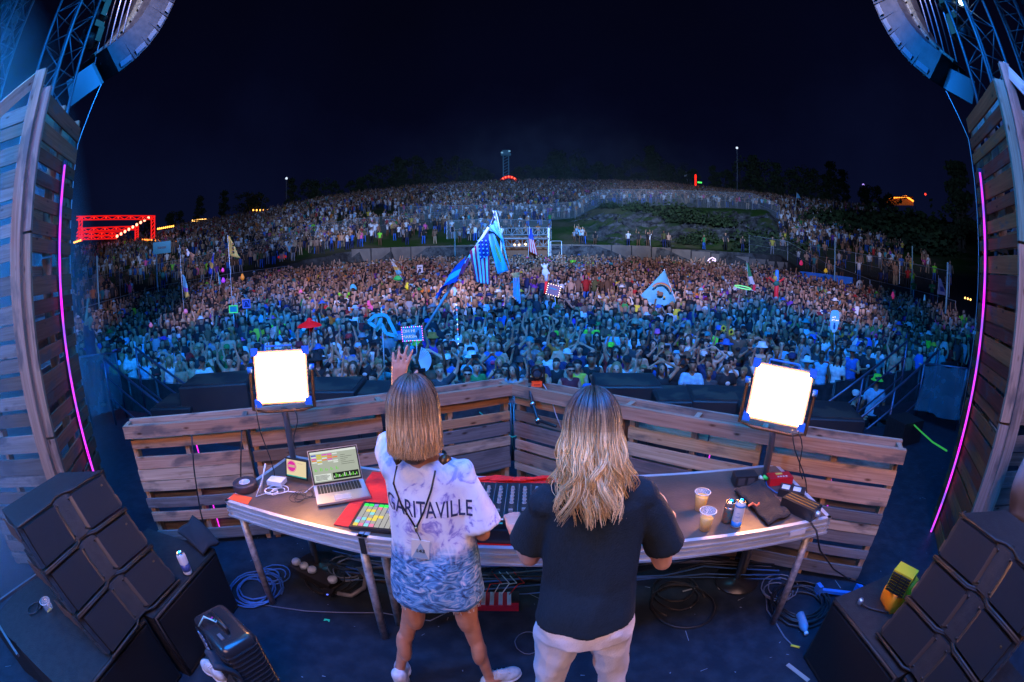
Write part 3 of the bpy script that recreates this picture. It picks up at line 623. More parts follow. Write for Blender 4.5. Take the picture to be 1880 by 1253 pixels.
# ------------------------------------------------------------------ pallet railing round the booth
m_wood = woodmat('pallet_wood')
WC = [(.52, .32, .19), (.46, .27, .16), (.40, .24, .15), (.52, .34, .21), (.34, .23, .16), (.25, .20, .17), (.54, .38, .24)]
def plank(mb, a, b, w, h, up=(0, 0, 1), c=None): mb.col = tuple(np.array(c or random.choice(WC))*random.uniform(.8, 1.1)); mb.beam(a, b, w, h, up)
def rail_pallet(P, Q, nrm, zt, pat, label):
    """upright pallet between ground points P and Q, boards on the side nrm points to"""
    P, Q, nrm = Vector(P), Vector(Q), Vector(nrm); t = thing('pallet', label, 'pallet', P, 'pallets forming the booth railing')
    d = (Q - P).normalized(); L_ = (Q - P).length
    for k in (.03, .5, .97):
        m = MB(); c = random.choice(WC[:5]); plank(m, P + d*L_*k + Vector((0, 0, .0)) - nrm*.055, P + d*L_*k + Vector((0, 0, zt)) - nrm*.055, .04, .09, up=nrm, c=c); m.build('stringer', m_wood, t, attrs=True)
    for z, h, o_, c in pat:
        m = MB(); plank(m, P + d*o_ + Vector((0, 0, z)), P + d*(L_ - random.uniform(.005, .02)) + Vector((0, 0, z + random.uniform(-.008, .008))), .02, h, c=c); m.build('board', m_wood, t, attrs=True)
    for z, h, o_, c in pat[::2]:
        m = MB(); plank(m, P + d*.01 + Vector((0, 0, z + .03)) - nrm*.112, P + d*(L_-.01) + Vector((0, 0, z + .03)) - nrm*.112, .018, h, c=c); m.build('back_board', m_wood, t, attrs=True)
LA, LB, RB_ = Vector((-2.97, 2.27, 0)), Vector((-.012, 3.73, 0)), Vector((2.50, 1.80, 0)); LC = Vector((.012, 3.73, 0))
nl = Vector((0.4412, -0.8974, 0)); nr = Vector((-0.6111, -0.7916, 0))
gy = (.20, .18, .17); lt = (.58, .42, .28); dk = (.24, .16, .11); pk = (.52, .31, .20)
def pats(i):
    base = [[(.94, .075, .02, pk), (.78, .10, .02, pk), (.675, .095, .01, lt), (.575, .09, .01, lt), (.42, .085, .0, gy), (.29, .085, .01, pk), (.10, .10, .0, gy)],
            [(.90, .11, .01, pk), (.76, .09, .0, dk), (.62, .10, .01, pk), (.50, .09, .02, pk), (.36, .08, .01, gy), (.22, .08, .01, pk), (.08, .09, .0, dk)],
            [(.96, .085, .01, (.50, .24, .11)), (.82, .075, .01, (.48, .25, .12)), (.70, .11, .0, gy), (.58, .085, .0, lt), (.475, .095, .0, gy), (.37, .11, .0, gy), (.16, .1, .01, dk)],
            [(.96, .08, .01, (.48, .24, .12)), (.82, .085, .01, dk), (.69, .13, .0, (.25, .17, .14)), (.55, .08, .01, pk), (.43, .10, .0, (.40, .26, .18)), (.33, .07, .0, lt), (.12, .1, .01, dk)],
            [(.89, .09, .01, (.62, .43, .24)), (.76, .10, .01, (.60, .42, .26)), (.62, .13, .0, (.22, .16, .14)), (.50, .08, .02, pk), (.36, .08, .01, gy), (.22, .08, .01, pk), (.08, .09, .0, dk)],
            [(.88, .105, .02, pk), (.73, .13, .0, pk), (.57, .075, .01, gy), (.47, .07, .02, lt), (.38, .09, .0, gy), (.26, .07, .0, gy), (.10, .10, .02, gy)]]
    return base[i]
lp = ['outer pallet of the left booth rail with pinkish weathered boards', 'middle pallet of the left booth rail, behind the left work light pole', 'inner pallet of the left booth rail with grey boards at the corner']
rp = ['inner pallet of the right booth rail with one wide brown board', 'middle pallet of the right booth rail with pale yellow boards', 'outer pallet of the right booth rail with open lower slats']
for i in range(3):
    rail_pallet(LA.lerp(LB, i/3 + .003), LA.lerp(LB, (i+1)/3 - .003), nl, 1.0, pats(i), lp[i])
    rail_pallet(LC.lerp(RB_, i/3 + .003), LC.lerp(RB_, (i+1)/3 - .003), nr, 1.0, pats(3+i), rp[i])
def cap_rail(P, Q, nrm, label):
    t = thing('cap_rail', label, 'railing board', P); z = Vector((0, 0, 1.052))
    m = MB(); plank(m, P + z + nrm*.03, Q + z + nrm*.03, .04, .10, c=(.52, .30, .19)); m.build('front_board', m_wood, t, attrs=True)
    m = MB(); plank(m, P + Vector((0, 0, 1.068)) - nrm*.145, Q + Vector((0, 0, 1.068)) - nrm*.145, .03, .075, c=(.42, .3, .22)); m.build('rear_board', m_wood, t, attrs=True)
    for k in (.0, .33, .5, .66, .99):
        m = MB(); p = P.lerp(Q, k) + Vector((0, 0, 1.055)); plank(m, p + nrm*.008, p - nrm*.128, .04, .07, c=(.45, .3, .2)); m.build('block', m_wood, t, attrs=True)
cap_rail(LA, LB, nl, 'long pale pink timber cap along the left booth rail')
cap_rail(LC, RB_, nr, 'long pale pink timber cap along the right booth rail')

# ------------------------------------------------------------------ table of two stage decks
m_alu = mat('aluminium', (.62, .63, .66), .36, .45, c2=(.46, .48, .50), scale=5, stretch=(1, 8, 8), bump=.12)
m_ply = mat('phenolic_top', (.085, .056, .042), .34, c2=(.15, .10, .075), scale=4, bump=.15, bscale=60, detail=8, ramp=(.4, .75))
m_gaff = mat('black_gaffer', (.01, .01, .01), .7)
m_steel = mat('galvanised_tube', (.42, .40, .41), .45, .4, c2=(.2, .2, .21), scale=30)
TZ = .845
def deck(F0, F1, label, legs, open_end=None):
    F0, F1 = Vector(F0), Vector(F1); d = (F1 - F0).normalized(); n = Vector((-d.y, d.x, 0)); L_ = (F1 - F0).length; W_ = .75
    t = thing('deck_table', label, 'table', (F0.x, F0.y, 0), 'stage decks used as the booth table'); F0 = F0.copy(); F0.z = TZ
    m = MB(); c = F0 + d*L_/2 + n*W_/2; M = Matrix((( d.x, n.x, 0), (d.y, n.y, 0), (0, 0, 1)))
    m.box(c - Vector((0, 0, .008)), (L_ - .05, W_ - .05, .016), M); m.build('top', m_ply, t)
    m = MB()
    for a, b in ((F0, F0 + d*L_), (F0 + d*L_, F0 + d*L_ + n*W_), (F0 + d*L_ + n*W_, F0 + n*W_), (F0 + n*W_, F0)):
        e_ = (b - a).normalized(); inn = Vector((-e_.y, e_.x, 0)); z = Vector((0, 0, 1))
        m.beam(a + inn*.013 - z*.004, b + inn*.013 - z*.004, .026, .012); m.beam(a + inn*.016 - z*.055, b + inn*.016 - z*.055, .010, .096)
        m.beam(a + inn*.006 - z*.040, b + inn*.006 - z*.040, .014, .012); m.beam(a + inn*.005 - z*.066, b + inn*.005 - z*.066, .012, .010); m.beam(a + inn*.008 - z*.100, b + inn*.008 - z*.100, .022, .012)
    m.build('frame', m_alu, t)
    for (u, v, zt) in legs:
        m = MB(True); p = F0 + d*u + n*v; m.tube([(p.x, p.y, .004), (p.x, p.y, TZ-.1)], .0245, 14); m.build('leg', m_steel, t)
    return t, F0, d, n
tL, FL, dL, nL_ = deck((-1.705, 1.943, 0), (-.752, 1.785, 0), 'left aluminium stage deck of the booth table, under the laptop', [(.07, .05, 0), (.93, .06, 0), (.07, .68, 0), (.9, .68, 0)])
tR, FR, dR, nR_ = deck((-.742, 1.783, 0), (1.742, 1.652, 0), 'long right aluminium stage deck of the booth table, under cups and cans', [(.02, .2, 0), (2.38, .05, 0), (.3, .68, 0), (2.36, .62, 0)])
for i, (px, ww, lb) in enumerate([(680, .03, 'black gaffer tape strip over the joint of the two decks'), ]):
    m = MB(); p = onz(676, 985, TZ); m.beam((-.748, 1.7795, TZ-.002), (-.748, 1.7775, TZ-.1), .03, .003, up=(0, 1, 0)); tag(m.build('gaffer_strip', m_gaff), lb, 'tape')
m_lbl = mat('white_label', (.6, .6, .62), .6); m = MB(); p = FR + dR*2.2 - nR_*.0025; m.beam(p + Vector((0, 0, -.052)), p + dR*.11 + Vector((0, 0, -.050)), .002, .035); tag(m.build('label_strip', m_lbl), 'white label strip stuck on the right end of the table edge', 'label')

# ------------------------------------------------------------------ things on the table
m_red = mat('red_cloth', (.75, .015, .01), .8, c2=(.55, .008, .008), scale=8, bump=.4)
pts = [onz(613, 965, TZ), onz(684, 868, TZ), (-.55, 2.48, TZ), (.15, 2.47, TZ), (.60, 2.37, TZ), (.74, 2.1, TZ), onz(1257, 991, TZ)]
m = MB(); n = len(pts); P0 = [Vector((p[0], p[1], TZ + .003)) for p in pts]; P1 = [Vector((p[0], p[1], TZ + .007)) for p in pts]; m.add(P0 + P1, [tuple(range(n-1, -1, -1)), tuple(range(n, 2*n))] + [(i, (i+1) % n, n + (i+1) % n, n + i) for i in range(n)])
for k in range(7): x = -.2 + k*.07; m.tube([(x + random.uniform(-.03, .03), 2.44, TZ + .012), (x + .1, 2.42 + random.uniform(-.02, .03), TZ + .03), (x + .2, 2.45, TZ + .014)], .012, 6)
tag(m.build('red_cloth', m_red), 'bright red cloth spread on the table under the mixer and pads', 'cloth')
# laptop
m_lap = mat('laptop_aluminium', (.60, .60, .62), .3, .85)
A, B, C_, D = onz(582.6, 926.5, .87), onz(685.6, 910, .87), onz(674.8, 877.7, .87), onz(582.6, 886.8, .87)
u = (B - A).normalized(); v = Vector((-u.y, u.x, 0)); wL, dp = .315, .225; A = Vector((A.x, A.y, TZ + .012)); M = Matrix(((u.x, v.x, 0), (u.y, v.y, 0), (0, 0, 1)))
lap = thing('laptop', 'open silver laptop showing music software on its screen', 'laptop', A)
def loc(org, x, y, z, M=M): return org + M @ Vector((x, y, z))
m = MB(); m.box(loc(A, wL/2, dp/2, .006), (wL, dp, .014), M); base = m.build('base', m_lap, lap)
m = MB()
for r_ in range(6):
    for c in range(14): m.box(loc(A, .028 + c*.0192, .212 - r_*.0175, .0148), (.0165, .0145, .003), M)
m.build('keyboard', m_dark, base); m = MB(); m.box(loc(A, wL/2, .045, .0142), (.10, .062, .0015), M); m.build('trackpad', mat('trackpad', (.5, .5, .5), .25, .5), base)
tl = R(22); Ms = M @ Matrix.Rotation(-tl, 3, 'X'); So = loc(A, 0, dp + .002, .012)
m = MB(); m.box(So + Ms @ Vector((wL/2, .004, .108)), (wL, .008, .216), Ms); lid = m.build('lid', m_lap, lap)
m = MB(); m.box(So + Ms @ Vector((wL/2, -.0012, .110)), (wL - .008, .002, .206), Ms); m.build('bezel', m_dark, lid)
SCN = dict(bg=emis('screen_grey', (.55, .60, .50), .75), dark=emis('screen_dark', (.03, .035, .03), .6), blue=emis('screen_blue', (.08, .12, .7), .9), mag=emis('screen_magenta', (.8, .08, .6), .9), yel=emis('screen_yellow', (.75, .62, .05), .9), ora=emis('screen_orange', (.9, .25, .08), .9), grn=emis('screen_green', (.2, .75, .1), .9), wht=emis('screen_white', (.8, .85, .8), .9))
mlist = list(SCN.values()); idx = {k: i for i, k in enumerate(SCN)}
m = MB(); 
def sq(x0, y0, x1, y1, k, dz=0): m.m = idx[k]; z = -.0026 - dz; m.quad(*[So + Ms @ Vector((.012 + (wL-.024)*a, z, .018 + .186*b)) for a, b in ((x0, y0), (x1, y0), (x1, y1), (x0, y1))])
sq(0, 0, 1, 1, 'bg'); sq(0, .93, 1, 1, 'wht', .0004); cols = ['blue', 'yel', 'mag', 'ora']
for c in range(5):
    for r_ in range(6):
        k = [['blue', 'yel', 'mag', 'mag', 'wht'], ['wht', 'yel', 'yel', 'ora', 'bg'], ['mag', 'yel', 'wht', 'ora', 'ora'], ['ora', 'wht', 'ora', 'mag', 'bg'], ['wht', 'yel', 'bg', 'wht', 'wht'], ['bg', 'wht', 'bg', 'bg', 'wht']][r_][c]
        if k != 'bg': sq(.02 + c*.115, .86 - r_*.055, .125 + c*.115, .90 - r_*.055, k, .0008)
    sq(.05 + c*.115, .36, .07 + c*.115, .36 + random.uniform(.06, .16), 'grn', .0008); sq(.085 + c*.115, .36, .10 + c*.115, .36 + random.uniform(.05, .12), 'grn', .0008)
sq(.42, .04, .98, .26, 'dark', .0008); sq(.02, .04, .38, .26, 'wht', .0008)
for q in range(14): sq(.44 + q*.037, .10, .46 + q*.037, .10 + random.uniform(.02, .13), 'grn' if q % 3 else 'wht', .0012)
for q in range(5): sq(.04, .07 + q*.035, .20 + random.uniform(0, .15), .085 + q*.035, 'dark', .0012)
for q in range(6): sq(.64, .80 - q*.06, .66 + random.uniform(.05, .3), .81 - q*.06, 'dark', .0008)
o = m.build('screen', mlist, lid)
# small screen with a pink round emblem
c0 = ony(528, 890, 2.30); c1 = ony(582, 880, 2.26); c1.z = c0.z = TZ + .03; u2 = (c1 - c0).normalized(); M2 = Matrix(((u2.x, -u2.y, 0), (u2.y, u2.x, 0), (0, 0, 1))) @ Matrix.Rotation(R(-16), 3, 'X')
tb = thing('tablet', 'small black tablet screen with a pink round emblem on cream', 'tablet', c0); wt, ht = .175, .125
m = MB(); m.box(c0 + M2 @ Vector((wt/2, .004, ht/2)), (wt, .008, ht), M2); case = m.build('case', m_dark, tb)
def tq(m, x0, y0, x1, y1, dz): m.quad(*[c0 + M2 @ Vector((wt*a, -.001 - dz, ht*b)) for a, b in ((x0, y0), (x1, y0), (x1, y1), (x0, y1))])
m = MB(); tq(m, .06, .08, .95, .93, 0); scn = m.build('screen', emis('cream_screen', (.95, .78, .48), .85), tb)
m = MB(); tq(m, .06, .08, .95, .14, .0006); m.build('status_bar', emis('teal_bar', (.05, .5, .45), .7), scn)
def disc(m, cx, cy, r0, r1, dz, n=28):
    V = []
    for k in range(n):
        a = 2*math.pi*k/n
        for r_ in (r0, r1): V.append(c0 + M2 @ Vector((cx + r_*math.cos(a), -.001 - dz, cy + r_*math.sin(a))))
    m.add(V, [(2*k, 2*k+1, (2*k+3) % (2*n), (2*k+2) % (2*n)) for k in range(n)])
m = MB(); disc(m, .052, .075, .0, .033, .0008); disc(m, .052, .075, .036, .0385, .0008); m.build('emblem', emis('pink_emblem', (.75, .03, .38), .95), scn)
m = MB(); m.quad(*[c0 + M2 @ Vector((x, -.0022, z)) for x, z in ((.026, .068), (.078, .068), (.078, .084), (.026, .084))]); 
m.build('lettering', emis('cream_letter', (.7, .45, .35), .9), scn); m = MB()
for q in range(1): m.quad(*[c0 + M2 @ Vector((x, -.0022, z)) for x, z in ((.100, .098 - q*.02), (.100 + random.uniform(.03, .055), .098 - q*.02), (.14, .101 - q*.02), (.100, .101 - q*.02))])
m.build('text_line', emis('cream_letter', (.7, .45, .35), .9), scn)
# cables, tape, router
m_wc = mat('white_cable', (.62, .62, .66), .5); m_bc = mat('black_cable', (.012, .012, .014), .5); m_blc = mat('blue_cable', (.03, .10, .26), .5); m_gc = mat('grey_cable', (.12, .13, .16), .5)
def curl(c, r0, n, z=.005, seed=0, jit=.25, ell=1.0, pts=18):
    rr = random.Random(seed); P = []
    for k in range(int(n*pts)):
        a = 2*math.pi*k/pts; r_ = r0*(1 + jit*math.sin(a*.37 + seed) + rr.uniform(-.03, .03)); P.append(Vector(c) + Vector((math.cos(a)*r_ + .02*math.sin(k*.21), math.sin(a)*r_*ell + .02*math.cos(k*.17), z + .003*abs(math.sin(k*.7)) + .004*(k/pts))))
    return P
def cable(name, P, r, m_, label, cat='cable', group=None, n=6):
    m = MB(True); m.tube(P, r, n); return tag(m.build(name, m_), label, cat, group)
rc = onz(500, 893, TZ); 
cable('white_cable', [onz(583, 886, TZ+.01), onz(560, 905, TZ+.01)] + curl(onz(505, 905, TZ), .055, 3.2, .006, 3, ell=.8) + [onz(470, 912, TZ+.006), onz(480, 885, TZ+.05), onz(487, 858, TZ+.10)], .0028, m_wc, 'tangle of white cable beside the roll of tape')
cable('black_cable', curl(onz(553, 915, TZ), .05, 3.5, .004, 8, ell=1.1) + [onz(585, 915, TZ+.004)], .002, m_bc, 'thin black cable coiled left of the laptop')
rt = thing('router', 'white network router with an upright antenna left of the tablet', 'router', rc)
m = MB(); m.box(onz(508, 884, TZ + .03), (.11, .08, .03)); m.build('body', mat('white_plastic', (.6, .6, .62), .4), rt); m = MB(True); a = onz(478, 905, TZ+.03); m.tube([a, ony(487, 852, a.y + .05)], [.006, .005], 8); m.build('antenna', MATS['white_plastic'], rt)
tp = onz(452, 898, TZ); t = thing('tape_roll', 'wide dark roll of gaffer tape on the left table corner', 'tape roll', tp)
m = MB(True); m.lathe(tp, [(.038, .002), (.082, .002), (.084, .006), (.084, .046), (.082, .05), (.038, .05), (.038, .002)], 30); m.build('tape', mat('brown_gaffer', (.045, .03, .03), .55), t)
m = MB(True); m.lathe(tp, [(.030, .003), (.0375, .003), (.0375, .0515), (.030, .0515), (.030, .003)], 30); m.build('core', mat('tape_core', (.45, .45, .5), .6), t)
m = MB(); q = [onz(*p, TZ + .004) for p in ((419, 916), (454, 926), (463, 914), (430, 906))]; m.hexa([x - Vector((0, 0, .003)) for x in q] + q); tag(m.build('orange_tape', mat('orange_tape', (.9, .08, .015), .6, emit=(1, .06, .01), es=.05)), 'orange fluorescent tape patch on the left table corner', 'tape')
# pad controller
a, b, c = onz(640, 966, TZ + .03), onz(720, 974, TZ + .03), onz(676, 917, TZ + .03); u = (b - a).normalized(); v = Vector((-u.y, u.x, 0)); Mp = Matrix(((u.x, v.x, 0), (u.y, v.y, 0), (0, 0, 1))); S = .262; a = Vector((a.x, a.y, TZ + .008))
pc = thing('pad_controller', 'square pad controller with eight rows of lit pads on the red cloth', 'controller', a); m = MB(); m.box(a + Mp @ Vector((S/2, S/2, .010)), (S, S, .02), Mp); pb = m.build('body', m_dark, pc)
PCOL = {'w': emis('pad_white', (.62, .60, .60), .75), 'p': emis('pad_pink', (.95, .25, .45), 1), 'y': emis('pad_yellow', (.95, .75, .15), 1), 'c': emis('pad_cyan', (.3, .8, .9), 1), 'g': emis('pad_green', (.05, .9, .12), 1.3), 'o': mat('pad_off', (.25, .25, .27), .6), 'v': emis('pad_violet', (.55, .4, .95), .9)}
rows = ['ggogggoo', 'wwwpwwww', 'wyywwoww', 'wwcwwwww', 'wwwyywww', 'vcyywwww', 'cwvwwwww', 'ypcpwwww']
for r_ in range(8):
    for c in range(8):
        m = MB(); m.box(a + Mp @ Vector((.018 + c*.0285 + .0115, S - .03 - r_*.0285 - .005, .0215)), (.0235, .0235, .004), Mp); m.build('pad', PCOL[rows[r_][c]], pb)
# players and mixer on a riser
def lx(x, y, z): return FR + dR*(x + .742) + nR_*(y) + Vector((0, 0, z))
MR = Matrix(((dR.x, nR_.x, 0), (dR.y, nR_.y, 0), (0, 0, 1)))
m_blk = mat('gear_black', (.016, .017, .02), .38, coat=.2); m_kn = mat('knob_silver', (.5, .5, .52), .3, .6)
G = {'m': mat('gear_strip', (.045, .046, .052), .4)}
def fader_strip(t, x, y0, w_, cols_=1):
    m = MB()
    for k in range(5): m.lathe(lx(x, y0 + .30 - k*.035, .138), [(.001, .016), (.0075, .016), (.0095, .0), (.012, 0)], 10)
    m.build('knob_row', m_kn, t); m = MB(); m.box(lx(x, y0 + .075, .1385), (.004, .085, .001), MR); m.build('fader_slot', G['m'], t)
    m = MB(); m.box(lx(x, y0 + .05 + random.uniform(0, .05), .144), (.02, .011, .012), MR); m.build('fader_cap', m_kn, t)
t = thing('riser_box', 'black riser case carrying the mixer, red trim at its foot', 'case', lx(-.05, .02, 0)); m = MB(); m.box(lx(-.06, .235, .048), (.90, .41, .075), MR); m.build('body', m_blk, t); m = MB(); m.box(lx(-.06, .024, .0085), (.86, .004, .004), MR); m.build('trim', emis('red_trim', (.6, .01, .03), .5), t)
mx_ = thing('mixer', 'black multi channel mixer between the two performers', 'mixer', lx(-.03, .2, .086)); m = MB(); m.box(lx(-.03, .235, .111), (.40, .38, .048), MR); mbody = m.build('body', m_blk, mx_)
for i in range(6): fader_strip(mbody, -.205 + i*.062, .05, .06)
m = MB(); 
for i in range(7): m.box(lx(-.236 + i*.062, .235, .1355), (.0015, .36, .001), MR)
m.build('channel_line', mat('panel_line', (.25, .27, .3), .5), mbody)
for x, y, c, nm in ((-.19, .055, (.95, .25, .03), 'orange'), (-.13, .055, (.35, .4, .8), 'blue'), (-.07, .055, (.35, .4, .8), 'blue'), (-.01, .052, (.7, .55, .15), 'amber'), (-.01, .04, (.05, .08, .8), 'indigo'), (.10, .26, (.05, .6, .5), 'teal'), (-.13, .02, (.02, .25, .5), 'cyan'), (-.07, .02, (.02, .25, .5), 'cyan')):
    m = MB(); m.box(lx(x, y, .137), (.04, .009, .003), MR); m.build('indicator', emis('led_' + nm, c, 1.1), mbody)
for s, x0, lb in ((0, -.40, 'black media player left of the mixer, under the raised arm side'), (1, .34, 'black media player right of the mixer, hidden by the black shirt')):
    p = thing('media_player', lb, 'player', lx(x0, .2, .086), 'media players'); m = MB(); m.box(lx(x0, .215, .103), (.30, .38, .032), MR); bd = m.build('body', m_blk, p)
    m = MB(True); m.lathe(lx(x0, .15, .119), [(.105, 0), (.103, .012), (.09, .016), (.03, .016), (.001, .015)], 32); m.build('jog_wheel', mat('jog', (.05, .05, .055), .25, .6), bd); m = MB(); m.box(lx(x0, .345, .123), (.17, .09, .008), MR); m.build('display', emis('player_display', (.03, .12, .25), .8), bd)
m = MB(); m.box(lx(.68, .30, .02), (.10, .12, .03), MR)
# cups, cans
m_cup = mat('clear_cup', (.75, .78, .8), .12, alpha=.22, spec=.8); m_beer = mat('beer', (.85, .42, .05), .3, emit=(.7, .33, .04), es=.12)
def cup(p, lab_, tilt=0, h=.115, fill=.07, g='clear plastic cups'):
    p = Vector(p); t = thing('plastic_cup', lab_, 'cup', p, g); m = MB(True); m.lathe(p, [(.001, .001), (.027, .001), (.042, h), (.044, h + .002), (.0445, h-.002), (.0405, h-.004), (.0265, .003), (.001, .003)], 28); m.build('cup', m_cup, t)
    m = MB(True); m.lathe(p, [(.001, .0035), (.026, .0035), (.026 + .0145*fill/h, fill), (.001, fill)], 24); m.build('drink', m_beer, t); m = MB(True); m.lathe(p, [(.0425, h), (.0455, h+.001), (.0455, h+.004), (.0425, h+.004)], 28); m.build('rim', mat('cup_rim', (.6, .6, .62), .3), t); return t
cup(onz(1284, 937, TZ + .0), 'half full clear cup of pale beer, rear of the two by the cans', fill=.088); cup(onz(1293, 973, TZ), 'clear cup of pale beer nearest the table edge', fill=.074)
def can(p, h, r_, mcol, lab_, bands, tiltM=None):
    p = Vector(p); t = thing('drink_can', lab_, 'can', p); m = MB(True); m.lathe(p, [(.001, .002), (r_*.75, .0), (r_*.97, .008), (r_, .014), (r_, h-.02), (r_*.97, h-.012), (r_*.82, h)], 28); bd = m.build('body', mcol, t)
    m = MB(True); m.lathe(p, [(r_*.82, h), (r_*.84, h+.003), (r_*.78, h+.003), (r_*.76, h-.003), (.001, h-.004)], 28); m.build('lid', mat('can_lid', (.7, .68, .66), .22, 1), t)
    for z, hh, mc in bands: m = MB(True); m.lathe(p + Vector((0, 0, z)), [(r_+.0004, 0), (r_+.0006, .0005), (r_+.0006, hh), (r_+.0004, hh)], 28); m.build('band', mc, bd)
    return t, bd
m_wcan = mat('white_can', (.72, .75, .78), .3, .2); m_bcan = mat('blue_can_print', (.03, .22, .55), .35); m_tcan = mat('teal_can_print', (.02, .16, .17), .35, .4, c2=(.25, .1, .06), scale=60)
t, bd = can(onz(1350, 967, TZ), .155, .029, m_wcan, 'tall white and blue can with blue script print', [(.012, .03, m_bcan), (.128, .012, m_bcan)]); pc_ = onz(1350, 967, TZ)
for zz, tx, sz in ((.098, 'vay', .022), (.075, 'malls', .014), (.052, 'seltz', .010)):
    me = textmesh('~' if zz > .09 else tx[:4], sz*1.2); me.materials.append(m_bcan)
    for vv in me.vertices: a_ = math.atan2(-pc_.y, -pc_.x) + vv.co.x/.0297; vv.co = Vector((math.cos(a_)*.0302, math.sin(a_)*.0302, zz + vv.co.y))
    link('print', me, None, bd)
can(onz(1334, 958, TZ), .122, .031, m_tcan, 'shorter dark teal can behind the tall white can', [(.09, .01, MATS['can_lid'])])
# black folded cloth with a red scrap
m = MB(True); q = [onz(*p, TZ) for p in ((1348, 908), (1396, 887), (1450, 950), (1408, 968), (1372, 938))]; cc = sum(q, Vector())/5
def fold(u_, v_):
    a_ = q[0].lerp(q[1], u_); b_ = q[3].lerp(q[2], u_); p = a_.lerp(b_, v_); return (p.x, p.y, TZ + .016 + .008*math.sin(u_*9 + v_*4) + .005*math.sin(v_*23))
m.grid(fold, 14, 18); me_o = m.build('black_towel', mat('black_towelling', (.018, .015, .014), .95, bump=.8, bscale=90)); md = me_o.modifiers.new('s', 'SOLIDIFY'); md.thickness = .014; tag(me_o, 'folded black towel beside the cans', 'towel')
m = MB(); p = onz(1374, 930, TZ + .038); m.tube([p, p + Vector((.03, .01, .01)), p + Vector((.05, -.01, .0)), p + Vector((.07, .0, .008))], .007, 6); tag(m.build('earbud_tangle', mat('orange_scrap', (.7, .15, .06), .5)), 'small orange earplugs lying on the black towel', 'earplugs')
# boxes on the right end
def gbox(name, pix, z, dims, yaw, m_, label, cat, extra=None, zb=None):
    p = onz(*pix, z); c = Vector((p.x, p.y, TZ + .002)); t = thing(name, label, cat, c); M_ = rotz(R(yaw)); m = MB(); m.box(c + Vector((0, 0, dims[2]/2)), dims, M_); bd = m.build('body', m_, t)
    if extra: extra(t, c, M_, dims, bd)
    return t
def ex_psu(t, c, M_, d, bd):
    m = MB()
    for k in range(3): m.box(c + M_ @ Vector((-.03 + k*.03, 0, d[2] + .001)), (.006, d[1]*.9, .004), M_)
    m.build('ridge', mat('brass_edge', (.5, .32, .08), .35, .7), bd); m = MB(True); m.lathe(c + M_ @ Vector((0, -d[1]/2, d[2]*.5)), [(.018, -.002), (.018, .02), (.012, .022), (.001, .022)], 16, ax=M_ @ Vector((0, -1, 0))); m.build('socket', m_kn, bd)
gbox('power_supply', (1472, 925), .9, (.11, .23, .07), 25, m_blk, 'black power supply box with brass ridges on the right table end', 'power supply', ex_psu)
def ex_dev(t, c, M_, d, bd):
    m = MB()
    for k in range(4): m.box(c + M_ @ Vector((-.02 + k*.02, -.02, d[2] + .001)), (.012, .012, .003), M_)
    m.build('button', mat('white_plastic2', (.6, .6, .6), .4), bd); m = MB(); m.box(c + M_ @ Vector((.0, .02, d[2] + .001)), (.05, .02, .003), M_); m.build('sticker', mat('yellow_label', (.6, .5, .1), .6), bd)
    for x, g in ((-.09, (.05, .7, .1)), (-.12, (.5, .6, .5))): m = MB(True); m.tube([c + M_ @ Vector((x, 0, .03)), c + M_ @ Vector((x - .03, .0, .05))], .012, 10); m.build('plug', mat('plug_%d' % int(-x*100), g, .5), bd)
gbox('connector_box', (1432, 872), .9, (.17, .09, .05), -8, mat('red_metal', (.55, .012, .02), .35), 'red connector box with four small buttons and green plugs', 'connector box', ex_dev)
gbox('outlet_box', (1368, 872), .9, (.15, .09, .07), -10, m_blk, 'black outlet box behind the towel', 'outlet box', lambda t, c, M_, d, bd: [MB_socket(c, M_, d, bd, x) for x in (-.035, .035)]) if False else None
def ex_out(t, c, M_, d, bd):
    for x in (-.035, .03): m = MB(); m.box(c + M_ @ Vector((x, -d[1]/2 - .001, .035)), (.045, .004, .045), M_); m.build('outlet', mat('outlet_face', (.05, .05, .055), .5), bd)
gbox('outlet_box', (1368, 874), .9, (.15, .09, .07), -10, m_blk, 'black outlet box behind the towel', 'outlet box', ex_out)
def ex_di(t, c, M_, d, bd):
    for x in (-.045, .03): m = MB(); m.box(c + M_ @ Vector((x, 0, d[2] + .001)), (.05, .055, .002), M_); m.build('sticker', m_lbl, bd)
gbox('di_box', (1456, 895), .9, (.17, .10, .045), -42, m_blk, 'black direct box with two white stickers by the red connector box', 'direct box', ex_di)
m = MB(True); P = [onz(1405, 876, TZ+.02), onz(1408, 893, TZ+.01), onz(1425, 905, TZ+.01), onz(1447, 908, TZ+.01), onz(1452, 900, TZ+.02)]; m.tube(P, .005, 6); tag(m.build('blue_cable', m_blc), 'short blue cable joining the boxes on the right table end', 'cable')
cable('black_cable', [onz(1470, 935, TZ+.03), onz(1478, 945, TZ+.0), onz(1499, 975, TZ-.01), rng(1505, 1010, 2.35), rng(1530, 1045, 2.6), onz(1560, 1065, .3), onz(1600, 1078, .05), onz(1640, 1080, .02)], .006, m_bc, 'black cable hanging from the power supply down to the floor')
cable('grey_cable', [onz(1340, 876, TZ+.005), onz(1362, 887, TZ+.005), onz(1385, 889, TZ+.01), onz(1395, 880, TZ+.03)], .003, m_gc, 'thin grey cable from the outlet box')

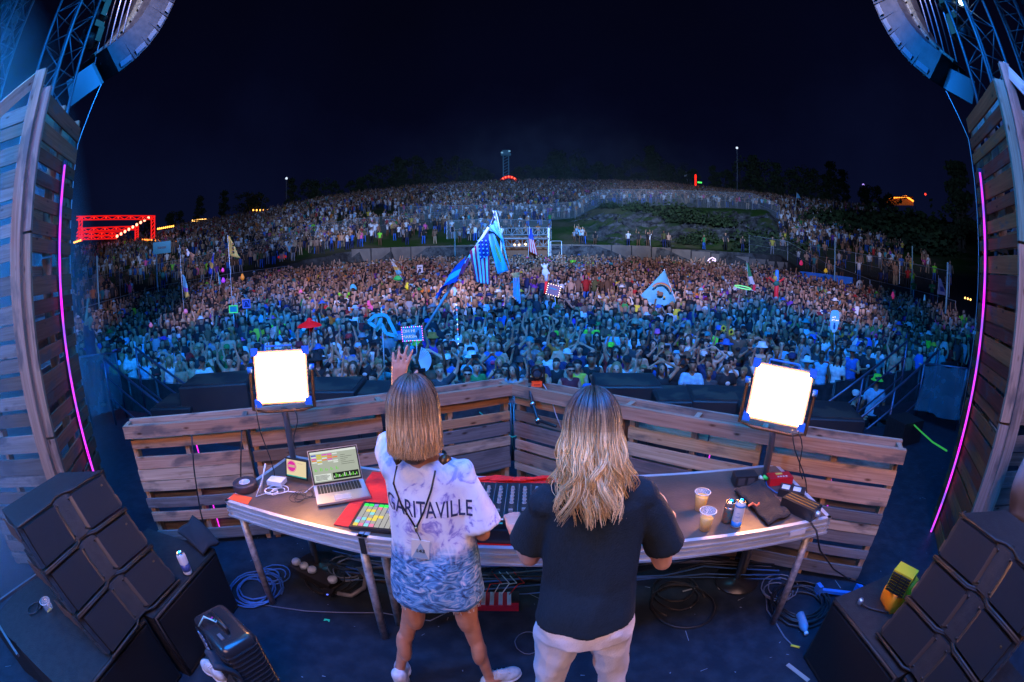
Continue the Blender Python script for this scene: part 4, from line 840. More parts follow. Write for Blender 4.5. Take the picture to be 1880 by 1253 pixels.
# ------------------------------------------------------------------ work lights
m_bluec = mat('blue_corner', (.02, .16, .60), .4)
def work_light(c, w_, h_, yaw, roll, polexy, label):
    c = Vector(c); M_ = rotz(yaw) @ Matrix.Rotation(R(-4), 3, 'X') @ Matrix.Rotation(roll, 3, 'Y'); t = thing('work_light', label, 'work light', (polexy[0], polexy[1], 0), 'square panel work lights on poles')
    def L(x, y, z): return c + M_ @ Vector((x, y, z))
    m = MB(); m.box(L(0, .02, 0), (w_ + .03, .035, h_ + .03), M_); bd = m.build('housing', mat('housing_grey', (.35, .25, .22), .5), t)
    m = MB(); m.box(L(0, -.0005, 0), (w_, .006, h_), M_); m.build('lamp_panel', emis('panel_glow', (1.0, .42, .13), 85), t)
    for sx_ in (-1, 1):
        for sz in (-1, 1): m = MB(); m.box(L(sx_*(w_/2 + .008), .018, sz*(h_/2 + .008)), (.045, .05, .045), M_); m.build('corner_guard', m_bluec, bd)
    m = MB(); m.tube([L(-w_*.3, .02, h_/2 + .015), L(-w_*.3, .02, h_/2 + .04), L(w_*.25, .02, h_/2 + .04), L(w_*.25, .02, h_/2 + .015)], .006, 8); m.build('handle', m_bluec, t)
    m = MB(); s = w_/2 + .045; m.tube([L(-s, .02, .06), L(-s, .02, -h_/2 - .05), L(-s*.6, .02, -h_/2 - .065), L(s*.6, .02, -h_/2 - .065), L(s, .02, -h_/2 - .05), L(s, .02, .06)], .011, 8); m.build('yoke', mat('rusty_yoke', (.10, .05, .02), .5, .4), t)
    for sx_ in (-1, 1): m = MB(True); m.lathe(L(sx_*s, .02, .05), [(.001, -.015), (.02, -.015), (.02, .015), (.001, .015)], 14, ax=M_ @ Vector((1, 0, 0))); m.build('knob', m_bluec, t)
    m = MB(True); b_ = L(0, .02, -h_/2 - .06); m.tube([b_, (polexy[0], polexy[1], b_.z - .08), (polexy[0], polexy[1], .004)], .021, 14); m.build('pole', mat('pole_steel', (.22, .25, .3), .4, .7), t)
    m = MB(True); m.lathe((polexy[0], polexy[1], .003), [(.001, 0), (.17, 0), (.17, .012), (.04, .02), (.022, .03)], 24); m.build('base_plate', m_dark, t)
work_light(rng(516, 693, 2.80), .315, .30, R(27), R(2.5), (-1.455, 2.50, 0), 'glowing square work light with blue corners above the left rail')
work_light(rng(1432, 727, 2.60), .335, .30, R(-33), R(4.5), (1.57, 2.22, 0), 'glowing square work light with blue corners above the right rail')
for i, (a, b) in enumerate([((470, 745), (505, 890)), ((540, 750), (545, 825)), ((1455, 790), (1480, 905)), ((1465, 792), (1475, 880))]):
    P = [rng(a[0] + (b[0]-a[0])*k/6 + (5 if i % 2 else -4)*math.sin(k), a[1] + (b[1]-a[1])*k/6, 2.72 if i < 2 else 2.5) for k in range(7)]
    cable('lamp_cable', P, .004, m_bc, ['black cable looping down from the left work light yoke', 'short thin cable hanging under the left work light', 'thick black cable hanging from the right work light', 'thin black cable beside the thick one under the right work light'][i])
# moving head on an articulated arm, clamped to the rail corner
mh = thing('moving_head_lamp', 'black moving head lamp with orange tag on the rail corner', 'stage lamp', rng(985, 705, 3.68)); c = rng(985, 682, 3.68)
m = MB(True); m.ell(c, (.05, .07, .055)); m.lathe(c + Vector((0, -.05, 0)), [(.045, 0), (.045, -.03), (.036, -.034), (.034, -.02), (.001, -.018)], 22, ax=(0, 1, 0)); m.build('head', m_dark, mh, mods=None)
m = MB(True); m.lathe(c + Vector((0, -.088, 0)), [(.001, -.004), (.02, -.003), (.03, .0)], 20, ax=(0, 1, 0)); m.build('lens', mat('lens_glass', (.02, .05, .07), .05, coat=1), mh)
m = MB()
for s in (-1, 1): m.box(c + Vector((s*.062, 0, -.015)), (.014, .05, .10))
m.box(c + Vector((0, 0, -.075)), (.14, .07, .03)); m.build('yoke', m_dark, mh); m = MB(); m.box(c + Vector((.0, -.045, -.097)), (.085, .03, .045)); m.build('tag', mat('orange_tag', (.95, .09, .02), .5, emit=(1, .07, .01), es=.12), mh)
m = MB(); m.box(c + Vector((0, -.0605, -.10)), (.05, .002, .008)); m.build('tag_print', mat('tag_print', (.5, .02, .02), .5), mh)
arm = thing('articulated_arm', 'black jointed arm hanging from the rail corner, ending in a clamp', 'arm', rng(975, 715, 3.58)); P = [rng(972, 712, 3.6), rng(978, 742, 3.52), rng(988, 772, 3.42), rng(1020, 783, 3.3)]
for a, b in zip(P[:-1], P[1:]): m = MB(True); m.caps(a, b, .016, .013); m.build('segment', m_dark, arm)
for p in P[1:3]: m = MB(True); m.lathe(p, [(.001, -.022), (.024, -.022), (.024, .022), (.001, .022)], 14, ax=(0, 1, .2)); m.build('joint', mat('joint_chrome', (.4, .42, .45), .25, 1), arm)
cable('grey_cable', [rng(997, 705, 3.55), rng(1010, 725, 3.5), rng(1020, 760, 3.45), rng(1030, 785, 3.4)], .004, mat('pale_cable', (.35, .38, .42), .4), 'pale grey cable falling from the moving head lamp')
m = MB(True); m.tube([rng(880, 757, 3.95), rng(940, 803, 3.95), rng(1000, 783, 3.95), rng(1040, 790, 3.9)], .006, 6); tag(m.build('glowing_cable', emis('cyan_tube', (.02, .35, .6), .5)), 'thin cyan lit cable behind the booth corner', 'cable')
# magenta tube seen through the railing gaps
for i, (a, b) in enumerate([((356, 800), (388, 905)), ((388, 915), (405, 975)), ((1318, 780), (1295, 865)), ((1530, 840), (1517, 945))]):
    m = MB(True); rr = [3.65, 3.55, 3.5, 3.3][i]; m.tube([rng(*a, rr), rng(*b, rr)], .006, 6); tag(m.build('light_tube', emis('magenta_tube', (.9, .03, .75), 1.6)), ['thin magenta light tube behind the upper left rail pallet', 'thin magenta light tube behind the lower left rail pallet', 'thin magenta light tube behind the middle right pallet', 'thin magenta light tube behind the outer right pallet'][i], 'light tube')
for i, P in enumerate([[(352, 800), (356, 860), (368, 940), (385, 1000), (388, 1060)], [(444, 790), (442, 880)], [(1303, 793), (1290, 860), (1282, 880)]]):
    cable('rail_cable', [rng(*p, 3.3 if i < 2 else 3.1) for p in P], .006, m_bc, ['black cable taped down the left end of the booth rail', 'straight black cable hanging on the outer left pallet', 'black cable zip tied to the middle right pallet'][i])

# ------------------------------------------------------------------ floor under and around the table
for i, (c, r0, n, mm_, r_, lb) in enumerate([((470, 1085), .17, 5.3, m_blc, .006, 'big coil of blue cable under the left end of the table'), ((500, 1060), .10, 4, m_blc, .005, 'smaller coil of blue cable behind the left table leg'), ((610, 1065), .16, 3.2, m_bc, .007, 'loops of black cable under the laptop side'), ((640, 1045), .13, 2.5, m_gc, .006, 'grey cable loops behind the middle table legs'),
     ((1250, 1110), .19, 1.7, m_bc, .008, 'wide black cable loop on the floor right of the white trousers'), ((1240, 1090), .15, 2.2, m_bc, .006, 'black cable loops under the right deck'), ((1470, 1110), .20, 6, m_bc, .008, 'big black cable coil under the right end of the table'), ((1430, 1085), .12, 3, m_gc, .005, 'grey cable coil left of the big black coil'), ((920, 1060), .14, 2.5, m_bc, .006, 'black cable loops under the mixer'),
     ((965, 1180), .09, 1.0, m_gc, .003, 'thin grey cable loop on the floor left of the white trousers')]):
    p = onz(*c, 0); cable('cable_coil', curl(p, r0, n, .008, i+2), r_, mm_, lb, 'cable coil')
BUN = ['%s %s cable of the floor bundle, %s' % (a, b, c) for c in ('nearest the table legs', 'in its middle', 'nearest the booth rail', 'lying on top') for a, b in (('thin', 'black'), ('thin', 'grey'), ('thick', 'blue'), ('thick', 'black'))]
for i in range(16):
    y = 2.35 + i*.028; z = .02 + (i % 3)*.02; P = [(-1.4 + .25*i % .6, y, z)] + [( -1.2 + k*.32, y + .05*math.sin(k*1.3 + i), z + .01*math.sin(k*2. + i)) for k in range(9)] + [(1.9, y - .25, z)]
    cable('floor_cable', P, random.choice([.004, .006, .008]), random.choice([m_bc, m_gc, m_blc, m_bc]), BUN[i], group='cables bundled along the floor')
cable('grey_cable', [onz(*p, .006) for p in ((480, 1110), (560, 1122), (700, 1125), (790, 1140), (830, 1120), (860, 1095))], .004, m_gc, 'long grey cable crossing the floor in front of the legs')
t = thing('power_strip', 'black power distribution box with white round plugs under the table', 'power box', onz(580, 1060, 0)); a, b = onz(540, 1038, .03), onz(615, 1075, .03); m = MB(); m.beam(a, b, .12, .07); bd = m.build('body', m_blk, t)
for k in (.1, .3, .5, .98): p = a.lerp(b, k) + Vector((0, 0, .04)); m = MB(True); m.lathe(p, [(.001, .03), (.03, .03), (.036, .02), (.036, 0), (.02, -.004)], 16); m.build('plug', mat('plug_blue_white', (.35, .45, .6), .4), bd)
m = MB(); m.box(onz(603, 1088, .06), (.07, .06, .02)); m.build('meter', m_dark, t); m = MB(); m.box(onz(601, 1092, .072), (.012, .01, .004)); m.build('indicator', emis('led_ind', (.1, .15, 1), 2), t)
cable('hose_cable', [onz(620, 1090, .05), onz(645, 1094, .05), onz(668, 1080, .06), onz(672, 1060, .1), onz(660, 1045, .1)], .017, m_gc, 'thick grey power cable curling out of the power box')
t = thing('signal_box', 'red patch box with rows of white connectors under the mixer', 'patch panel', onz(915, 1108, 0)); c = onz(915, 1105, .03); m = MB(); m.box(c, (.26, .14, .05)); bd = m.build('body', mat('red_panel', (.35, .01, .03), .5), t)
for k in range(4):
    m = MB(); m.box(c + Vector((-.095 + k*.055, .0, .03)), (.026, .12, .014)); m.build('connector', mat('grey_blue_plastic', (.30, .40, .45), .5), bd)
m = MB(); m.box(c + Vector((.11, .01, .035)), (.05, .10, .02)); m.build('cover', m_dark, bd)
for k in range(4): P = [c + Vector((-.08 + k*.05, .02, .05)), c + Vector((-.05 + k*.06, .05, .12)), c + Vector((.02 + k*.05, .14, .05)), c + Vector((.05*k - .05, .3, .02))]; cable('patch_cable', P, .0035, [m_red, m_wc, m_wc, m_red][k], ['red lead at the left of the red patch box', 'white lead looping over the red patch box', 'second white lead over the patch box, nearer the cover', 'red lead beside the cover of the patch box'][k])
# bottle
p = onz(1477, 1150, 0); t = thing('water_bottle', 'clear plastic water bottle lying by the right cable coil', 'bottle', p); ax = Vector((-.25, -.95, 0)).normalized(); m = MB(True); m.lathe(p + Vector((0, .1, .033)), [(.001, 0), (.028, .002), (.032, .01), (.032, .13), (.026, .15), (.013, .175), (.013, .19)], 20, ax=ax); m.build('body', mat('pet_blue', (.25, .45, .7), .12, trans=.5), t)
m = MB(True); m.lathe(p + Vector((0, .1, .033)) + ax*.19, [(.015, 0), (.015, .016), (.001, .017)], 14, ax=ax); m.build('cap', m_wc, t)
t = thing('clamp_bar', 'translucent blue plastic ratchet bar on the floor by the right rail', 'bar', onz(1530, 1085, 0)); m = MB(); m.beam(onz(1500, 1083, .04), onz(1578, 1092, .04), .03, .025); m.build('bar', mat('blue_plastic', (.06, .25, .7), .25, trans=.3), t)
for px in (1502, 1575): m = MB(); m.box(onz(px, 1083, .05), (.035, .06, .09)); m.build('jaw', MATS['blue_plastic'], t)
cable('taped_cable', [onz(*p, .006) for p in ((1405, 1090), (1408, 1120), (1425, 1145), (1440, 1170), (1455, 1185), (1470, 1188))], .005, m_gc, 'grey cable with yellow tape marks in front of the right table leg')
m = MB(True); m.tube([onz(1452, 1185, .006), onz(1468, 1189, .006)], .008, 8); tag(m.build('tape_mark', mat('yellow_tape', (.7, .55, .03), .6)), 'yellow tape wrapped round the grey cable end', 'tape')
for i, (px, py, w_, h_, ang) in enumerate([(1265, 1083, .10, .012, 8), (1330, 1077, .11, .025, 12), (1465, 1235, .03, .2, 20)]):
    p = onz(px, py, .004); m = MB(); m.box(p, (w_, h_, .002), rotz(R(ang))); tag(m.build('tape_strip', mat('pale_tape', (.25, .24, .22), .8)), ['narrow pale tape strip on the floor under the right deck', 'wide pale tape strip on the floor under the right deck', 'ragged pale tape strip on the floor before the right speakers'][i], 'tape')
for i, (px, py) in enumerate([(600, 1139), (1362, 1080)]):
    p = onz(px, py, .005); m = MB(); m.add([p + Vector(q) for q in ((-.02, -.012, 0), (.004, -.004, .003), (.022, -.014, 0), (.018, .012, 0), (-.004, .008, .004), (-.02, .01, 0))], [(0, 1, 4, 5), (1, 2, 3, 4)]); tag(m.build('tape_scrap', mat('green_scrap', (.02, .6, .25), .6)), ['green tape scrap on the floor in front of the left table', 'green tape scrap on the floor under the right deck'][i], 'tape')
# ------------------------------------------------------------------ pallet towers left and right of the stage
def tower(P1, P2, side, rows, boardc, label, topb):
    P1, P2 = Vector(P1), Vector(P2); d = (P2 - P1).normalized(); W_ = (P2 - P1).length
    n = Vector((-d.y, d.x, 0)); n = n if n.dot(-P1) > 0 else -n          # towards the stage centre
    for lv in range(rows):
        z0 = lv*1.23 + .0; t = thing('pallet', label[lv], 'pallet', P1 + Vector((0, 0, z0)), 'pallets stacked into the side towers')
        for k in (.02, .5, .98):
            m = MB(); c = random.choice([(.30, .20, .13), (.34, .22, .15), (.26, .18, .13)]); p = P1 + d*W_*k - n*.055; plank(m, p + Vector((0, 0, z0 + .005)), p + Vector((0, 0, z0 + 1.22)), .04 if k != .02 else .05, .09, up=n, c=c); m.build('stringer', m_wood, t, attrs=True)
        z = z0 + .07; i = 0
        while z < z0 + 1.2:
            h = random.choice([.09, .10, .135, .10]); m = MB(); plank(m, P1 + Vector((0, 0, z)) + n*.002, P2 + Vector((0, 0, z + random.uniform(-.008, .008))) + n*.002, .02, h, c=random.choice(boardc)); m.build('board', m_wood, t, attrs=True)
            z += h + (random.choice([.025, .05, .06, .075]) if lv > 0 or side < 0 else random.choice([.006, .012, .03])) if not (side > 0 and lv <= 1) else h + .006; i += 1
        for q in range(5):
            zz = z0 + .1 + q*.25; m = MB(); plank(m, P1 + Vector((0, 0, zz)) - n*.112, P2 + Vector((0, 0, zz)) - n*.112, .018, .13, c=random.choice([(.55, .46, .38), (.5, .36, .22), (.48, .44, .42)])); m.build('back_board', m_wood, t, attrs=True)
    return d, n
brn = [(.20, .07, .04), (.24, .09, .05), (.16, .055, .035), (.26, .11, .06)]
LT1, LT2 = (-3.19, 1.62, 0), (-3.72, 2.38, 0); RT1, RT2 = (3.30, 1.39, 0), (3.98, 2.17, 0)
dl, nlt = tower(LT1, LT2, -1, 3, brn, ['bottom pallet of the left tower, dark brown boards', 'middle pallet of the left tower behind the magenta tube', 'top pallet of the left tower with open gaps'], 0)
dr, nrt = tower(RT1, RT2, 1, 3, [(.34, .085, .03), (.26, .06, .025), (.38, .12, .04), (.22, .045, .025)], ['bottom pallet of the right tower, tight red brown boards', 'middle pallet of the right tower, close red brown boards', 'top pallet of the right tower with open gaps'], 0)
def post(a, b, w_, h_, c, label, name='timber_post', up=(0, 1, 0)): m = MB(); plank(m, a, b, w_, h_, up=up, c=c); return tag(m.build(name, m_wood, loc=a, attrs=True), label, 'timber')
def P(v, z): return Vector((v[0], v[1], z))
# uprights in front of the tower ends, braces running back
a = Vector(LT1) + Vector((-.03, -.13, 0)); post(P(a, 0), P(a, 3.80), .045, .10, (.32, .21, .15), 'tall pale timber upright at the near edge of the left tower', up=nlt)
a2 = rng(75, 142, 3.66); post(a2 + Vector((-.02, 0, .02)), rng(-60, 262, 3.2), .045, .10, (.40, .28, .20), 'diagonal timber brace running down from the left tower top', 'timber_brace', up=(0, 0, 1))
b_ = Vector(LT1) + Vector((.0, -.045, 0)); 
for z0, z1, c, lb in ((0, 1.2, (.28, .19, .14), 'lower side board on the left tower edge'), (1.22, 2.6, (.33, .22, .15), 'middle side board on the left tower edge'), (2.62, 3.66, (.30, .21, .17), 'upper side board on the left tower edge')): post(P(b_, z0), P(b_, z1), .04, .11, c, lb, 'side_board', up=nlt)
a = Vector(RT1) + Vector((.05, -.12, 0)); post(P(a, 0), P(a, 3.80), .045, .10, (.28, .22, .18), 'tall pale timber upright at the near edge of the right tower', up=nrt)
post(rng(1840, 125, 3.62) + Vector((.02, 0, .02)), rng(1960, 260, 3.3), .045, .09, (.45, .40, .36), 'diagonal timber brace running down from the right tower top', 'timber_brace')
b_ = Vector(RT1) + Vector((.0, -.045, 0))
for z0, z1, c, lb in ((0, 1.3, (.36, .30, .26), 'lower side board on the right tower edge'), (1.32, 2.5, (.42, .32, .24), 'middle side board on the right tower edge'), (2.52, 3.66, (.12, .24, .20), 'upper greenish side board on the right tower edge')): post(P(b_, z0), P(b_, z1), .04, .12, c, lb, 'side_board', up=nrt)
# second pallet walls outside the towers
def back_wall(Pa, Pb, rows, cols, label):
    Pa, Pb = Vector(Pa), Vector(Pb); d = (Pb-Pa).normalized(); W_ = (Pb-Pa).length; n = Vector((-d.y, d.x, 0)); n = n if n.dot(-Pa) > 0 else -n
    for lv in range(rows):
        z0 = lv*1.23; t = thing('pallet', label[lv], 'pallet', Pa + Vector((0, 0, z0)), 'pallets of the outer side walls')
        for k in (.02, .5, .98): m = MB(); p = Pa + d*W_*k - n*.055; plank(m, p + Vector((0, 0, z0)), p + Vector((0, 0, z0 + 1.22)), .04, .09, up=n, c=(.4, .33, .27)); m.build('stringer', m_wood, t, attrs=True)
        z = z0 + .07
        while z < z0 + 1.19: h = random.choice([.10, .13, .14]); m = MB(); plank(m, Pa + Vector((0, 0, z)), Pb + Vector((0, 0, z)), .02, h, c=random.choice(cols)); m.build('board', m_wood, t, attrs=True); z += h + random.choice([.01, .03, .05, .08])
pal = [(.22, .20, .18), (.18, .16, .14), (.27, .24, .21), (.17, .13, .10)]
back_wall((-3.50, 1.62, 0), (-4.35, 1.10, 0), 3, pal, ['bottom grey pallet of the hazy wall left of the left tower', 'middle grey pallet of the hazy wall left of the left tower', 'top grey pallet of the hazy wall left of the left tower'])
back_wall((3.66, 1.42, 0), (4.6, .95, 0), 3, pal, ['bottom pale pallet of the wall right of the right tower', 'middle pale pallet of the wall right of the right tower', 'top pale pallet of the wall right of the right tower'])
# LED tubes
def led(base, top, label, sgn):
    t = thing('light_tube', label, 'light tube', base); m = MB(True); m.tube([base + Vector((sgn*.028, .012, 0)), top + Vector((sgn*.028, .012, .04))], .022, 10); m.build('backing_tube', mat('tube_backing', (.02, .02, .05), .3), t)
    k = 26; V = []; m = MB(True); m.tube([base.lerp(top, i/k) for i in range(k+1)], .0105, 10)
    mt = MATS.get('led_tube')
    if mt is None:
        mt = emis('led_tube', (.85, .03, .80), 2.6); N = mt.node_tree.nodes; L = mt.node_tree.links; e_ = N['Emission']; co = N.new('ShaderNodeTexCoord'); mp = N.new('ShaderNodeMapping'); mp.inputs['Scale'].default_value = (.01, .01, 2.4); no = N.new('ShaderNodeTexNoise'); no.inputs['Scale'].default_value = 1.7; no.inputs['Detail'].default_value = 1
        L.new(co.outputs['Object'], mp.inputs[0]); L.new(mp.outputs[0], no.inputs['Vector']); rp = N.new('ShaderNodeValToRGB'); rp.color_ramp.elements[0].position = .4; rp.color_ramp.elements[1].position = .62; rp.color_ramp.elements[0].color = (.16, .05, .50, 1); rp.color_ramp.elements[1].color = (.80, .012, .80, 1); L.new(no.outputs['Fac'], rp.inputs[0]); L.new(rp.outputs[0], e_.inputs[0])
    m.build('tube', mt, t)
def on_wall(px, py, P1, n, off=.06):
    a, b, c = ray(px, py); P1 = Vector(P1) + n*off; tt = (P1.x*n.x + P1.y*n.y)/(a*n.x + b*n.y); return Vector((a*tt, b*tt, H + c*tt))
tl = on_wall(119, 303, LT1, nlt); led(Vector((tl.x, tl.y, .01)), tl, 'glowing magenta tube standing on the left pallet tower', -1)
tr = on_wall(1799, 317, RT1, nrt); br_ = on_wall(1690, 1029, RT1, nrt); led(Vector((tr.x, tr.y, .01)), tr, 'glowing magenta tube standing on the right pallet tower', 1)
# ------------------------------------------------------------------ speaker stacks
m_grille = mat('speaker_grille', (.008, .009, .011), .7, spec=.2, c2=(.014, .015, .017), scale=700, bump=.3, bscale=900, detail=1)
m_cab = mat('cabinet_black', (.012, .012, .013), .5, spec=.35, c2=(.022, .021, .021), scale=25, bump=.25, bscale=120)
m_edge = mat('cabinet_edge', (.022, .018, .016), .5, spec=.3)
def sstack(sgn, P0, P1, zb, zt, label, dep=.55, lean=.10):
    """three line array boxes; P0 nearer end, P1 farther end of the front face at its foot, lean: how far back the top lies"""
    P0, P1 = Vector(P0), Vector(P1); d = (P1-P0).normalized(); W_ = (P1-P0).length; n = Vector((-d.y, d.x, 0)); n = n if n.x*sgn < 0 else -n
    hv = (zt - zb)/3; hh = math.hypot(hv, lean/3)
    for k in range(3):
        zc = zb + hv*k; o = P0 - n*lean*(k/3) ; o.z = zc; t = thing('speaker_cabinet', label[k], 'speaker', o, 'array boxes of the side fill stacks'); up = Vector((0, 0, 1)) - n*(lean/3/hv); up.normalize(); M_ = Matrix(((d.x, -n.x, up.x), (d.y, -n.y, up.y), (d.z, -n.z, up.z)))
        def L(x, y, z): return o + M_ @ Vector((x, y, z))
        m = MB(); g = .012; x0, x1 = .0, W_
        V = [L(x0, .03, g), L(x1, .03, g), L(x1 - .08, dep, g + .06), L(x0 + .08, dep, g + .06), L(x0, .03, hh - g), L(x1, .03, hh - g), L(x1 - .08, dep, hh - g - .075), L(x0 + .08, dep, hh - g - .075)]; m.hexa(V); bd = m.build('cabinet', m_cab, t)
        for a_, b__ in ((.03, W_*.40), (W_*.60, W_ - .03)): m = MB(); m.hexa([L(a_, -.002, g + .012), L(b__, .012, g + .012), L(b__, .06, g + .012), L(a_, .06, g + .012), L(a_, -.002, hh - g - .012), L(b__, .012, hh - g - .012), L(b__, .06, hh - g - .012), L(a_, .06, hh - g - .012)] if a_ < .1 else [L(a_, .012, g + .012), L(b__, -.002, g + .012), L(b__, .06, g + .012), L(a_, .06, g + .012), L(a_, .012, hh - g - .012), L(b__, -.002, hh - g - .012), L(b__, .06, hh - g - .012), L(a_, .06, hh - g - .012)]); m.build('grille', m_grille, t)
        # recessed waveguide: two curved cheeks and a slot
        for s0, s1 in ((W_*.40, W_*.485), (W_*.60, W_*.515)):
            m = MB(True); m.grid(lambda u_, v_: tuple(L(s0 + (s1-s0)*u_, .012 + .10*u_**1.6, g + .02 + (hh - 2*g - .04)*v_)), 8, 2); o_ = m.build('waveguide', mat('waveguide', (.045, .03, .022), .4), t)
        m = MB(); m.box(L(W_/2, .115, hh/2), (.02, .02, hh*.8), M_); m.build('slot', mat('slot_dark', (.005, .005, .005), .8), t)
        for z in (g*.4, hh - g*.4): m = MB(True); m.tube([L(0, .0, z), L(W_*.38, .012, z), L(W_*.46, .05, z), L(W_*.54, .05, z), L(W_*.62, .012, z), L(W_, .0, z)], .0085, 8); m.build('front_edge', m_edge, t)
        for x in (W_*.435, W_*.565):
            for z in (hh*.16, hh*.84): m = MB(True); m.lathe(L(x, .028, z), [(.001, .006), (.007, .005), (.008, 0)], 10, ax=n); m.build('bolt', mat('bolt', (.01, .01, .01), .3), bd)
        m = MB(True); m.lathe(L(W_ - .07 if sgn < 0 else .07, .002, hh*.72), [(.001, .004), (.009, .003), (.009, 0)], 12, ax=n); m.build('badge', mat('badge', (.10, .07, .03), .35, .7), t)
        for e_ in (0, W_):     # rigging plates along the ends
            m = MB(); 
            for q in range(3): m.box(L(e_ + (-.006 if e_ == 0 else .006), .05 + q*.012, hh*(.2 + q*.3)), (.012, .03, hh*.24), M_)
            m.build('rigging_plate', mat('rig_plate', (.07, .06, .055), .35, .6), t)
        for q, (y_, z_) in enumerate(((.20, .55), (.36, .45))): m = MB(); m.box(L(.06*(y_/dep) - .004, y_ + .03, hh*z_), (.006, .09, hh*.38), M_); m.build('handle_recess', mat('recess', (.09, .05, .03), .4), t)
    return d, n
ld, ln = sstack(-1, (-1.885, .695, 0), (-1.885, 1.46, 0), .52, 1.17, ['lowest box of the left speaker stack', 'middle box of the left speaker stack', 'top box of the left speaker stack'], lean=.40)
rd_, rn = sstack(1, (1.70, .18, 0), (1.745, .95, 0), .52, 1.17, ['lowest box of the right speaker stack', 'middle box of the right speaker stack', 'top box of the right speaker stack'], lean=.28)
def sub(x0, y0, y1, sgn, zt, dep, label):
    t = thing('subwoofer', label, 'speaker', (x0, (y0+y1)/2, 0), 'subwoofers under the side stacks'); xa, xb = x0, x0 + sgn*dep
    m = MB(); m.box(((xa + xb)/2, (y0+y1)/2, zt/2), (dep, y1 - y0 - .006, zt)); bd = m.build('cabinet', m_cab, t)
    m = MB(); m.box((xa - sgn*.006, (y0+y1)/2, zt/2), (.02, y1 - y0 - .06, zt - .07)); m.build('grille', m_grille, t)
    m = MB(True); e_ = xa - sgn*.004; m.tube([(e_, y0 + .02, .02), (e_, y1 - .02, .02), (e_, y1 - .02, zt - .012), (e_, y0 + .02, zt - .012), (e_, y0 + .02, .02)], .012, 8); m.build('front_edge', m_edge, t)
sub(-1.87, 1.10, 1.87, -1, .5, .68, 'left stage subwoofer with the can on top'); sub(-1.93, .30, 1.09, -1, .5, .68, 'near subwoofer carrying the left speaker stack')
sub(1.70, .62, 1.34, 1, .5, .68, 'right stage subwoofer with its plain top facing the table'); sub(1.74, -.16, .61, 1, .5, .68, 'near subwoofer carrying the right speaker stack')
cn, _ = can(onz(346, 1053, .502), .15, .031, m_wcan, 'silver white can standing on the left subwoofer', [(.03, .05, mat('navy_print', (.03, .05, .15), .4))])
m = MB(True); q = [onz(330, 985, .51), onz(358, 955, .51), onz(405, 1000, .51), onz(375, 1022, .51)]
m.grid(lambda u_, v_: tuple(q[0].lerp(q[1], u_).lerp(q[3].lerp(q[2], u_), v_) + Vector((0, 0, .02 + .012*math.sin(u_*7 + v_*5)))), 10, 10); o = m.build('black_garment', mat('black_cotton', (.01, .01, .014), .9)); o.modifiers.new('s', 'SOLIDIFY').thickness = .02; tag(o, 'folded black garment lying behind the can on the left subwoofer', 'garment')
# low shelf with cup beyond the left stack
t = thing('road_case', 'low black case with a cup and cable beyond the left stack', 'case', onz(60, 1190, .45)); c = Vector((-2.85, .78, .225)); m = MB(); m.box(c, (.62, .95, .44), rotz(R(8))); m.build('body', m_cab, t); m = MB(); 
m.beam(c + Vector((.25, -.52, .225)), c + Vector((-.36, -.44, .225)), .02, .02); m.beam(c + Vector((-.36, -.44, .225)), c + Vector((-.22, .5, .225)), .02, .02); m.build('edge_trim', mat('trim_alu', (.3, .3, .32), .4, .9), t)
cup(Vector((-2.62, .72, .448)), 'clear cup with a little pale beer on the low case at far left', fill=.04, g=None); cable('cable_coil', curl(Vector((-2.83, .66, .45)), .07, 1.3, .006, 4), .006, m_bc, 'black cable ring on the low case at far left')
# suitcase
sc = Vector((-1.42, 1.22, 0)); t = thing('suitcase', 'black ribbed hard shell suitcase standing by the left subwoofer', 'suitcase', sc); Ms = rotz(R(-28)) @ Matrix.Rotation(R(0), 3, 'X')
def LS(x, y, z): return sc + Ms @ Vector((x, y, z))
m_case = mat('suitcase_shell', (.02, .021, .024), .26, coat=.3); m = MB(True); 
m.box(LS(0, 0, .29), (.36, .23, .50), Ms); sh = m.build('shell', m_case, t); md = sh.modifiers.new('b', 'BEVEL'); md.width = .045; md.segments = 4
for k in range(13): m = MB(); z = .07 + k*.034; m.tube([LS(x, y, z) for x, y in ((-.14, -.117), (.14, -.117), (.172, -.10), (.182, -.06), (.182, .06), (.172, .10), (.14, .117), (-.14, .117), (-.172, .10), (-.182, .06), (-.182, -.06), (-.172, -.10), (-.14, -.117))], .006, 6); m.build('rib', m_case, sh)
m = MB(True); m.tube([LS(-.08, .0, .54), LS(-.075, 0, .575), LS(.075, 0, .575), LS(.08, 0, .54)], .011, 8); m.build('handle', m_dark, t)
for x, y in ((-.14, -.08), (.14, -.08), (-.14, .08), (.14, .08)): m = MB(True); m.lathe(LS(x - .012, y, .024), [(.001, 0), (.022, .0), (.024, .012), (.022, .024), (.001, .024)], 14, ax=Ms @ Vector((1, 0, 0))); m.build('wheel', m_dark, t)
m = MB(); m.box(LS(.08, -.05, .545), (.05, .02, .008), Ms); m.build('logo_plate', mat('plate_grey', (.2, .2, .22), .4, .6), t)
tg = thing('luggage_tag', 'patterned luggage tag with pink and green ribbons on the suitcase', 'luggage tag', LS(-.06, -.1, .56)); m = MB(); m.hexa([LS(-.09, -.128, .50), LS(-.03, -.128, .52), LS(-.03, -.122, .52), LS(-.09, -.122, .50), LS(-.05, -.14, .39), LS(.01, -.14, .41), LS(.01, -.134, .41), LS(-.05, -.134, .39)]); m.build('tag', mat('tag_dark', (.02, .05, .12), .4, c2=(.35, .45, .55), scale=60, ramp=(.48, .52)), tg)
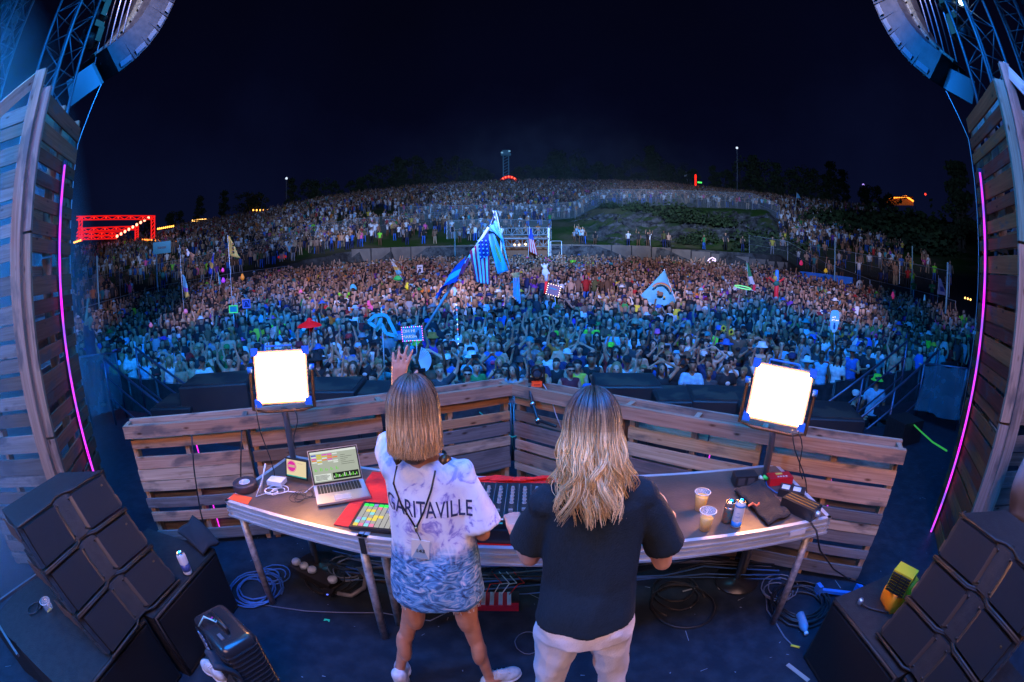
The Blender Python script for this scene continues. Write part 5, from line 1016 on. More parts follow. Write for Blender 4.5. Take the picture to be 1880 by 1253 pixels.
for i, c in enumerate(((.8, .05, .35), (.05, .6, .35), (.3, .6, .65))): m = MB(True); m.tube([LS(-.06, -.11, .55), LS(-.07 + i*.02, -.06, .575 + .02*i), LS(-.05 + i*.03, -.02, .56 + .01*i), LS(-.06 + i*.02, .01, .575)], .004, 6); m.build('ribbon', mat('ribbon_%s' % 'pink green pale'.split()[i], c, .6), tg)
m = MB(True); m.grid(lambda u_, v_: tuple(LS(.05 + .16*u_, -.16 + .10*math.sin(v_*3) - .03*u_, .50 - .30*v_ + .02*math.sin(u_*9))), 10, 10); o = m.build('jacket', mat('dark_jacket', (.02, .025, .035), .85, bump=.4)); o.modifiers.new('s', 'SOLIDIFY').thickness = .02; tag(o, 'dark ribbed jacket hung over the side of the suitcase', 'jacket')
# sneaker tip bottom left
def sneaker(p, yaw, label, c=(.55, .6, .62), name='sneaker', high=False, parent=None, col2=None):
    p = Vector(p); M_ = rotz(yaw); t = thing(name, label, 'shoe', p) if parent is None else parent
    def L(x, y, z): return p + M_ @ Vector((x, y, z))
    b = MB(True); b.ell(L(0, .06, .035), (.046, .075, .042), M_); b.ell(L(0, -.04, .05), (.038, .07, .055), M_); b.ell(L(.0, .0, .055), (.036, .08, .045), M_)
    if high: b.caps(L(0, -.06, .05), L(0, -.065, .13), .042, .044)
    up = b.build('upper', mat('canvas_%.2f' % c[0], c, .75, c2=tuple(np.array(c)*.75), scale=30, bump=.3), t, mods=REM(.008, 3))
    b = MB(True); b.ell(L(0, .055, .014), (.053, .085, .016), M_); b.ell(L(0, -.045, .014), (.045, .085, .016), M_); b.build('sole', mat('rubber_white', (.6, .6, .6), .5), t, mods=REM(.008, 2))
    b = MB(True)
    for k in range(4): b.tube([L(-.024, .055 - k*.026, .075 + k*.008), L(0, .045 - k*.026, .088 + k*.008), L(.024, .055 - k*.026, .075 + k*.008)], .0035, 6)
    b.build('lace', MATS['rubber_white'], t); return t
sneaker(onz(398, 1240, 0), R(70), 'grey blue sneaker lying alone on the floor by the suitcase')
# yellow fan blower at right
f = Vector((1.86, 1.21, .0)); t = thing('blower_fan', 'yellow blower fan with black grille behind the right stack', 'fan', f); my = mat('yellow_plastic', (.85, .28, .008), .4, coat=.3); c = Vector((2.06, 1.10, .56)); ax = Vector((.3, 1, 0)).normalized()
m = MB(True); m.lathe(c - ax*.09, [(.001, 0), (.11, 0), (.125, .02), (.125, .14), (.11, .16), (.001, .16)], 28, ax=ax); hs = m.build('housing', my, t); Mf = rotz(R(20))
m = MB(); m.box(c + Vector((-.08, .0, .13)), (.10, .14, .13), Mf); m.build('outlet', mat('yellow_green_plastic', (.50, .42, .02), .4), t)
m = MB()
for k in range(7): m.box(c + Vector((-.135, -.02, .075 + k*.018)), (.012, .13, .006), Mf)
for k in range(3): m.box(c + Vector((-.138, -.065 + k*.05, .13)), (.010, .006, .12), Mf)
m.build('grille', m_dark, t); m = MB(); m.box(c + Vector((0, 0, -.14)), (.20, .17, .04), Mf); m.build('foot', m_dark, t)
m = MB(True); m.tube([c + Vector((-.08, .08, -.16)), c + Vector((-.2, .1, -.08)), c + Vector((-.22, -.05, -.12)), c + Vector((-.10, -.12, -.2))], .01, 8); m.build('stand', mat('stand_chrome', (.45, .42, .4), .3, 1), t)
m = MB(); m.box((1.98, 1.16, .2 + .005), (.26, .26, .39)); tag(m.build('black_case', m_cab, loc=(1.98, 1.16, 0)), 'small black case under the yellow blower', 'case')
m = MB(True); m.lathe(onz(1577, 1110, .502), [(.001, .0), (.016, 0), (.018, .03), (.012, .04), (.001, .042)], 14); o = tag(m.build('cable_plug', mat('plug_metal', (.35, .45, .55), .3, .8)), 'round metal plug lying on top of the right subwoofer', 'plug')
cable('black_cable', [onz(1580, 1110, .51), onz(1600, 1118, .51), onz(1630, 1125, .51), onz(1650, 1110, .52)], .005, m_bc, 'short black cable from the plug on the right subwoofer')
# grey tarp and blue cloth at the far right
m = MB(True); m.grid(lambda u_, v_: (3.05 + .5*u_ + .05*math.sin(v_*8), .95 - .55*u_ + .05*math.sin(u_*11 + v_*3), 2.0 - 1.2*v_ - .55*(1-u_)*(1-v_) + .03*math.sin(u_*17)), 14, 14); o = m.build('tarpaulin', mat('grey_tarp', (.13, .12, .12), .7, c2=(.2, .19, .19), scale=3, bump=.4, bscale=12)); o.modifiers.new('s', 'SOLIDIFY').thickness = .01; tag(o, 'grey tarpaulin draped behind the right speaker stack', 'tarpaulin')
# ------------------------------------------------------------------ truss towers and line arrays
m_truss = mat('truss_alu', (.11, .12, .14), .4, .6)
def truss(c, w_, z0, z1, label, yaw=0, r_=.026):
    c = Vector(c); t = thing('truss_tower', label, 'truss', (c.x, c.y, 0)); M_ = rotz(yaw); C4 = [c + M_ @ Vector((a*w_/2, b*w_/2, 0)) for a, b in ((-1, -1), (1, -1), (1, 1), (-1, 1))]
    for p in C4: m = MB(True); m.tube([(p.x, p.y, z0), (p.x, p.y, z1)], r_, 8); m.build('chord', m_truss, t)
    for k in range(4):
        a, b = C4[k], C4[(k+1) % 4]; m = MB(True); z = z0; i = 0
        while z < z1 - .3: q, s = (a, b) if i % 2 == 0 else (b, a); m.tube([(q.x, q.y, z), (s.x, s.y, z + .5)], .011, 6); m.tube([(s.x, s.y, z+.5), (q.x, q.y, z + .5)], .009, 6); z += .5; i += 1
        m.build('bracing', m_truss, t)
    return t
tr_l = rng(120, 80, 6.2); tr_r = rng(1800, 80, 6.0)
truss((tr_l.x, tr_l.y, 0), .48, -1.6, 12, 'left silver truss tower rising above the pallet tower', R(20)); truss((tr_r.x, tr_r.y, 0), .46, -1.6, 12, 'right silver truss tower rising above the pallet tower', R(-25))
x_ = rng(15, 60, 7.4); truss((x_.x, x_.y, 0), .4, -1.6, 13, 'farther truss tower at the top left corner', R(10)); x_ = rng(1870, 60, 7.2); truss((x_.x, x_.y, 0), .4, -1.6, 13, 'farther truss tower at the top right corner', R(10))
m_arr = mat('array_cabinet', (.008, .009, .011), .5, .1, c2=(.018, .018, .02), scale=9); m_arf = mat('array_grille', (.008, .010, .014), .5)
def array(x, W_, pts, label, dep=.62, elem='array boxes of the hanging line arrays', fr=True):
    """pts: (y, z) of the front lower corners along the J; boxes hang in the plane x"""
    for i in range(len(pts)-1):
        (y0, z0), (y1, z1) = pts[i], pts[i+1]; up = Vector((0, y1-y0, z1-z0)); hh = up.length; up.normalize(); bk = Vector((0, -up.z, up.y)); o = Vector((x, y0, z0)); t = thing('array_speaker', label % ROWN[i].replace(' row', '').replace('front', 'lowest'), 'speaker', o, elem)
        def L(a, b, c): return o + Vector((a, 0, 0)) + bk*b + up*c
        g = .012; m = MB(); m.hexa([L(-W_/2, 0, g), L(W_/2, 0, g), L(W_*.40, dep, g + .03), L(-W_*.40, dep, g + .03), L(-W_/2, 0, hh - g), L(W_/2, 0, hh - g), L(W_*.40, dep, hh - g - .03), L(-W_*.40, dep, hh - g - .03)]); bd = m.build('cabinet', m_arr, t)
        m = MB(); m.hexa([L(-W_/2 + .02, -.012, g + .02), L(W_/2 - .02, -.012, g + .02), L(W_/2 - .02, -.001, g + .02), L(-W_/2 + .02, -.001, g + .02), L(-W_/2 + .02, -.012, hh - g - .02), L(W_/2 - .02, -.012, hh - g - .02), L(W_/2 - .02, -.001, hh - g - .02), L(-W_/2 + .02, -.001, hh - g - .02)]); m.build('grille', m_arf, t)
        for s in (-1, 1):
            m = MB(); m.hexa([L(s*(W_/2 - .0), .05, hh*.2), L(s*(W_/2 + .02), .05, hh*.2), L(s*(W_/2 + .02), .16, hh*.2), L(s*(W_/2), .16, hh*.2), L(s*(W_/2), .05, hh*.85), L(s*(W_/2 + .02), .05, hh*.85), L(s*(W_/2 + .02), .16, hh*.85), L(s*W_/2, .16, hh*.85)]); m.build('rigging', mat('rig_bright', (.10, .12, .14), .4, .5), bd)
            m = MB(); p = L(s*W_*.40, -.03, hh*.5); m.box(p, (.05, .04, .03)); m.build('hinge', MATS['rig_bright'], t)
        m = MB(); m.hexa([L(-.10, dep - .02, g), L(.10, dep - .02, g), L(.10, dep + .05, g), L(-.10, dep + .05, g), L(-.10, dep - .02, hh - g), L(.10, dep - .02, hh - g), L(.10, dep + .05, hh - g), L(-.10, dep + .05, hh - g)]); m.build('rear_panel', mat('rear_panel', (.03, .035, .03), .45, .3, c2=(.12, .13, .10), scale=20), t)
def front_pts(L_, x):   # photo pixels of the front edge -> (y, z) in the plane x
    out = []
    for px, py in L_: a, b, c = ray(px, py); k = x/a; out.append((b*k, H + c*k))
    return out
al = front_pts([(186, 152), (215, 128), (240, 102), (259, 76), (274, 50), (286, 24), (294, 0), (300, -26), (304, -52), (306, -80)], -7.4)
ar = front_pts([(1737, 165), (1706, 138), (1683, 112), (1664, 84), (1649, 56), (1637, 28), (1627, 0), (1620, -28), (1615, -56), (1612, -84)], 7.6)
array(-7.4, 1.15, al, '%s box of the curved line array above the left tower'); array(7.6, 1.15, ar, '%s box of the curved line array above the right tower')
def slab(px, W_, dep, x, label, yoff):
    pt = front_pts(px, x)
    array(x, W_, [(y + yoff, z) for y, z in pt], label, dep=dep)
array(-8.6, .9, [(2.5 + .04*i, 5.9 + .36*i) for i in range(9)], '%s box of the straight array hanging at the far top left', dep=.5); array(8.3, .9, [(1.75 + .04*i, 5.5 + .36*i) for i in range(9)], '%s box of the straight array hanging at the far top right', dep=.5)
# pale end plate, chain hoists and hanging cables near each array
for s, pq, lb in ((-1, [(130, 196), (186, 155), (168, 118), (122, 150)], 'left'), (1, [(1785, 192), (1737, 165), (1748, 128), (1790, 150)], 'right')):
    q = [rng(a, b, 8.6) for a, b in pq]; m = MB(); m.hexa(q + [p + Vector((0, .06, .05)) for p in q]); tag(m.build('end_plate', mat('end_plate', (.025, .04, .035), .5), loc=q[0]), 'pale green plate under the %s curved line array' % lb, 'panel')
    for k in range(5):
        px0 = (170 + k*14) if s < 0 else (1762 - k*14); a = rng(px0 + (-s)*0, 140 - k*20, 8.7 if s < 0 else 8.8); m = MB(True)
        m.tube([a, a + Vector((s*.1, -.1, 1.6)), a + Vector((s*.25, .0, 3.6)), a + Vector((s*.3, .1, 6.5))], .016, 6); tag(m.build('rigging_cable', [m_steel, m_bc, m_steel, m_gc, m_steel][k], loc=a), ['first', 'second', 'third', 'fourth', 'fifth'][k] + ' rigging cable inward from the %s array tip' % lb, 'cable')
    a = rng(186 if s < 0 else 1737, 155 if s < 0 else 168, 8.5); b_ = rng(143 if s < 0 else 1778, 265 if s < 0 else 255, 8.2); m = MB(True); m.tube([a, b_, Vector((b_.x, b_.y, -1.5))], .008, 5); tag(m.build('guy_line', mat('white_rope', (.5, .5, .52), .6), loc=a), 'thin pale tie line falling from the %s line array tip' % lb, 'rope')
def fixture(p, yaw, label):
    p = Vector(p); t = thing('stage_lamp', label, 'stage lamp', p, 'moving lamps clamped to the trusses'); M_ = rotz(yaw); m = MB(True); m.ell(p, (.11, .16, .12), M_); m.lathe(p + M_ @ Vector((0, .12, 0)), [(.10, 0), (.11, .06), (.09, .07), (.001, .05)], 18, ax=M_ @ Vector((0, 1, -.4))); m.build('head', m_arr, t)
    m = MB(); m.box(p + Vector((0, 0, .22)), (.30, .2, .10)); [m.box(p + M_ @ Vector((s*.15, 0, .08)), (.03, .12, .26)) for s in (-1, 1)]; m.build('yoke', m_dark, t); m = MB(); m.tube([p + Vector((0, 0, .25)), p + Vector((0, 0, .42))], .03, 8); m.build('clamp', m_steel, t)
fixture(rng(165, 75, 6.6), .5, 'dark lamp hanging at the lower left truss'); fixture(rng(178, 30, 6.6), .2, 'dark lamp hanging high on the left truss')
fixture(rng(1765, 62, 6.4), -.5, 'dark lamp hanging at the lower right truss'); t = fixture(rng(1742, 8, 6.4), -.2, 'dark lamp hanging high on the right truss')
b_ = MB(True); b_.ell(rng(1765, 4, 6.3), (.05, .05, .05)); tag(b_.build('point_lamp', emis('cyan_point', (.5, .8, 1), 12), loc=rng(1765, 4, 6.3)), 'tiny bright bluish lamp on the right truss', 'lamp')
for s, (a, b, c, d) in ((-1, ((20, 45), (45, 180), (80, 20), (95, 150))),):
    pass
# ------------------------------------------------------------------ smoke on the left wing
def fog(name, c, d, dens, col, an=.4, seed=0, yaw=0):
    b = MB(); b.box((0, 0, 0), d); me = b.mesh(name, (0, 0, 0)); m = bpy.data.materials.new(name); m.use_nodes = True; N = m.node_tree.nodes; L = m.node_tree.links; N.remove(N['Principled BSDF']); o_ = N['Material Output']; v = N.new('ShaderNodeVolumePrincipled')
    v.inputs['Color'].default_value = (*col, 1); v.inputs['Anisotropy'].default_value = an; v.inputs['Density'].default_value = dens; L.new(v.outputs[0], o_.inputs['Volume'])
    no = N.new('ShaderNodeTexNoise'); no.inputs['Scale'].default_value = .45; no.inputs['Detail'].default_value = 3; co = N.new('ShaderNodeTexCoord'); L.new(co.outputs['Object'], no.inputs['Vector'])
    # soft faces: density falls to nothing towards the box sides
    gr = N.new('ShaderNodeTexGradient'); gr.gradient_type = 'SPHERICAL'; mp = N.new('ShaderNodeMapping'); mp.inputs['Scale'].default_value = (2/d[0], 2/d[1], 2/d[2]); L.new(co.outputs['Object'], mp.inputs[0]); L.new(mp.outputs[0], gr.inputs['Vector'])
    rp = N.new('ShaderNodeMapRange'); rp.inputs[1].default_value = .38; rp.inputs[2].default_value = .7; rp.inputs[3].default_value = .25; L.new(no.outputs['Fac'], rp.inputs[0])
    m1 = N.new('ShaderNodeMath'); m1.operation = 'MULTIPLY'; L.new(gr.outputs['Fac'], m1.inputs[0]); L.new(rp.outputs[0], m1.inputs[1]); m2 = N.new('ShaderNodeMath'); m2.operation = 'MULTIPLY'; m2.inputs[1].default_value = dens; L.new(m1.outputs[0], m2.inputs[0]); L.new(m2.outputs[0], v.inputs['Density'])
    o = link(name, me, m, loc=c); o.rotation_euler.z = yaw; o['kind'] = 'stuff'; return o
stuff(fog('stage_smoke', (-5.9, .9, 1.5), (5.8, 5.8, 9.0), 1.15, (.8, .9, 1), an=0), 'blue lit stage smoke drifting over the left wing', 'smoke')
stuff(fog('hill_smoke', (6, 56, 9), (56, 26, 26), .022, (.75, .9, 1)), 'thin blue haze hanging over the middle of the hillside', 'smoke')
SC.cycles.volume_step_rate = 3; SC.cycles.volume_max_steps = 96
# ------------------------------------------------------------------ the two performers
def loft(mb, rings, n=28):
    V = []
    for (cx, cy, cz, rx, ry) in rings:
        for j in range(n): t = 2*math.pi*j/n; V.append((cx + rx*math.cos(t), cy + ry*math.sin(t), cz))
    k = len(rings); mb.add(V, [(i*n + j, i*n + (j+1) % n, (i+1)*n + (j+1) % n, (i+1)*n + j) for i in range(k-1) for j in range(n)] + [tuple(range(n-1, -1, -1)), tuple((k-1)*n + j for j in range(n))])
def hand(mb, w_, d, nrm, side, curl_, spread=.10, k=1.0):
    """w_: wrist, d: towards the fingers, nrm: palm normal (fingers bend this way), side: direction of the thumb"""
    d = Vector(d).normalized(); nrm = Vector(nrm); nrm = (nrm - d*nrm.dot(d)).normalized(); s = d.cross(nrm).normalized(); s = s if s.dot(Vector(side)) > 0 else -s; w_ = Vector(w_)
    for o in (-.022, -.007, .008, .022): mb.caps(w_ + d*.01*k + s*o*.7*k, w_ + d*(.083 - abs(o - .004)*.35)*k + s*o*k, .0125*k, .0115*k, 10)
    for i, (o, L_) in enumerate(((.026, .072), (.009, .081), (-.009, .075), (-.026, .058))):
        a = (1.5 - i)*spread; fd = (d*math.cos(a) + s*math.sin(a)).normalized(); p = w_ + d*(.085 - .004*abs(i - 1))*k + s*o*k; c = curl_[i]; ang = 0; r_ = .0088*k
        for f, q in ((.45, .35), (.30, .8), (.25, 1.1)):
            ang = min(ang + c*q, 2.9); v_ = fd*math.cos(ang) + nrm*math.sin(ang); e_ = p + v_*L_*f*k*1.05; mb.caps(p, e_, r_, r_*.92, 8); p = e_; r_ *= .92
    p = w_ + d*.022*k + s*.026*k; ct = curl_[4]
    t1 = (d*.65 + s*(.75 - .35*ct) + nrm*(.25 + .5*ct)).normalized(); q = p + t1*.038*k; mb.caps(w_ + d*.03*k + s*.012*k, p, .014*k, .013*k, 10); mb.caps(p, q, .0125*k, .0105*k, 10)
    t2 = (d*(.85) + s*(.35 - .5*ct) + nrm*(.25 + .5*ct)).normalized(); mb.caps(q, q + t2*.030*k, .0105*k, .009*k, 10)
def wrinkle(me, amp, sc, seed=0, zs=1.0, keep=None):
    co = np.empty(len(me.vertices)*3, dtype=np.float32); me.vertices.foreach_get('co', co); co = co.reshape(-1, 3); no = np.empty_like(co.ravel()); me.vertices.foreach_get('normal', no); no = no.reshape(-1, 3)
    d = np.array([(1 - abs(mnoise.noise(Vector((p[0]*sc + seed, p[1]*sc, p[2]*sc*zs)))))*1.0 + .5*mnoise.noise(Vector((p[0]*sc*2.3, p[1]*sc*2.3 + seed, p[2]*sc*2.1*zs))) - .8 for p in co])
    co += no*(d*amp)[:, None]; me.vertices.foreach_set('co', co.ravel()); me.update()
def hair(parent, hc, M, length, nst, seed, colA, colB, colC, rr=(.0022, .0045), wave=.010, flare=.02, cut=True, vol=1.0, part=0., backext=0., clumps=0):
    rn_ = random.Random(seed); mb = MB(True)
    def W(p): return hc + M @ p
    CLP = [(rn_.uniform(-math.pi, math.pi), rn_.uniform(.55, 1.12), rn_.uniform(0, 6.3), rn_.uniform(0, 6.3), rn_.gauss(0, flare*.8), rn_.uniform(.3, 1.5), rn_.uniform(.7, 1.25), rn_.random()) for _ in range(max(1, clumps))]
    for i in range(nst):
        th = rn_.uniform(-math.pi, math.pi); cl = CLP[i % max(1, clumps)]
        if clumps and i % 9: th = cl[0] + rn_.gauss(0, .07)
        if abs(th) < R(52): th = math.copysign(R(52) + rn_.random()*R(125), th if th else 1)      # keep the face clear; th=0 is the face side (-y local)
        lay = rn_.uniform(.0, .016)*vol; r1 = Vector((.088*vol + lay, .108*vol + lay, .112 + lay)); dirx, diry = math.sin(th), -math.cos(th)
        L_ = length*(rn_.uniform(.93, 1.0) if cut else rn_.uniform(.62, 1.08)); P = []; ph0 = rn_.uniform(.06, 1.25)**1.0; k1 = 7
        for k in range(k1):
            ph = ph0 + (1.62 - ph0)*k/(k1-1); P.append(Vector((part*(1-ph/1.6) + dirx*r1.x*math.sin(ph), .012 + diry*r1.y*math.sin(ph), .02 + r1.z*math.cos(ph))))
        if clumps: L_ = length*cl[1]*rn_.uniform(.88, 1.0)
        base = P[-1]; n2 = 13; a0, a1 = rn_.uniform(0, 6.3), rn_.uniform(0, 6.3); fl = rn_.uniform(-.3, 1.0)*flare; sway = rn_.gauss(0, flare*.55); wf = rn_.uniform(.7, 1.3); amp = wave*rn_.uniform(.4, 1.4)
        if clumps and i % 9: a0, a1, sway, wf = cl[2] + rn_.gauss(0, .2), cl[3] + rn_.gauss(0, .2), cl[4] + rn_.gauss(0, .004), cl[6]; amp = wave*cl[5]; fl = flare*cl[5]*.6
        for k in range(1, n2+1):
            t = k/n2; q = base + Vector((dirx*fl*math.sin(t*2.6) + sway*t*t, diry*(fl*math.sin(t*2.2)) + (backext*t if diry > 0 else 0), -L_*t)); q += Vector((math.sin(a0 + t*9*wf), math.cos(a1 + t*8*wf), 0))*amp*t; 
            if cut: q.x *= 1 - .03*t
            P.append(q)
        P = [W(p) for p in P]; r0 = rn_.uniform(*rr); nP = len(P); Rr = [r0*(.55 if k == 0 else 1)*(1 - .75*(k/(nP-1))**2.2) for k in range(nP)]; mix = rn_.random() if not clumps else min(1, max(0, cl[7] + rn_.gauss(0, .25))); nf0 = len(mb.f); mb.tube(P, Rr, 4, cap=False); cB = np.array(colB)*(1-mix) + np.array(colC)*mix; tone = rn_.uniform(.45, 1.2)
        for f in range(nf0, len(mb.f)):
            t = ((f - nf0)//4)/(nP-1); w0 = min(1, max(0, (t - .10)/.38)); c = np.array(colA)*(1-w0) + cB*w0; mb.c[f] = tuple(c*tone)
    o = mb.build('hair', MATS.get('hair_strands') or attrmat('hair_strands', .36, spec=.55), parent, attrs=True); return o
m_skin = mat('performer_skin', (.52, .25, .16), .45, c2=(.44, .19, .12), scale=14, bump=.08, bscale=180, spec=.4)
FACE = rotz(math.pi)       # local -y (face) turned towards the crowd
# --- left performer
pw = thing('person', 'person in tie dye t-shirt and white shorts waving to the crowd from behind the table', 'person', (-.33, 1.5, 0))
Jw = dict(head=V3((-.345, 1.485, 1.625)), neck=V3((-.335, 1.475, 1.47)), chest=V3((-.31, 1.48, 1.27)), pelvis=V3((-.315, 1.47, .94)), hM=FACE @ Matrix.Rotation(R(6), 3, 'X'), leg=.82,
          shL=V3((-.425, 1.475, 1.405)), shR=V3((-.195, 1.475, 1.395)), elL=V3((-.497, 1.71, 1.43)), wrL=V3((-.452, 1.69, 1.655)), elR=V3((-.120, 1.468, 1.13)), wrR=V3((-.118, 1.655, 1.10)),
          hiL=V3((-.395, 1.47, .87)), hiR=V3((-.235, 1.47, .87)), knL=V3((-.505, 1.50, .49)), anL=V3((-.612, 1.49, .09)), toL=V3((-.635, 1.60, .04)), knR=V3((-.19, 1.50, .48)), anR=V3((-.135, 1.52, .09)), toR=V3((-.03, 1.585, .035)))
b = MB(True); body_prims(b, Jw, .97, .88, hand=False)
for s in 'LR': b.ell(Jw['kn'+s]*.70 + Jw['an'+s]*.30 + Vector((0, -.016, 0)), (.037, .042, .12)); b.caps(Jw['kn'+s]*.85 + Jw['hi'+s]*.15, Jw['kn'+s]*.85 + Jw['an'+s]*.15, .042, .038); b.ell(Jw['hi'+s]*.5 + Jw['kn'+s]*.5, (.054, .060, .16))
hand(b, Jw['wrL'], (.16, .12, .98), (0, 1, 0), (1, 0, 0), (.10, .16, .14, .22, -.1), .13, 1.0)
hand(b, Jw['wrR'], (.05, .95, -.05), (0, 0, -1), (-1, 0, 0), (.5, .6, .65, .7, .5), .05, .95)
b.build('body', m_skin, pw, mods=REM(.0055, 8))
# shirt
b = MB(True); loft(b, [(-.325, 1.475, 1.455, .07, .055), (-.312, 1.477, 1.43, .135, .075), (-.31, 1.48, 1.39, .168, .092), (-.31, 1.482, 1.28, .165, .118), (-.312, 1.475, 1.12, .168, .128), (-.315, 1.468, .98, .182, .142), (-.317, 1.465, .88, .194, .150), (-.318, 1.465, .802, .200, .152)])
b.caps(Jw['shL'] - V3((.012, 0, 0)), Jw['shR'] + V3((.012, 0, 0)), .052, .050); b.tube([(-.235, 1.475, 1.40), (-.19, 1.475, 1.37), (-.155, 1.472, 1.29), (-.125, 1.470, 1.175)], [.050, .062, .070, .082], 20); b.tube([(-.40, 1.475, 1.395), (-.435, 1.49, 1.40), (-.47, 1.58, 1.425), (-.48, 1.64, 1.43)], [.050, .062, .066, .070], 20)
me = apply_mods(b.mesh('shirt', WL[pw]), REM(.0085, 5)); wrinkle(me, .016, 6.5, 3, .5); me.polygons.foreach_set('use_smooth', [True]*len(me.polygons))
mt = bpy.data.materials.new('tie_dye'); mt.use_nodes = True; N = mt.node_tree.nodes; L = mt.node_tree.links; bs = N['Principled BSDF']; bs.inputs['Roughness'].default_value = .85; co = N.new('ShaderNodeTexCoord'); sp = N.new('ShaderNodeSeparateXYZ'); L.new(co.outputs['Object'], sp.inputs[0])
def ramp(fac, els):
    r_ = N.new('ShaderNodeValToRGB'); e_ = r_.color_ramp.elements; e_[0].position, e_[0].color = els[0][0], (*els[0][1], 1); e_[1].position, e_[1].color = els[-1][0], (*els[-1][1], 1)
    for p, c in els[1:-1]: q = e_.new(p); q.color = (*c, 1)
    L.new(fac, r_.inputs[0]); return r_.outputs[0]
def noi(sc_, det=6, dist=1.2, mp=None, rough=.6):
    n = N.new('ShaderNodeTexNoise'); n.inputs['Scale'].default_value = sc_; n.inputs['Detail'].default_value = det; n.inputs['Distortion'].default_value = dist; n.inputs['Roughness'].default_value = rough
    if mp: m_ = N.new('ShaderNodeMapping'); m_.inputs['Scale'].default_value = mp; L.new(co.outputs['Object'], m_.inputs[0]); L.new(m_.outputs[0], n.inputs['Vector'])
    else: L.new(co.outputs['Object'], n.inputs['Vector'])
    return n.outputs['Fac']
base = ramp(noi(13, 6, 1.8), [(.44, (.66, .65, .68)), (.55, (.60, .58, .67)), (.63, (.30, .25, .50)), (.71, (.13, .16, .38))]); top2 = ramp(noi(7, 5, .8), [(.45, (0, 0, 0)), (.62, (1, 1, 1))])
bluep = ramp(noi(11, 6, 1.4), [(.40, (.62, .62, .68)), (.62, (.10, .28, .62))])
low = ramp(noi(11, 9, 2.6, (1, 1, 2.0)), [(.36, (.02, .04, .09)), (.45, (.05, .13, .26)), (.53, (.09, .27, .48)), (.61, (.34, .42, .52)), (.70, (.62, .58, .64))])
def mixc(f, a, b__): m_ = N.new('ShaderNodeMix'); m_.data_type = 'RGBA'; L.new(f, m_.inputs[0]); L.new(a, m_.inputs[6]); L.new(b__, m_.inputs[7]); return m_.outputs[2]
def mth(op, a, b__): m_ = N.new('ShaderNodeMath'); m_.operation = op; (L.new(a, m_.inputs[0]) if not isinstance(a, float) else setattr(m_.inputs[0], 'default_value', a)); (L.new(b__, m_.inputs[1]) if not isinstance(b__, float) else setattr(m_.inputs[1], 'default_value', b__)); return m_.outputs[0]
upz = N.new('ShaderNodeMapRange'); upz.inputs[1].default_value = 1.36; upz.inputs[2].default_value = 1.44; L.new(sp.outputs['Z'], upz.inputs[0])
c1 = mixc(mth('MULTIPLY', upz.outputs[0], .6), base, bluep)
zz = mth('ADD', sp.outputs['Z'], mth('MULTIPLY', noi(14, 5, 1.5, (1.6, 1.6, .5)), .16)); lz = N.new('ShaderNodeMapRange'); lz.inputs[1].default_value = 1.215; lz.inputs[2].default_value = 1.15; L.new(zz, lz.inputs[0])
L.new(mixc(lz.outputs[0], c1, low), bs.inputs['Base Color'])
shirt = link('shirt', me, mt, pw)
bvh = BVHTree.FromPolygons([v.co.copy() for v in me.vertices], [tuple(p.vertices) for p in me.polygons])
def on_back(x, z, eps=.0022, org=None):
    o = Vector((x, -1.5, z)) - (WL[pw] if org is None else org); o.y = -1.5; h = bvh.ray_cast(o, Vector((0, 1, 0))); 
    return (h[0] + Vector((0, -eps, 0))) if h[0] else None
def wrap_text(s, size, cx, cz, tilt, m_, parent, ys=1.25, xs=1.0, arch=0.):
    tm = textmesh(s, size, bold=.0006); co_ = [v.co.copy() for v in tm.vertices]; polys = [tuple(p.vertices) for p in tm.polygons]; V = []; ok = []
    for c in co_:
        x = c.x*xs; z = c.y*ys + arch*(1 - (x/.17)**2)
        p = on_back(cx + x*math.cos(tilt) - z*math.sin(tilt)*0, cz + z + x*math.sin(tilt)); ok.append(p is not None); V.append(p if p else Vector((0, 0, 0)))
    m2 = bpy.data.meshes.new('print'); m2.from_pydata([tuple(v) for v in V], [], [f for f in polys if all(ok[i] for i in f)]); return link('print', m2, m_, parent)
wrap_text('GARITAVILLE', .072, -.305, 1.292, R(-3), mat('print_navy', (.02, .025, .07), .8), shirt, 1.25, .76)
# shorts: frayed white denim hem below the shirt
b = MB(True)
for x in (-.412, -.222): loft(b, [(x, 1.468, .93, .08, .10), (x, 1.468, .84, .086, .106), (x, 1.466, .784, .089, .110)], 20)
so = b.build('shorts', mat('white_denim', (.62, .62, .66), .9, bump=.5), pw, mods=REM(.010, 2)); b = MB()
for i in range(130):
    x0 = -.412 if i % 2 else -.222; t = random.uniform(0, 6.28); p = Vector((x0 + .089*math.cos(t), 1.466 + .110*math.sin(t), .790)); b.tube([p, p + Vector((random.gauss(0, .004), random.gauss(0, .004), -random.uniform(.008, .024)))], .0011, 3)
fr_ = b.build('fringe', MATS['white_denim'], so); fr_['kind'] = 'stuff'
hair(pw, Jw['head'] + Vector((0, 0, -.005)), Jw['hM'], .150, 1500, 3, (.11, .06, .035), (.62, .33, .12), (.80, .54, .28), rr=(.0014, .0030), wave=.005, flare=.006, cut=True, vol=.90)
b = MB(True); b.ell(Jw['head'] + Vector((0, -.012, .02)), (.078, .098, .106)); b.caps(Jw['head'] + Vector((0, -.04, 0)), Jw['head'] + Vector((0, -.045, -.12)), .068, .060); b.build('hair_base', mat('hair_under', (.10, .055, .03), .6, c2=(.25, .14, .07), scale=60, stretch=(1, 1, .1)), pw, mods=REM(.01, 3))
m = MB(True); wv = Jw['wrL']; dd = Vector((.2, -.1, 1)).normalized(); m.lathe(wv + dd*-.012, [(.0265, -.009), (.0285, -.009), (.0285, .009), (.0265, .009)], 18, ax=dd); tag(m.build('wristband', m_dark, loc=wv), 'black wristband on the raised wrist of the waving performer', 'wristband')
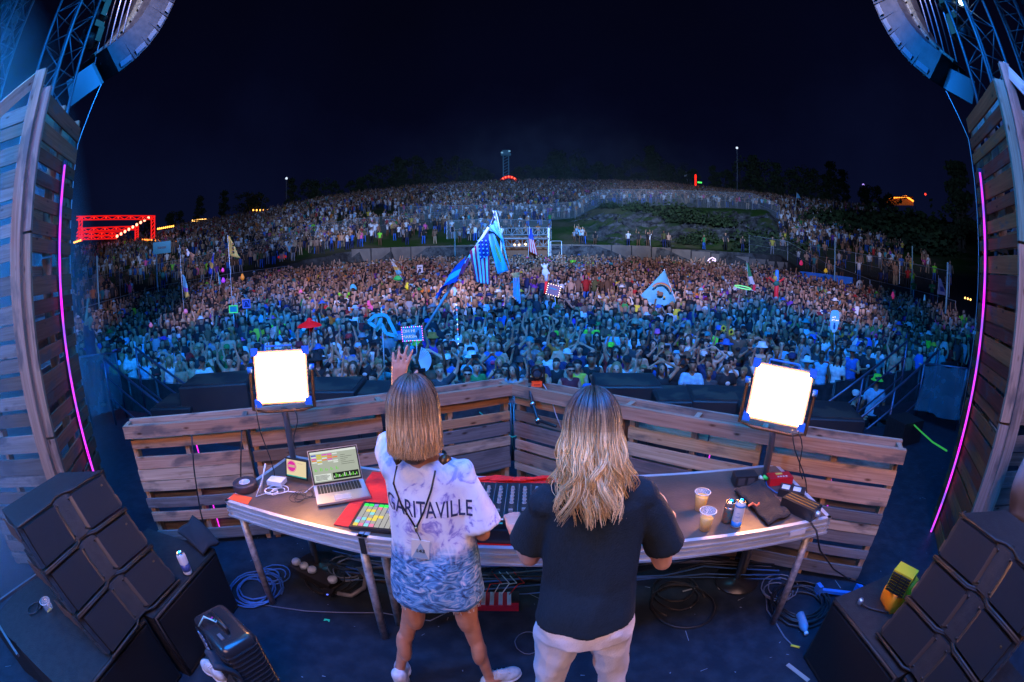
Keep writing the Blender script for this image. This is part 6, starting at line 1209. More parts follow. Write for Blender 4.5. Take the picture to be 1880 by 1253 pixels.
m = MB(True); hp = thing('headphones', 'black headphones resting round the neck of the waving performer', 'headphones', (-.33, 1.47, 1.45)); m.tube([(-.33 + .085*math.cos(t), 1.50 + .085*math.sin(t), 1.447) for t in np.linspace(-.3, 3.4, 16)], .008, 8); m.build('band', m_dark, hp)
for sx_ in (-1, 1): m = MB(True); m.lathe((-.33 + sx_*.088, 1.465, 1.445), [(.001, -.012), (.025, -.011), (.028, 0), (.025, .012), (.001, .014)], 20, ax=(sx_, -.6, .1)); m.build('ear_cup', mat('ear_cup', (.10, .06, .03), .3, .5), hp)
# lanyard lying on the back with a pass
def strip(P, w_, t_=.0012):
    m_ = MB(True); m_.tube(P, w_, 6); return m_
pv = on_back(-.340, 1.10, 0) + WL[pw]
LPT = [[(-.412, 1.438), (-.425, 1.38), (-.400, 1.31), (-.352, 1.235), (-.347, 1.215)], [(-.268, 1.437), (-.285, 1.37), (-.315, 1.29), (-.343, 1.235), (-.347, 1.215)]]
ln = thing('lanyard', 'black lanyard with a white numbered pass hanging down the tie dye back', 'lanyard', (-.34, 1.33, 1.2))
for q in LPT: strip([on_back(x, z, .005) + WL[pw] for x, z in q], .0036).build('strap', m_dark, ln)
k0 = on_back(-.347, 1.215, .008) + WL[pw]; m = MB(True); m.caps(k0 + Vector((0, 0, .012)), k0, .006, .006); m.build('clip', mat('brass_clip', (.6, .45, .2), .3, .9), ln)
bt = on_back(-.335, 1.175, .012) + WL[pw]; bx = Vector((.985, 0, -.12)); bz = Vector((.12, -.02, .985)); by = bx.cross(bz); by.normalize()
def BP(x, z, e_=0): return bt + bx*x + bz*z + by*e_
m = MB(True); m.tube([k0, bt], .002, 6); m.build('cord', m_dark, ln); m = MB(); m.hexa([BP(-.034, -.09, .001), BP(.034, -.09, .001), BP(.034, -.09, -.001), BP(-.034, -.09, -.001), BP(-.034, .0, .001), BP(.034, .0, .001), BP(.034, .0, -.001), BP(-.034, .0, -.001)]); bd = m.build('pass', mat('pass_white', (.66, .66, .62), .4), ln)
sg = 1 if by.y < 0 else -1
m = MB(); m.add([BP(-.032, -.088, sg*.0018), BP(.032, -.088, sg*.0018), BP(.0, -.012, sg*.0018), ], [(0, 1, 2)]); m.build('triangle', mat('pass_blue', (.28, .42, .55), .5), bd)
place_text('number', '143', .024, BP(0, -.052, sg*.0028), bx, bz, m_dark, bd)
# shoes
sneaker((-.612, 1.53, 0), R(10), '', (.62, .58, .60), high=True, parent=pw); sneaker((-.085, 1.555, 0), R(-62), '', (.50, .56, .58), parent=pw)
# --- right performer
pr = thing('person', 'person with long wavy blond hair in black t-shirt and white trousers at the table', 'person', (.27, 1.22, 0))
Jr = dict(head=V3((.245, 1.30, 1.622)), neck=V3((.255, 1.275, 1.475)), chest=V3((.262, 1.245, 1.25)), pelvis=V3((.255, 1.18, .93)), hM=rotz(math.pi - .1) @ Matrix.Rotation(R(14), 3, 'X'), leg=.8,
          shL=V3((.130, 1.26, 1.395)), shR=V3((.395, 1.26, 1.40)), elL=V3((.055, 1.315, 1.13)), wrL=V3((.0, 1.52, 1.115)), elR=V3((.545, 1.285, 1.085)), wrR=V3((.622, 1.475, 1.165)),
          hiL=V3((.165, 1.18, .88)), hiR=V3((.345, 1.18, .88)), knL=V3((.150, 1.23, .48)), anL=V3((.13, 1.20, .09)), toL=V3((.12, 1.33, .04)), knR=V3((.415, 1.23, .48)), anR=V3((.455, 1.20, .09)), toR=V3((.49, 1.33, .04)))
b = MB(True); body_prims(b, Jr, 1.0, .98, hand=False); hand(b, Jr['wrR'], (-.25, .75, .62), (-.6, -.1, -.5), (-1, 0, .3), (1.0, 1.1, 1.15, 1.2, .9), .03, 1.02); hand(b, Jr['wrL'], (-.05, .95, .05), (0, 0, -1), (1, 0, 0), (.4, .5, .5, .55, .4), .05, 1.0)
b.build('body', mat('performer_skin_fair', (.58, .32, .24), .45, c2=(.50, .25, .18), scale=14, bump=.08, bscale=180), pr, mods=REM(.006, 3))
b = MB(True); loft(b, [(.258, 1.27, 1.47, .075, .06), (.262, 1.262, 1.44, .14, .078), (.263, 1.258, 1.405, .184, .100), (.262, 1.245, 1.28, .168, .124), (.258, 1.215, 1.12, .158, .126), (.252, 1.185, 1.02, .172, .138), (.25, 1.172, .955, .180, .142)])
b.caps(Jr['shL'] - V3((.012, 0, 0)), Jr['shR'] + V3((.012, 0, 0)), .067, .067); b.tube([(.36, 1.258, 1.40), (.43, 1.26, 1.365), (.49, 1.262, 1.275), (.535, 1.265, 1.185)], [.050, .062, .070, .077], 20); b.tube([(.165, 1.258, 1.40), (.11, 1.265, 1.365), (.075, 1.285, 1.28), (.052, 1.30, 1.20)], [.050, .060, .066, .072], 20)
me2 = apply_mods(b.mesh('shirt', WL[pr]), REM(.0085, 3)); wrinkle(me2, .020, 5.0, 8, .55); me2.polygons.foreach_set('use_smooth', [True]*len(me2.polygons)); link('shirt', me2, mat('black_tee', (.002, .009, .014), .95, c2=(.005, .013, .019), scale=60, bump=.3, bscale=150), pr)
b = MB(True); loft(b, [(.255, 1.18, 1.02, .165, .12), (.255, 1.18, .93, .178, .14), (.255, 1.18, .86, .185, .135)])
for s, x in (('L', -1), ('R', 1)): b.caps(Jr['hi'+s], Jr['kn'+s], .096, .068); b.caps(Jr['kn'+s], Jr['an'+s] + Vector((0, 0, .03)), .067, .055)
me3 = apply_mods(b.mesh('trousers', WL[pr]), REM(.009, 4)); wrinkle(me3, .012, 8.0, 5, .7); me3.polygons.foreach_set('use_smooth', [True]*len(me3.polygons)); link('trousers', me3, mat('white_trousers', (.74, .70, .72), .85, bump=.3, bscale=120), pr)
hair(pr, Jr['head'], Jr['hM'], .265, 1700, 9, (.06, .04, .03), (.72, .40, .13), (.98, .72, .38), rr=(.0011, .0028), wave=.017, flare=.020, cut=False, vol=.88, backext=.02, clumps=60)
b = MB(True); b.ell(Jr['head'] + Vector((0, -.012, .02)), (.078, .099, .106)); b.caps(Jr['head'] + Vector((0, -.05, 0)), Jr['head'] + Vector((0, -.055, -.18)), .070, .045); b.build('hair_base', mat('hair_under_blond', (.07, .045, .03), .6, c2=(.34, .22, .12), scale=60, stretch=(1, 1, .1)), pr, mods=REM(.01, 3))
for s in 'LR':
    p = Jr['an'+s]; sneaker((p.x, p.y + .04, 0), 0 if s == 'L' else -.2, '', (.5, .5, .5), parent=pr)
# ------------------------------------------------------------------ pit: barrier, front subwoofers, stairs, screens, crew
m_bar = mat('barrier_metal', (.035, .04, .045), .5, .5, c2=(.07, .075, .08), scale=6)
DESC = ['first', 'second', 'third', 'fourth', 'fifth', 'sixth', 'seventh', 'eighth', 'ninth', 'tenth', 'eleventh', 'twelfth', 'thirteenth', 'fourteenth', 'fifteenth', 'sixteenth']
for i in range(22):
    x0 = -13.2 + i*1.2; y = 7.85; z = gz(x0, y); lmn = min(LMA, key=lambda q: abs(q[0] - math.degrees(math.atan2(x0 + .6, y))))[1]
    t = thing('crowd_barrier', (DESC[i % 16] + ' crowd barrier panel ' + ('from left, ' if i < 16 else 'of the far right end, ') + lmn), 'barrier', (x0, y, z), 'crowd barrier panels along the pit')
    m = MB(); m.box((x0 + .6, y, z + .62), (1.17, .02, 1.12)); m.build('panel', m_bar, t); m = MB(True); m.tube([(x0 + .02, y, z), (x0 + .02, y, z + 1.2), (x0 + 1.17, y, z + 1.2), (x0 + 1.17, y, z)], .022, 8); m.build('frame', mat('barrier_frame', (.10, .11, .12), .4, .7), t)
    m = MB(); m.box((x0 + .6, y - .5, z + .02), (1.15, .9, .02)); m.build('foot_plate', m_bar, t)
m_subf = mat('pit_cabinet', (.014, .015, .018), .55, c2=(.022, .02, .02), scale=4, bump=.2)
def pitsub(c, d, yaw, label, stripe=False):
    c = Vector(c); t = thing('pit_subwoofer', label, 'speaker', (c.x, c.y, c.z - d[2]/2), 'subwoofers standing in the pit'); M_ = rotz(yaw); m = MB(); m.box(c, d, M_); b = m.build('cabinet', m_subf, t); b.modifiers.new('b', 'BEVEL').width = .015
    m = MB(); m.box(c + Vector((0, 0, d[2]/2 + .004)), (d[0]*.92, d[1]*.85, .01), M_); m.build('lid', mat('pit_lid', (.018, .018, .02), .6, c2=(.05, .04, .032), scale=2.5, ramp=(.5, .55)), t)
    for s in (-1, 1): m = MB(); m.box(c + M_ @ Vector((s*d[0]*.3, -d[1]/2 - .004, d[2]*.25)), (.16, .012, .07), M_); m.build('handle', m_dark, t)
for i, (px, py, r_, w_, h_, yaw, lb) in enumerate([(402, 695, 6.4, 1.05, 1.9, .35, 'big dark subwoofer in the pit left of the left work light'), (330, 735, 6.6, .7, .9, .3, 'low dark box in the pit at the stair foot'), (500, 705, 6.2, .95, 1.9, .2, 'dark subwoofer in the pit hidden by the left work light'), (600, 705, 6.2, 1.0, 1.95, .1, 'dark subwoofer in the pit right of the left work light'), (680, 712, 6.1, .8, 1.8, .1, 'slim dark box in the pit near the raised hand'),
        (1150, 697, 6.4, .95, 1.9, -.1, 'dark subwoofer in the pit right of the blond head'), (1252, 722, 6.0, .8, 1.6, -.15, 'lower dark box in the pit, centre right'), (1335, 722, 6.1, 1.1, 1.85, -.25, 'wide dark subwoofer in the pit left of the right work light'), (1420, 735, 6.0, 1.1, 1.9, -.3, 'dark subwoofer in the pit behind the right work light'), (1520, 752, 5.9, .9, 1.9, -.4, 'dark subwoofer in the pit right of the right work light')]):
    p = rng(px, py, r_); pitsub((p.x, p.y, p.z - h_/2), (w_, .8, h_), yaw, lb)
    m = MB(); m.box((p.x, p.y, (p.z - h_ - 1.65)/2), (w_, .78, max(.05, p.z - h_ + 1.65)))
    tag(m.build('plinth', m_subf, loc=(p.x, p.y, -1.65)), 'black plinth under the ' + lb.replace('in the pit', 'standing'), 'plinth')
m_rail = mat('handrail_steel', (.10, .14, .22), .4, .7)
def stairs(x0, x1, y0, y1, z0, z1, label, group):
    t = thing('stairs', label[0], 'stairs', (x0, y0, z1)); n = 8
    for k in range(n): m = MB(); u_ = (k + .5)/n; m.box((x0 + (x1-x0)*u_, (y0+y1)/2, z0 + (z1-z0)*(k+1)/n), (abs(x1-x0)/n*1.05, y1 - y0, .04)); m.build('tread', m_bar, t)
    for q, y in enumerate((y0, y1)):
        t2 = thing('stair_rail', label[1+q], 'handrail', (x0, y, z0)); P = lambda u_, h: Vector((x0 + (x1-x0)*u_, y, z0 + (z1-z0)*u_ + h))
        for h in (1.08, .78, .45): m = MB(True); m.tube([P(0, h), P(1, h)], .022 if h > 1 else .016, 8); m.build('rail', m_rail, t2)
        for u_ in (0, .5, 1): m = MB(True); m.tube([P(u_, -.05), P(u_, 1.08)], .022, 8); m.build('post', m_rail, t2)
stairs(-6.3, -3.6, 4.62, 5.45, 0, -1.3, ['stairs going down from the left wing to the pit', 'near handrail of the left pit stairs', 'far handrail of the left pit stairs'], None)
stairs(6.9, 4.5, 4.62, 5.45, 0, -1.15, ['stairs going down from the right wing to the pit', 'near handrail of the right pit stairs', 'far handrail of the right pit stairs'], None)
m_mesh = mat('blue_mesh_screen', (.06, .13, .17), .8, c2=(.03, .07, .10), scale=5, bump=.3, alpha=.72)
def screen(P4, label):
    P4 = [Vector(p) for p in P4]; t = thing('mesh_screen', label, 'screen', (P4[0].x, P4[0].y, 0)); m = MB(True)
    m.grid(lambda u_, v_: tuple(P4[0].lerp(P4[1], u_).lerp(P4[3].lerp(P4[2], u_), v_) + Vector((.03*math.sin(u_*14 + v_*3), .04*math.sin(u_*11 - v_*5), .03*math.sin(u_*7) if v_ > .9 else 0))), 20, 12); m.build('mesh', m_mesh, t)
    for a, b in ((P4[0], P4[3]), (P4[1], P4[2])): m = MB(True); m.tube([a, Vector((a.x, a.y, .004))], .02, 8); m.build('post', m_rail, t)
    m = MB(True); m.tube([P4[0], P4[1]], .018, 8); m.build('rail', m_rail, t)
screen([rng(146, 656, 8.0), rng(212, 648, 8.1), rng(228, 742, 7.9), rng(165, 772, 7.8)], 'hazy mesh screen on a guard rail at the left wing')
screen([rng(1697, 668, 7.9), rng(1775, 677, 7.7), rng(1762, 772, 7.5), rng(1680, 755, 7.7)], 'hazy mesh screen on a guard rail at the right wing')
m = MB(); p = rng(1660, 785, 6.6); m.box((p.x, p.y, .16), (.5, .4, .32)); tag(m.build('black_case', m_cab, loc=(p.x, p.y, 0)), 'small black case on the right wing by the green cable', 'case')
cable('green_cable', [rng(1628, 772, 7.4), rng(1665, 768, 7.1), rng(1690, 792, 6.0), rng(1712, 812, 5.4), rng(1738, 828, 4.9)], .010, emis('green_rope', (.05, .55, .12), .6), 'bright green rope light crossing the right wing floor')
# crew
def crew(px, py, r_, A, label, yaw_off, h=1.02):
    p = rng(px, py, r_); x, y = p.x, p.y; zf = p.z - 1.74*h; t = thing('person', label, 'person', (x, y, zf)); v = VAR[A['pose']]
    o = link('body', v['body'], None, t); omat(o, SKM[A['skin']]); o = link('shirt', v['tee'], None, t); omat(o, CM[A['shirt']]); o = link('trousers', SH['trousers'], None, t); omat(o, CM['black']); o = link('hair', SH['hshort'], None, t); omat(o, HM[0])
    if A.get('hat'): o = link('hat', HAT[A['hat']], None, t); omat(o, CM[A['hatc']])
    for c in t.children: c.location = (0, 0, 0)
    t.rotation_euler.z = yaw_off; t.scale = (h, h, h); return t
crew(1612, 688, 9.6, dict(pose=0, skin=3, shirt='light blue', hat='bucket', hatc='neon green'), 'crew person in pale blue shirt and green bucket hat in the right pit', math.pi*.8)
crew(1572, 718, 8.6, dict(pose=1, skin=2, shirt='black', hat='cap', hatc='white'), 'crew person in black with striped white cap crouching by the right stairs', .6, .9)
crew(160, 575, 9.6, dict(pose=4, skin=0, shirt='navy'), 'dark dressed security person pointing upward beside the left tower', 2.2, 1.08)
# ------------------------------------------------------------------ flags and totems above the crowd
def cloth_sheet(mb, P4, nu=16, nv=10, amp=.05, fr=2.2, seed=0):
    P4 = [Vector(p) for p in P4]; nrm = (P4[1]-P4[0]).cross(P4[3]-P4[0]).normalized()
    def f(u_, v_): p = P4[0].lerp(P4[1], u_).lerp(P4[3].lerp(P4[2], u_), v_); return tuple(p + nrm*amp*(math.sin(u_*6.28*fr + v_*2 + seed) + .5*math.sin(v_*9 + u_*4 + seed)))
    mb.grid(f, nu, nv); return f
def flagpart(name, P4, parent, fn, mats, nu=24, nv=18, amp=.05, fr=1.6, seed=0):
    """one waving sheet whose faces take a colour from fn(u, v)"""
    m = MB(True); cloth_sheet(m, P4, nu, nv, amp, fr, seed); m.mi = [fn((i + .5)/nu, (j + .5)/nv) for j in range(nv) for i in range(nu)]; o = m.build(name, mats, parent); md = o.modifiers.new('s', 'SOLIDIFY'); md.thickness = .006; return o
def cm(n, c): return mat('flag_' + n, c, .8, c2=tuple(np.array(c)*.8), scale=3)
FW, FB, FR, FN, FC, FY, FG, FO = cm('white', (.55, .58, .6)), cm('blue', (.02, .06, .42)), cm('red', (.70, .02, .06)), cm('navy', (.02, .04, .22)), cm('cyan', (.12, .42, .62)), cm('yellow', (.55, .38, .08)), cm('green', (.02, .20, .07)), cm('brown', (.22, .11, .06))
m_pole = mat('pale_pole', (.5, .55, .58), .4)
def pole(P_, r_, parent=None, label=None, name='pole', m_=None):
    m = MB(True); m.tube(P_, r_, 8); o = m.build(name, m_ or m_pole, parent, loc=None if parent else P_[0])
    if label: tag(o, label, 'pole')
    return o
# big leaning pole with four flags
Y0 = 12.6
def Y(px, py, y=Y0): return ony(px, py, y)
bt_ = Y(776, 601); tp_ = Y(897, 418); hb = Vector((bt_.x, bt_.y, bt_.z)); t = thing('flag_pole', 'long pale flag pole leaning right above the crowd, carrying four flags', 'flag pole', hb); pole([Y(770, 622), tp_], .042, t, name='pole'); pole([Y(884, 460), Y(910, 386)], .018, t, name='pole_tip', m_=m_rail)
t = thing('flag', 'starred flag with red and white stripes hanging from the leaning pole', 'flag', Y(893, 430))
def usf(u_, v_):   # v down the fly, u across
    if u_ > .48 and v_ < .42: return 2
    return int(u_*9) % 2
usp = [Y(868, 447, 12.5), Y(899, 428, 12.5), Y(899, 527, 12.45), Y(882, 520, 12.5)]; o = flagpart('flag_cloth', [Y(862, 462, 12.5), Y(897, 428, 12.5), Y(900, 524, 12.45), Y(873, 518, 12.5)], t, usf, [FR, FW, FN], 26, 26, .05, 1.2)
for i in range(14): p = Y(878 + (i % 3)*7 + (i//3), 442 + (i//3)*7.5, 12.38); m = MB(); m.box(p, (.035, .02, .035), Matrix.Rotation(.785, 3, 'Y')); m.build('star', FW, o)
t = thing('flag', 'blue and white striped flag furled along the lower leaning pole', 'flag', Y(857, 475)); flagpart('flag_cloth', [Y(800, 540), Y(856, 474), Y(838, 512, 12.3), Y(797, 548, 12.3)], t, lambda u_, v_: 0 if v_ < .36 or v_ > .72 else 1, [FB, FC], 20, 14, .06, 1.0)
m = MB(True); cloth_sheet(m, [Y(846, 492, 12.5), Y(862, 472, 12.5), Y(852, 500, 12.3), Y(838, 515, 12.3)], 6, 6, .03); m.build('red_edge', FR, t)
t = thing('flag', 'cyan, yellow and green flag hanging straight down from the leaning pole', 'flag', Y(897, 425, 12.7)); flagpart('flag_cloth', [Y(893, 424, 12.7), Y(905, 424, 12.7), Y(934, 497, 12.6), Y(914, 504, 12.6)], t, lambda u_, v_: 1 if (u_-.6)**2 + (v_-.55)**2*.6 < .03 else 0, [FC, FY], 16, 22, .05, .8)
t = thing('flag', 'long white and light cyan flag streaming from the tip of the leaning pole', 'flag', Y(906, 388)); flagpart('flag_cloth', [Y(904, 386), Y(911, 388), Y(936, 495, 12.5), Y(925, 462, 12.5)], t, lambda u_, v_: 1 if u_ < .5 and v_ > .2 and int(v_*18) % 3 == 0 else 0, [cm('pale', (.5, .62, .68)), FN], 12, 30, .05, .8)
m = MB(True); cloth_sheet(m, [Y(893, 420), Y(912, 404), Y(928, 450, 12.5), Y(912, 430, 12.5)], 10, 10, .05); m.build('upper_fold', FC, t)
# rainbow flag
t = thing('flag', 'large white flag with a rainbow arch and small brown bear shape', 'flag', ony(1221, 497, 16)); fp = [ony(1176, 543, 16.), ony(1220, 496, 16.), ony(1241, 556, 15.9), ony(1205, 566, 15.8)]
o = flagpart('flag_cloth', fp, t, lambda u_, v_: 0, [cm('paleblue', (.10, .36, .46))], 20, 20, .05, .9); cA = (fp[0] + fp[1] + fp[2] + fp[3])/4 + Vector((0, -.16, 0)); ux = (fp[2] - fp[0]).normalized(); uz = (fp[1]-fp[3]).normalized()
m = MB(True); cloth_sheet(m, [ony(1186, 552, 15.9), ony(1208, 562, 15.9), ony(1224, 587, 15.7), ony(1219, 588, 15.7)], 8, 8, .03); m.build('flag_tail', cm('paleblue2', (.30, .46, .52)), t)
for r_, c, nm in ((.40, (.35, .04, .06), 'red'), (.365, (.5, .25, .03), 'orange'), (.33, (.08, .12, .16), 'dark')):
    m = MB(); n_ = 14; V = []
    for k in range(n_+1):
        a = .25 + 2.5*k/n_
        for q in (r_ - .016, r_ + .016): V.append(cA + ux*(q*math.cos(a)) + uz*(q*math.sin(a)*.85) + Vector((0, -.02, .08)))
    m.add(V, [(2*k, 2*k+1, 2*k+3, 2*k+2) for k in range(n_)]); m.build('rainbow_band', cm('band_' + nm, c), o)
m = MB(True); m.ell(cA + Vector((-.03, -.03, .02)), (.13, .01, .085)); m.ell(cA + Vector((-.12, -.03, .09)), (.055, .01, .05)); m.build('bear', FO, o, mods=REM(.012, 2)); m = MB(True); m.ell(cA + Vector((.13, -.03, -.10)), (.05, .008, .04)); m.build('leaf', FY, o)
pole([ony(1219, 494, 16.02), ony(1243, 560, 16), ony(1250, 600, 16)], .014, label='thin pole along the edge of the rainbow flag', name='flag_pole')
# tricolour
t = thing('flag', 'green, white and red tricolour flag hanging on the right', 'flag', ony(1371, 484, 21)); flagpart('flag_cloth', [ony(1369, 482, 21), ony(1373, 484, 21), ony(1391, 542, 20.9), ony(1382, 549, 20.9)], t, lambda u_, v_: 0 if v_ < .38 else (1 if v_ < .64 else 2), [FG, FW, FR], 10, 20, .05, .6); pole([ony(1371, 480, 21.02), ony(1376, 560, 21)], .012, label='thin pole of the tricolour flag', name='flag_pole')
# left flags
def simpleflag(name, label, y, poly, mats, fn, polepx, pr_=.014, extra=None, plabel=None, amp=.04):
    t = thing('flag', label, 'flag', ony(*poly[0], y)); o = flagpart('flag_cloth', [ony(*p, y) for p in poly], t, fn, mats, 14, 14, amp, .8); pole([ony(*p, y + .02) for p in polepx], pr_, t); 
    if extra: extra(o)
    return t
def ex_bear(o): m = MB(True); c = ony(345, 466, 13.9); m.ell(c, (.10, .01, .12)); m.ell(c + Vector((-.05, 0, .14)), (.07, .01, .06)); m.build('white_figure', FW, o, mods=REM(.012, 2))
simpleflag('flag', 'brown flag with a white animal figure on the far left pole', 14, [(331, 452), (345, 460), (358, 468), (352, 488)], [FO], lambda u_, v_: 0, [(330, 450), (334, 520), (340, 592)], extra=ex_bear)
o = simpleflag('flag', 'lower blue, purple and yellow flag under the brown flag', 13.95, [(334, 504), (343, 514), (347, 545), (339, 550)], [FC, cm('purple', (.2, .1, .4)), FY], lambda u_, v_: 0 if v_ < .5 else (1 if v_ < .75 else 2), [(333, 500), (336, 550)])
def ex_y(o): 
    m = MB(); 
    for k in range(3): m.box(ony(428, 448 + k*7, 15.85), (.11, .01, .06)); m.build('print_bar', FO, o); m = MB()
simpleflag('flag', 'yellow flag with dark printed bars on the tall left pole', 16, [(419, 436), (423, 434), (440, 474), (420, 470)], [FY], lambda u_, v_: 0, [(418, 432), (423, 500), (428, 575)], extra=ex_y)
simpleflag('flag', 'narrow blue and yellow flag between the two left poles', 18, [(391, 466), (394, 468), (389, 505), (381, 500)], [FB, FY], lambda u_, v_: 1 if .4 < v_ < .7 else 0, [(393, 464), (386, 530)])
simpleflag('flag', 'small teal flag beside the tall left pole', 18, [(400, 500), (402, 502), (406, 522), (401, 524)], [cm('teal', (.05, .3, .35))], lambda u_, v_: 0, [(400, 498), (404, 540)], .01)
simpleflag('flag', 'pastel rainbow flag tilted left of the leaning pole', 22, [(718, 480), (725, 484), (738, 502), (728, 506)], [FW, FY, FC], lambda u_, v_: int(v_*3) % 3, [(716, 476), (740, 515)], .015)
simpleflag('flag', 'small pale triangular flag at the far right of the crowd', 15, [(1724, 510), (1726, 512), (1741, 545), (1722, 540)], [cm('lavender', (.3, .3, .42)), FN], lambda u_, v_: 1 if .3 < u_ < .7 and .5 < v_ < .8 else 0, [(1723, 506), (1720, 575)], .012)
simpleflag('flag', 'dark blue banner at the right edge of the floor crowd', 15, [(1681, 552), (1688, 556), (1694, 578), (1672, 572)], [FN], lambda u_, v_: 0, [(1684, 548), (1686, 600)], .012)
simpleflag('flag', 'pale flag on a pole high on the right hillside', 70, [(1463, 355), (1465, 356), (1471, 365), (1463, 364)], [FC], lambda u_, v_: 0, [(1463, 353), (1458, 402)], .06)
simpleflag('flag', 'small white flag on the hill crest left of the red stick', 108, [(1257, 318), (1260, 316), (1263, 326), (1256, 325)], [FW], lambda u_, v_: 0, [(1259, 315), (1263, 338)], .06)
# signs and totems
def totem(name, label, cat, c, build, polepx=None, y=None, group=None, s=1):
    t = thing(name, label, cat, c, group)
    if polepx: pole([ony(*p, y + .03) for p in polepx], .013, t)
    build(t, Vector(c))
    for ch in (t.children if s != 1 else ()):
        if not ch.name.startswith('pole'): ch.scale = (s, s, s)
    return t
def b_marsh(t, c):
    w_, h_ = .56, .37; Mx = Matrix.Rotation(R(-3), 3, 'Y'); m = MB(); m.box(c, (w_, .03, h_), Mx); bd = m.build('board', mat('sign_blue', (.03, .16, .35), .5, emit=(.03, .3, .6), es=.35), t)
    for s_, dz in (('OH HI', .075), ('MARSH', -.075)): place_text('lettering', s_, .125, c + Mx @ Vector((-.085, -.018, dz)), Mx @ Vector((1, 0, 0)), Mx @ Vector((0, 0, 1)), emis('letter_white', (.6, .85, 1), .8), bd)
    m = MB(True); m.ell(c + Vector((.16, -.018, -.03)), (.045, .008, .11)); m.ell(c + Vector((.17, -.018, .07)), (.03, .008, .035)); m.caps(c + Vector((.12, -.018, .03)), c + Vector((.10, -.018, -.04)), .012, .012); m.build('figure', mat('sign_figure', (.02, .06, .12), .6), bd, mods=REM(.01, 2))
    k = 0
    for i in range(11):
        for z in (-1, 1): m = MB(True); m.ell(c + Mx @ Vector((-w_/2 + w_*i/10, -.02, z*h_/2)), (.010, .010, .010), nu=6, nv=4); m.build('fairy_light', emis('fairy_' + ('mag' if (i+z) % 2 else 'cyan'), (1, .1, .8) if (i+z) % 2 else (.2, .8, 1), 5), bd)
    for i in range(1, 6):
        for x in (-1, 1): m = MB(True); m.ell(c + Mx @ Vector((x*w_/2, -.02, -h_/2 + h_*i/6)), (.010, .010, .010), nu=6, nv=4); m.build('fairy_light', emis('fairy_mag', (1, .1, .8), 3), bd)
totem('lit_sign', 'blue sign reading OH HI MARSH edged with pink fairy lights', 'sign', ony(757, 613, 9.4), b_marsh, [(764, 620), (766, 660)], 9.4, s=.80)
def b_logo(t, c):     # angular cyan outline emblem on a pole
    m = MB(); L_ = [(-.13, .17), (.02, .23), (.13, .20), (.30, -.15), (.12, -.10), (.10, -.02), (.20, -.07), (.075, .13), (-.02, .13), (-.10, .05), (-.04, .02), (-.02, -.07), (-.08, -.06), (-.02, .06)]
    Q = [(-.30, .08), (-.14, .21), (.06, .24), (.17, .19), (.37, -.26), (.12, -.20), (.02, .02), (-.12, -.13), (.02, .15)]
    for a, b in zip(Q[:-1], Q[1:]): m.beam(c + Vector((a[0], 0, a[1])), c + Vector((b[0], 0, b[1])), .03, .075, up=(0, 1, 0) if False else (0, 0, 1))
    m.beam(c + Vector((-.30, 0, .08)), c + Vector((-.14, 0, -.04)), .03, .07); m.build('emblem', mat('emblem_cyan', (.05, .40, .55), .5, emit=(.02, .25, .4), es=.25), t)
totem('emblem_totem', 'angular cyan outline emblem carried on a pale pole', 'totem', ony(699, 597, 8.6), b_logo, [(700, 565), (704, 640), (707, 700)], 8.6, s=.86)
def b_headc(t, c):
    m = MB(True); prof = [(-.15, .30), (-.05, .34), (.10, .33), (.17, .27), (.19, .10), (.20, .0), (.16, -.10), (.13, -.22), (.05, -.31), (-.05, -.31), (-.13, -.22), (-.17, -.05), (-.20, .02), (-.19, .15)]; n = len(prof)
    m.add([c + Vector((x, -.015, z)) for x, z in prof] + [c + Vector((x, .015, z)) for x, z in prof], [tuple(range(n)), tuple(range(2*n-1, n-1, -1))] + [(i, n+i, n + (i+1) % n, (i+1) % n) for i in range(n)]); m.smooth = False; bd = m.build('board', mat('cutout_white', (.55, .72, .85), .6, emit=(.3, .6, .9), es=.12), t)
    m = MB(True); m.ell(c + Vector((-.01, -.02, -.14)), (.08, .006, .12)); m.ell(c + Vector((-.01, -.02, -.04)), (.065, .006, .03)); m.build('beard_print', mat('print_blue', (.03, .12, .3), .7), bd, mods=REM(.012, 2))
    for x, z in ((-.10, .13), (-.01, .14), (-.05, .06), (.05, .04), (.13, .04), (-.12, .05)): m = MB(True); m.ell(c + Vector((x, -.03, z)), (.016, .01, .012), nu=6, nv=4); m.build('bulb', emis('bulb_warm', (1, .7, .6), 3), bd)
totem('head_cutout', 'pale blue white head shaped cutout with small bulbs', 'cutout', ony(1532, 591, 8.8), b_headc, [(1532, 605), (1531, 640)], 8.8, s=.84)
def b_panda(t, c):
    m = MB(True); m.lathe(c, [(.001, -.02), (.30, -.02), (.30, .02), (.001, .02)], 24, ax=(0, -1, 0)); b_ = m.build('board', mat('mask_white', (.42, .46, .45), .7), t)
    for x in (-.11, .11): m = MB(True); m.ell(c + Vector((x, -.025, .05)), (.06, .01, .085)); m.build('eye_patch', m_dark, b_)
    m = MB(True); m.ell(c + Vector((0, -.025, -.07)), (.045, .01, .03)); m.build('nose', m_dark, b_); m = MB(True); m.tube([c + Vector((-.09, -.025, -.13)), c + Vector((0, -.025, -.18)), c + Vector((.09, -.025, -.13))], .014, 6); m.build('mouth', m_dark, b_)
totem('panda_mask', 'round white panda face board held above the crowd', 'mask', ony(1578, 524, 20), b_panda, [(1578, 535), (1578, 560)], 20)
def board(w_, h_, m1, deco=None):
    def f(t, c):
        m = MB(); m.box(c, (w_, .03, h_)); b_ = m.build('board', m1, t)
        if deco: deco(b_, c)
    return f
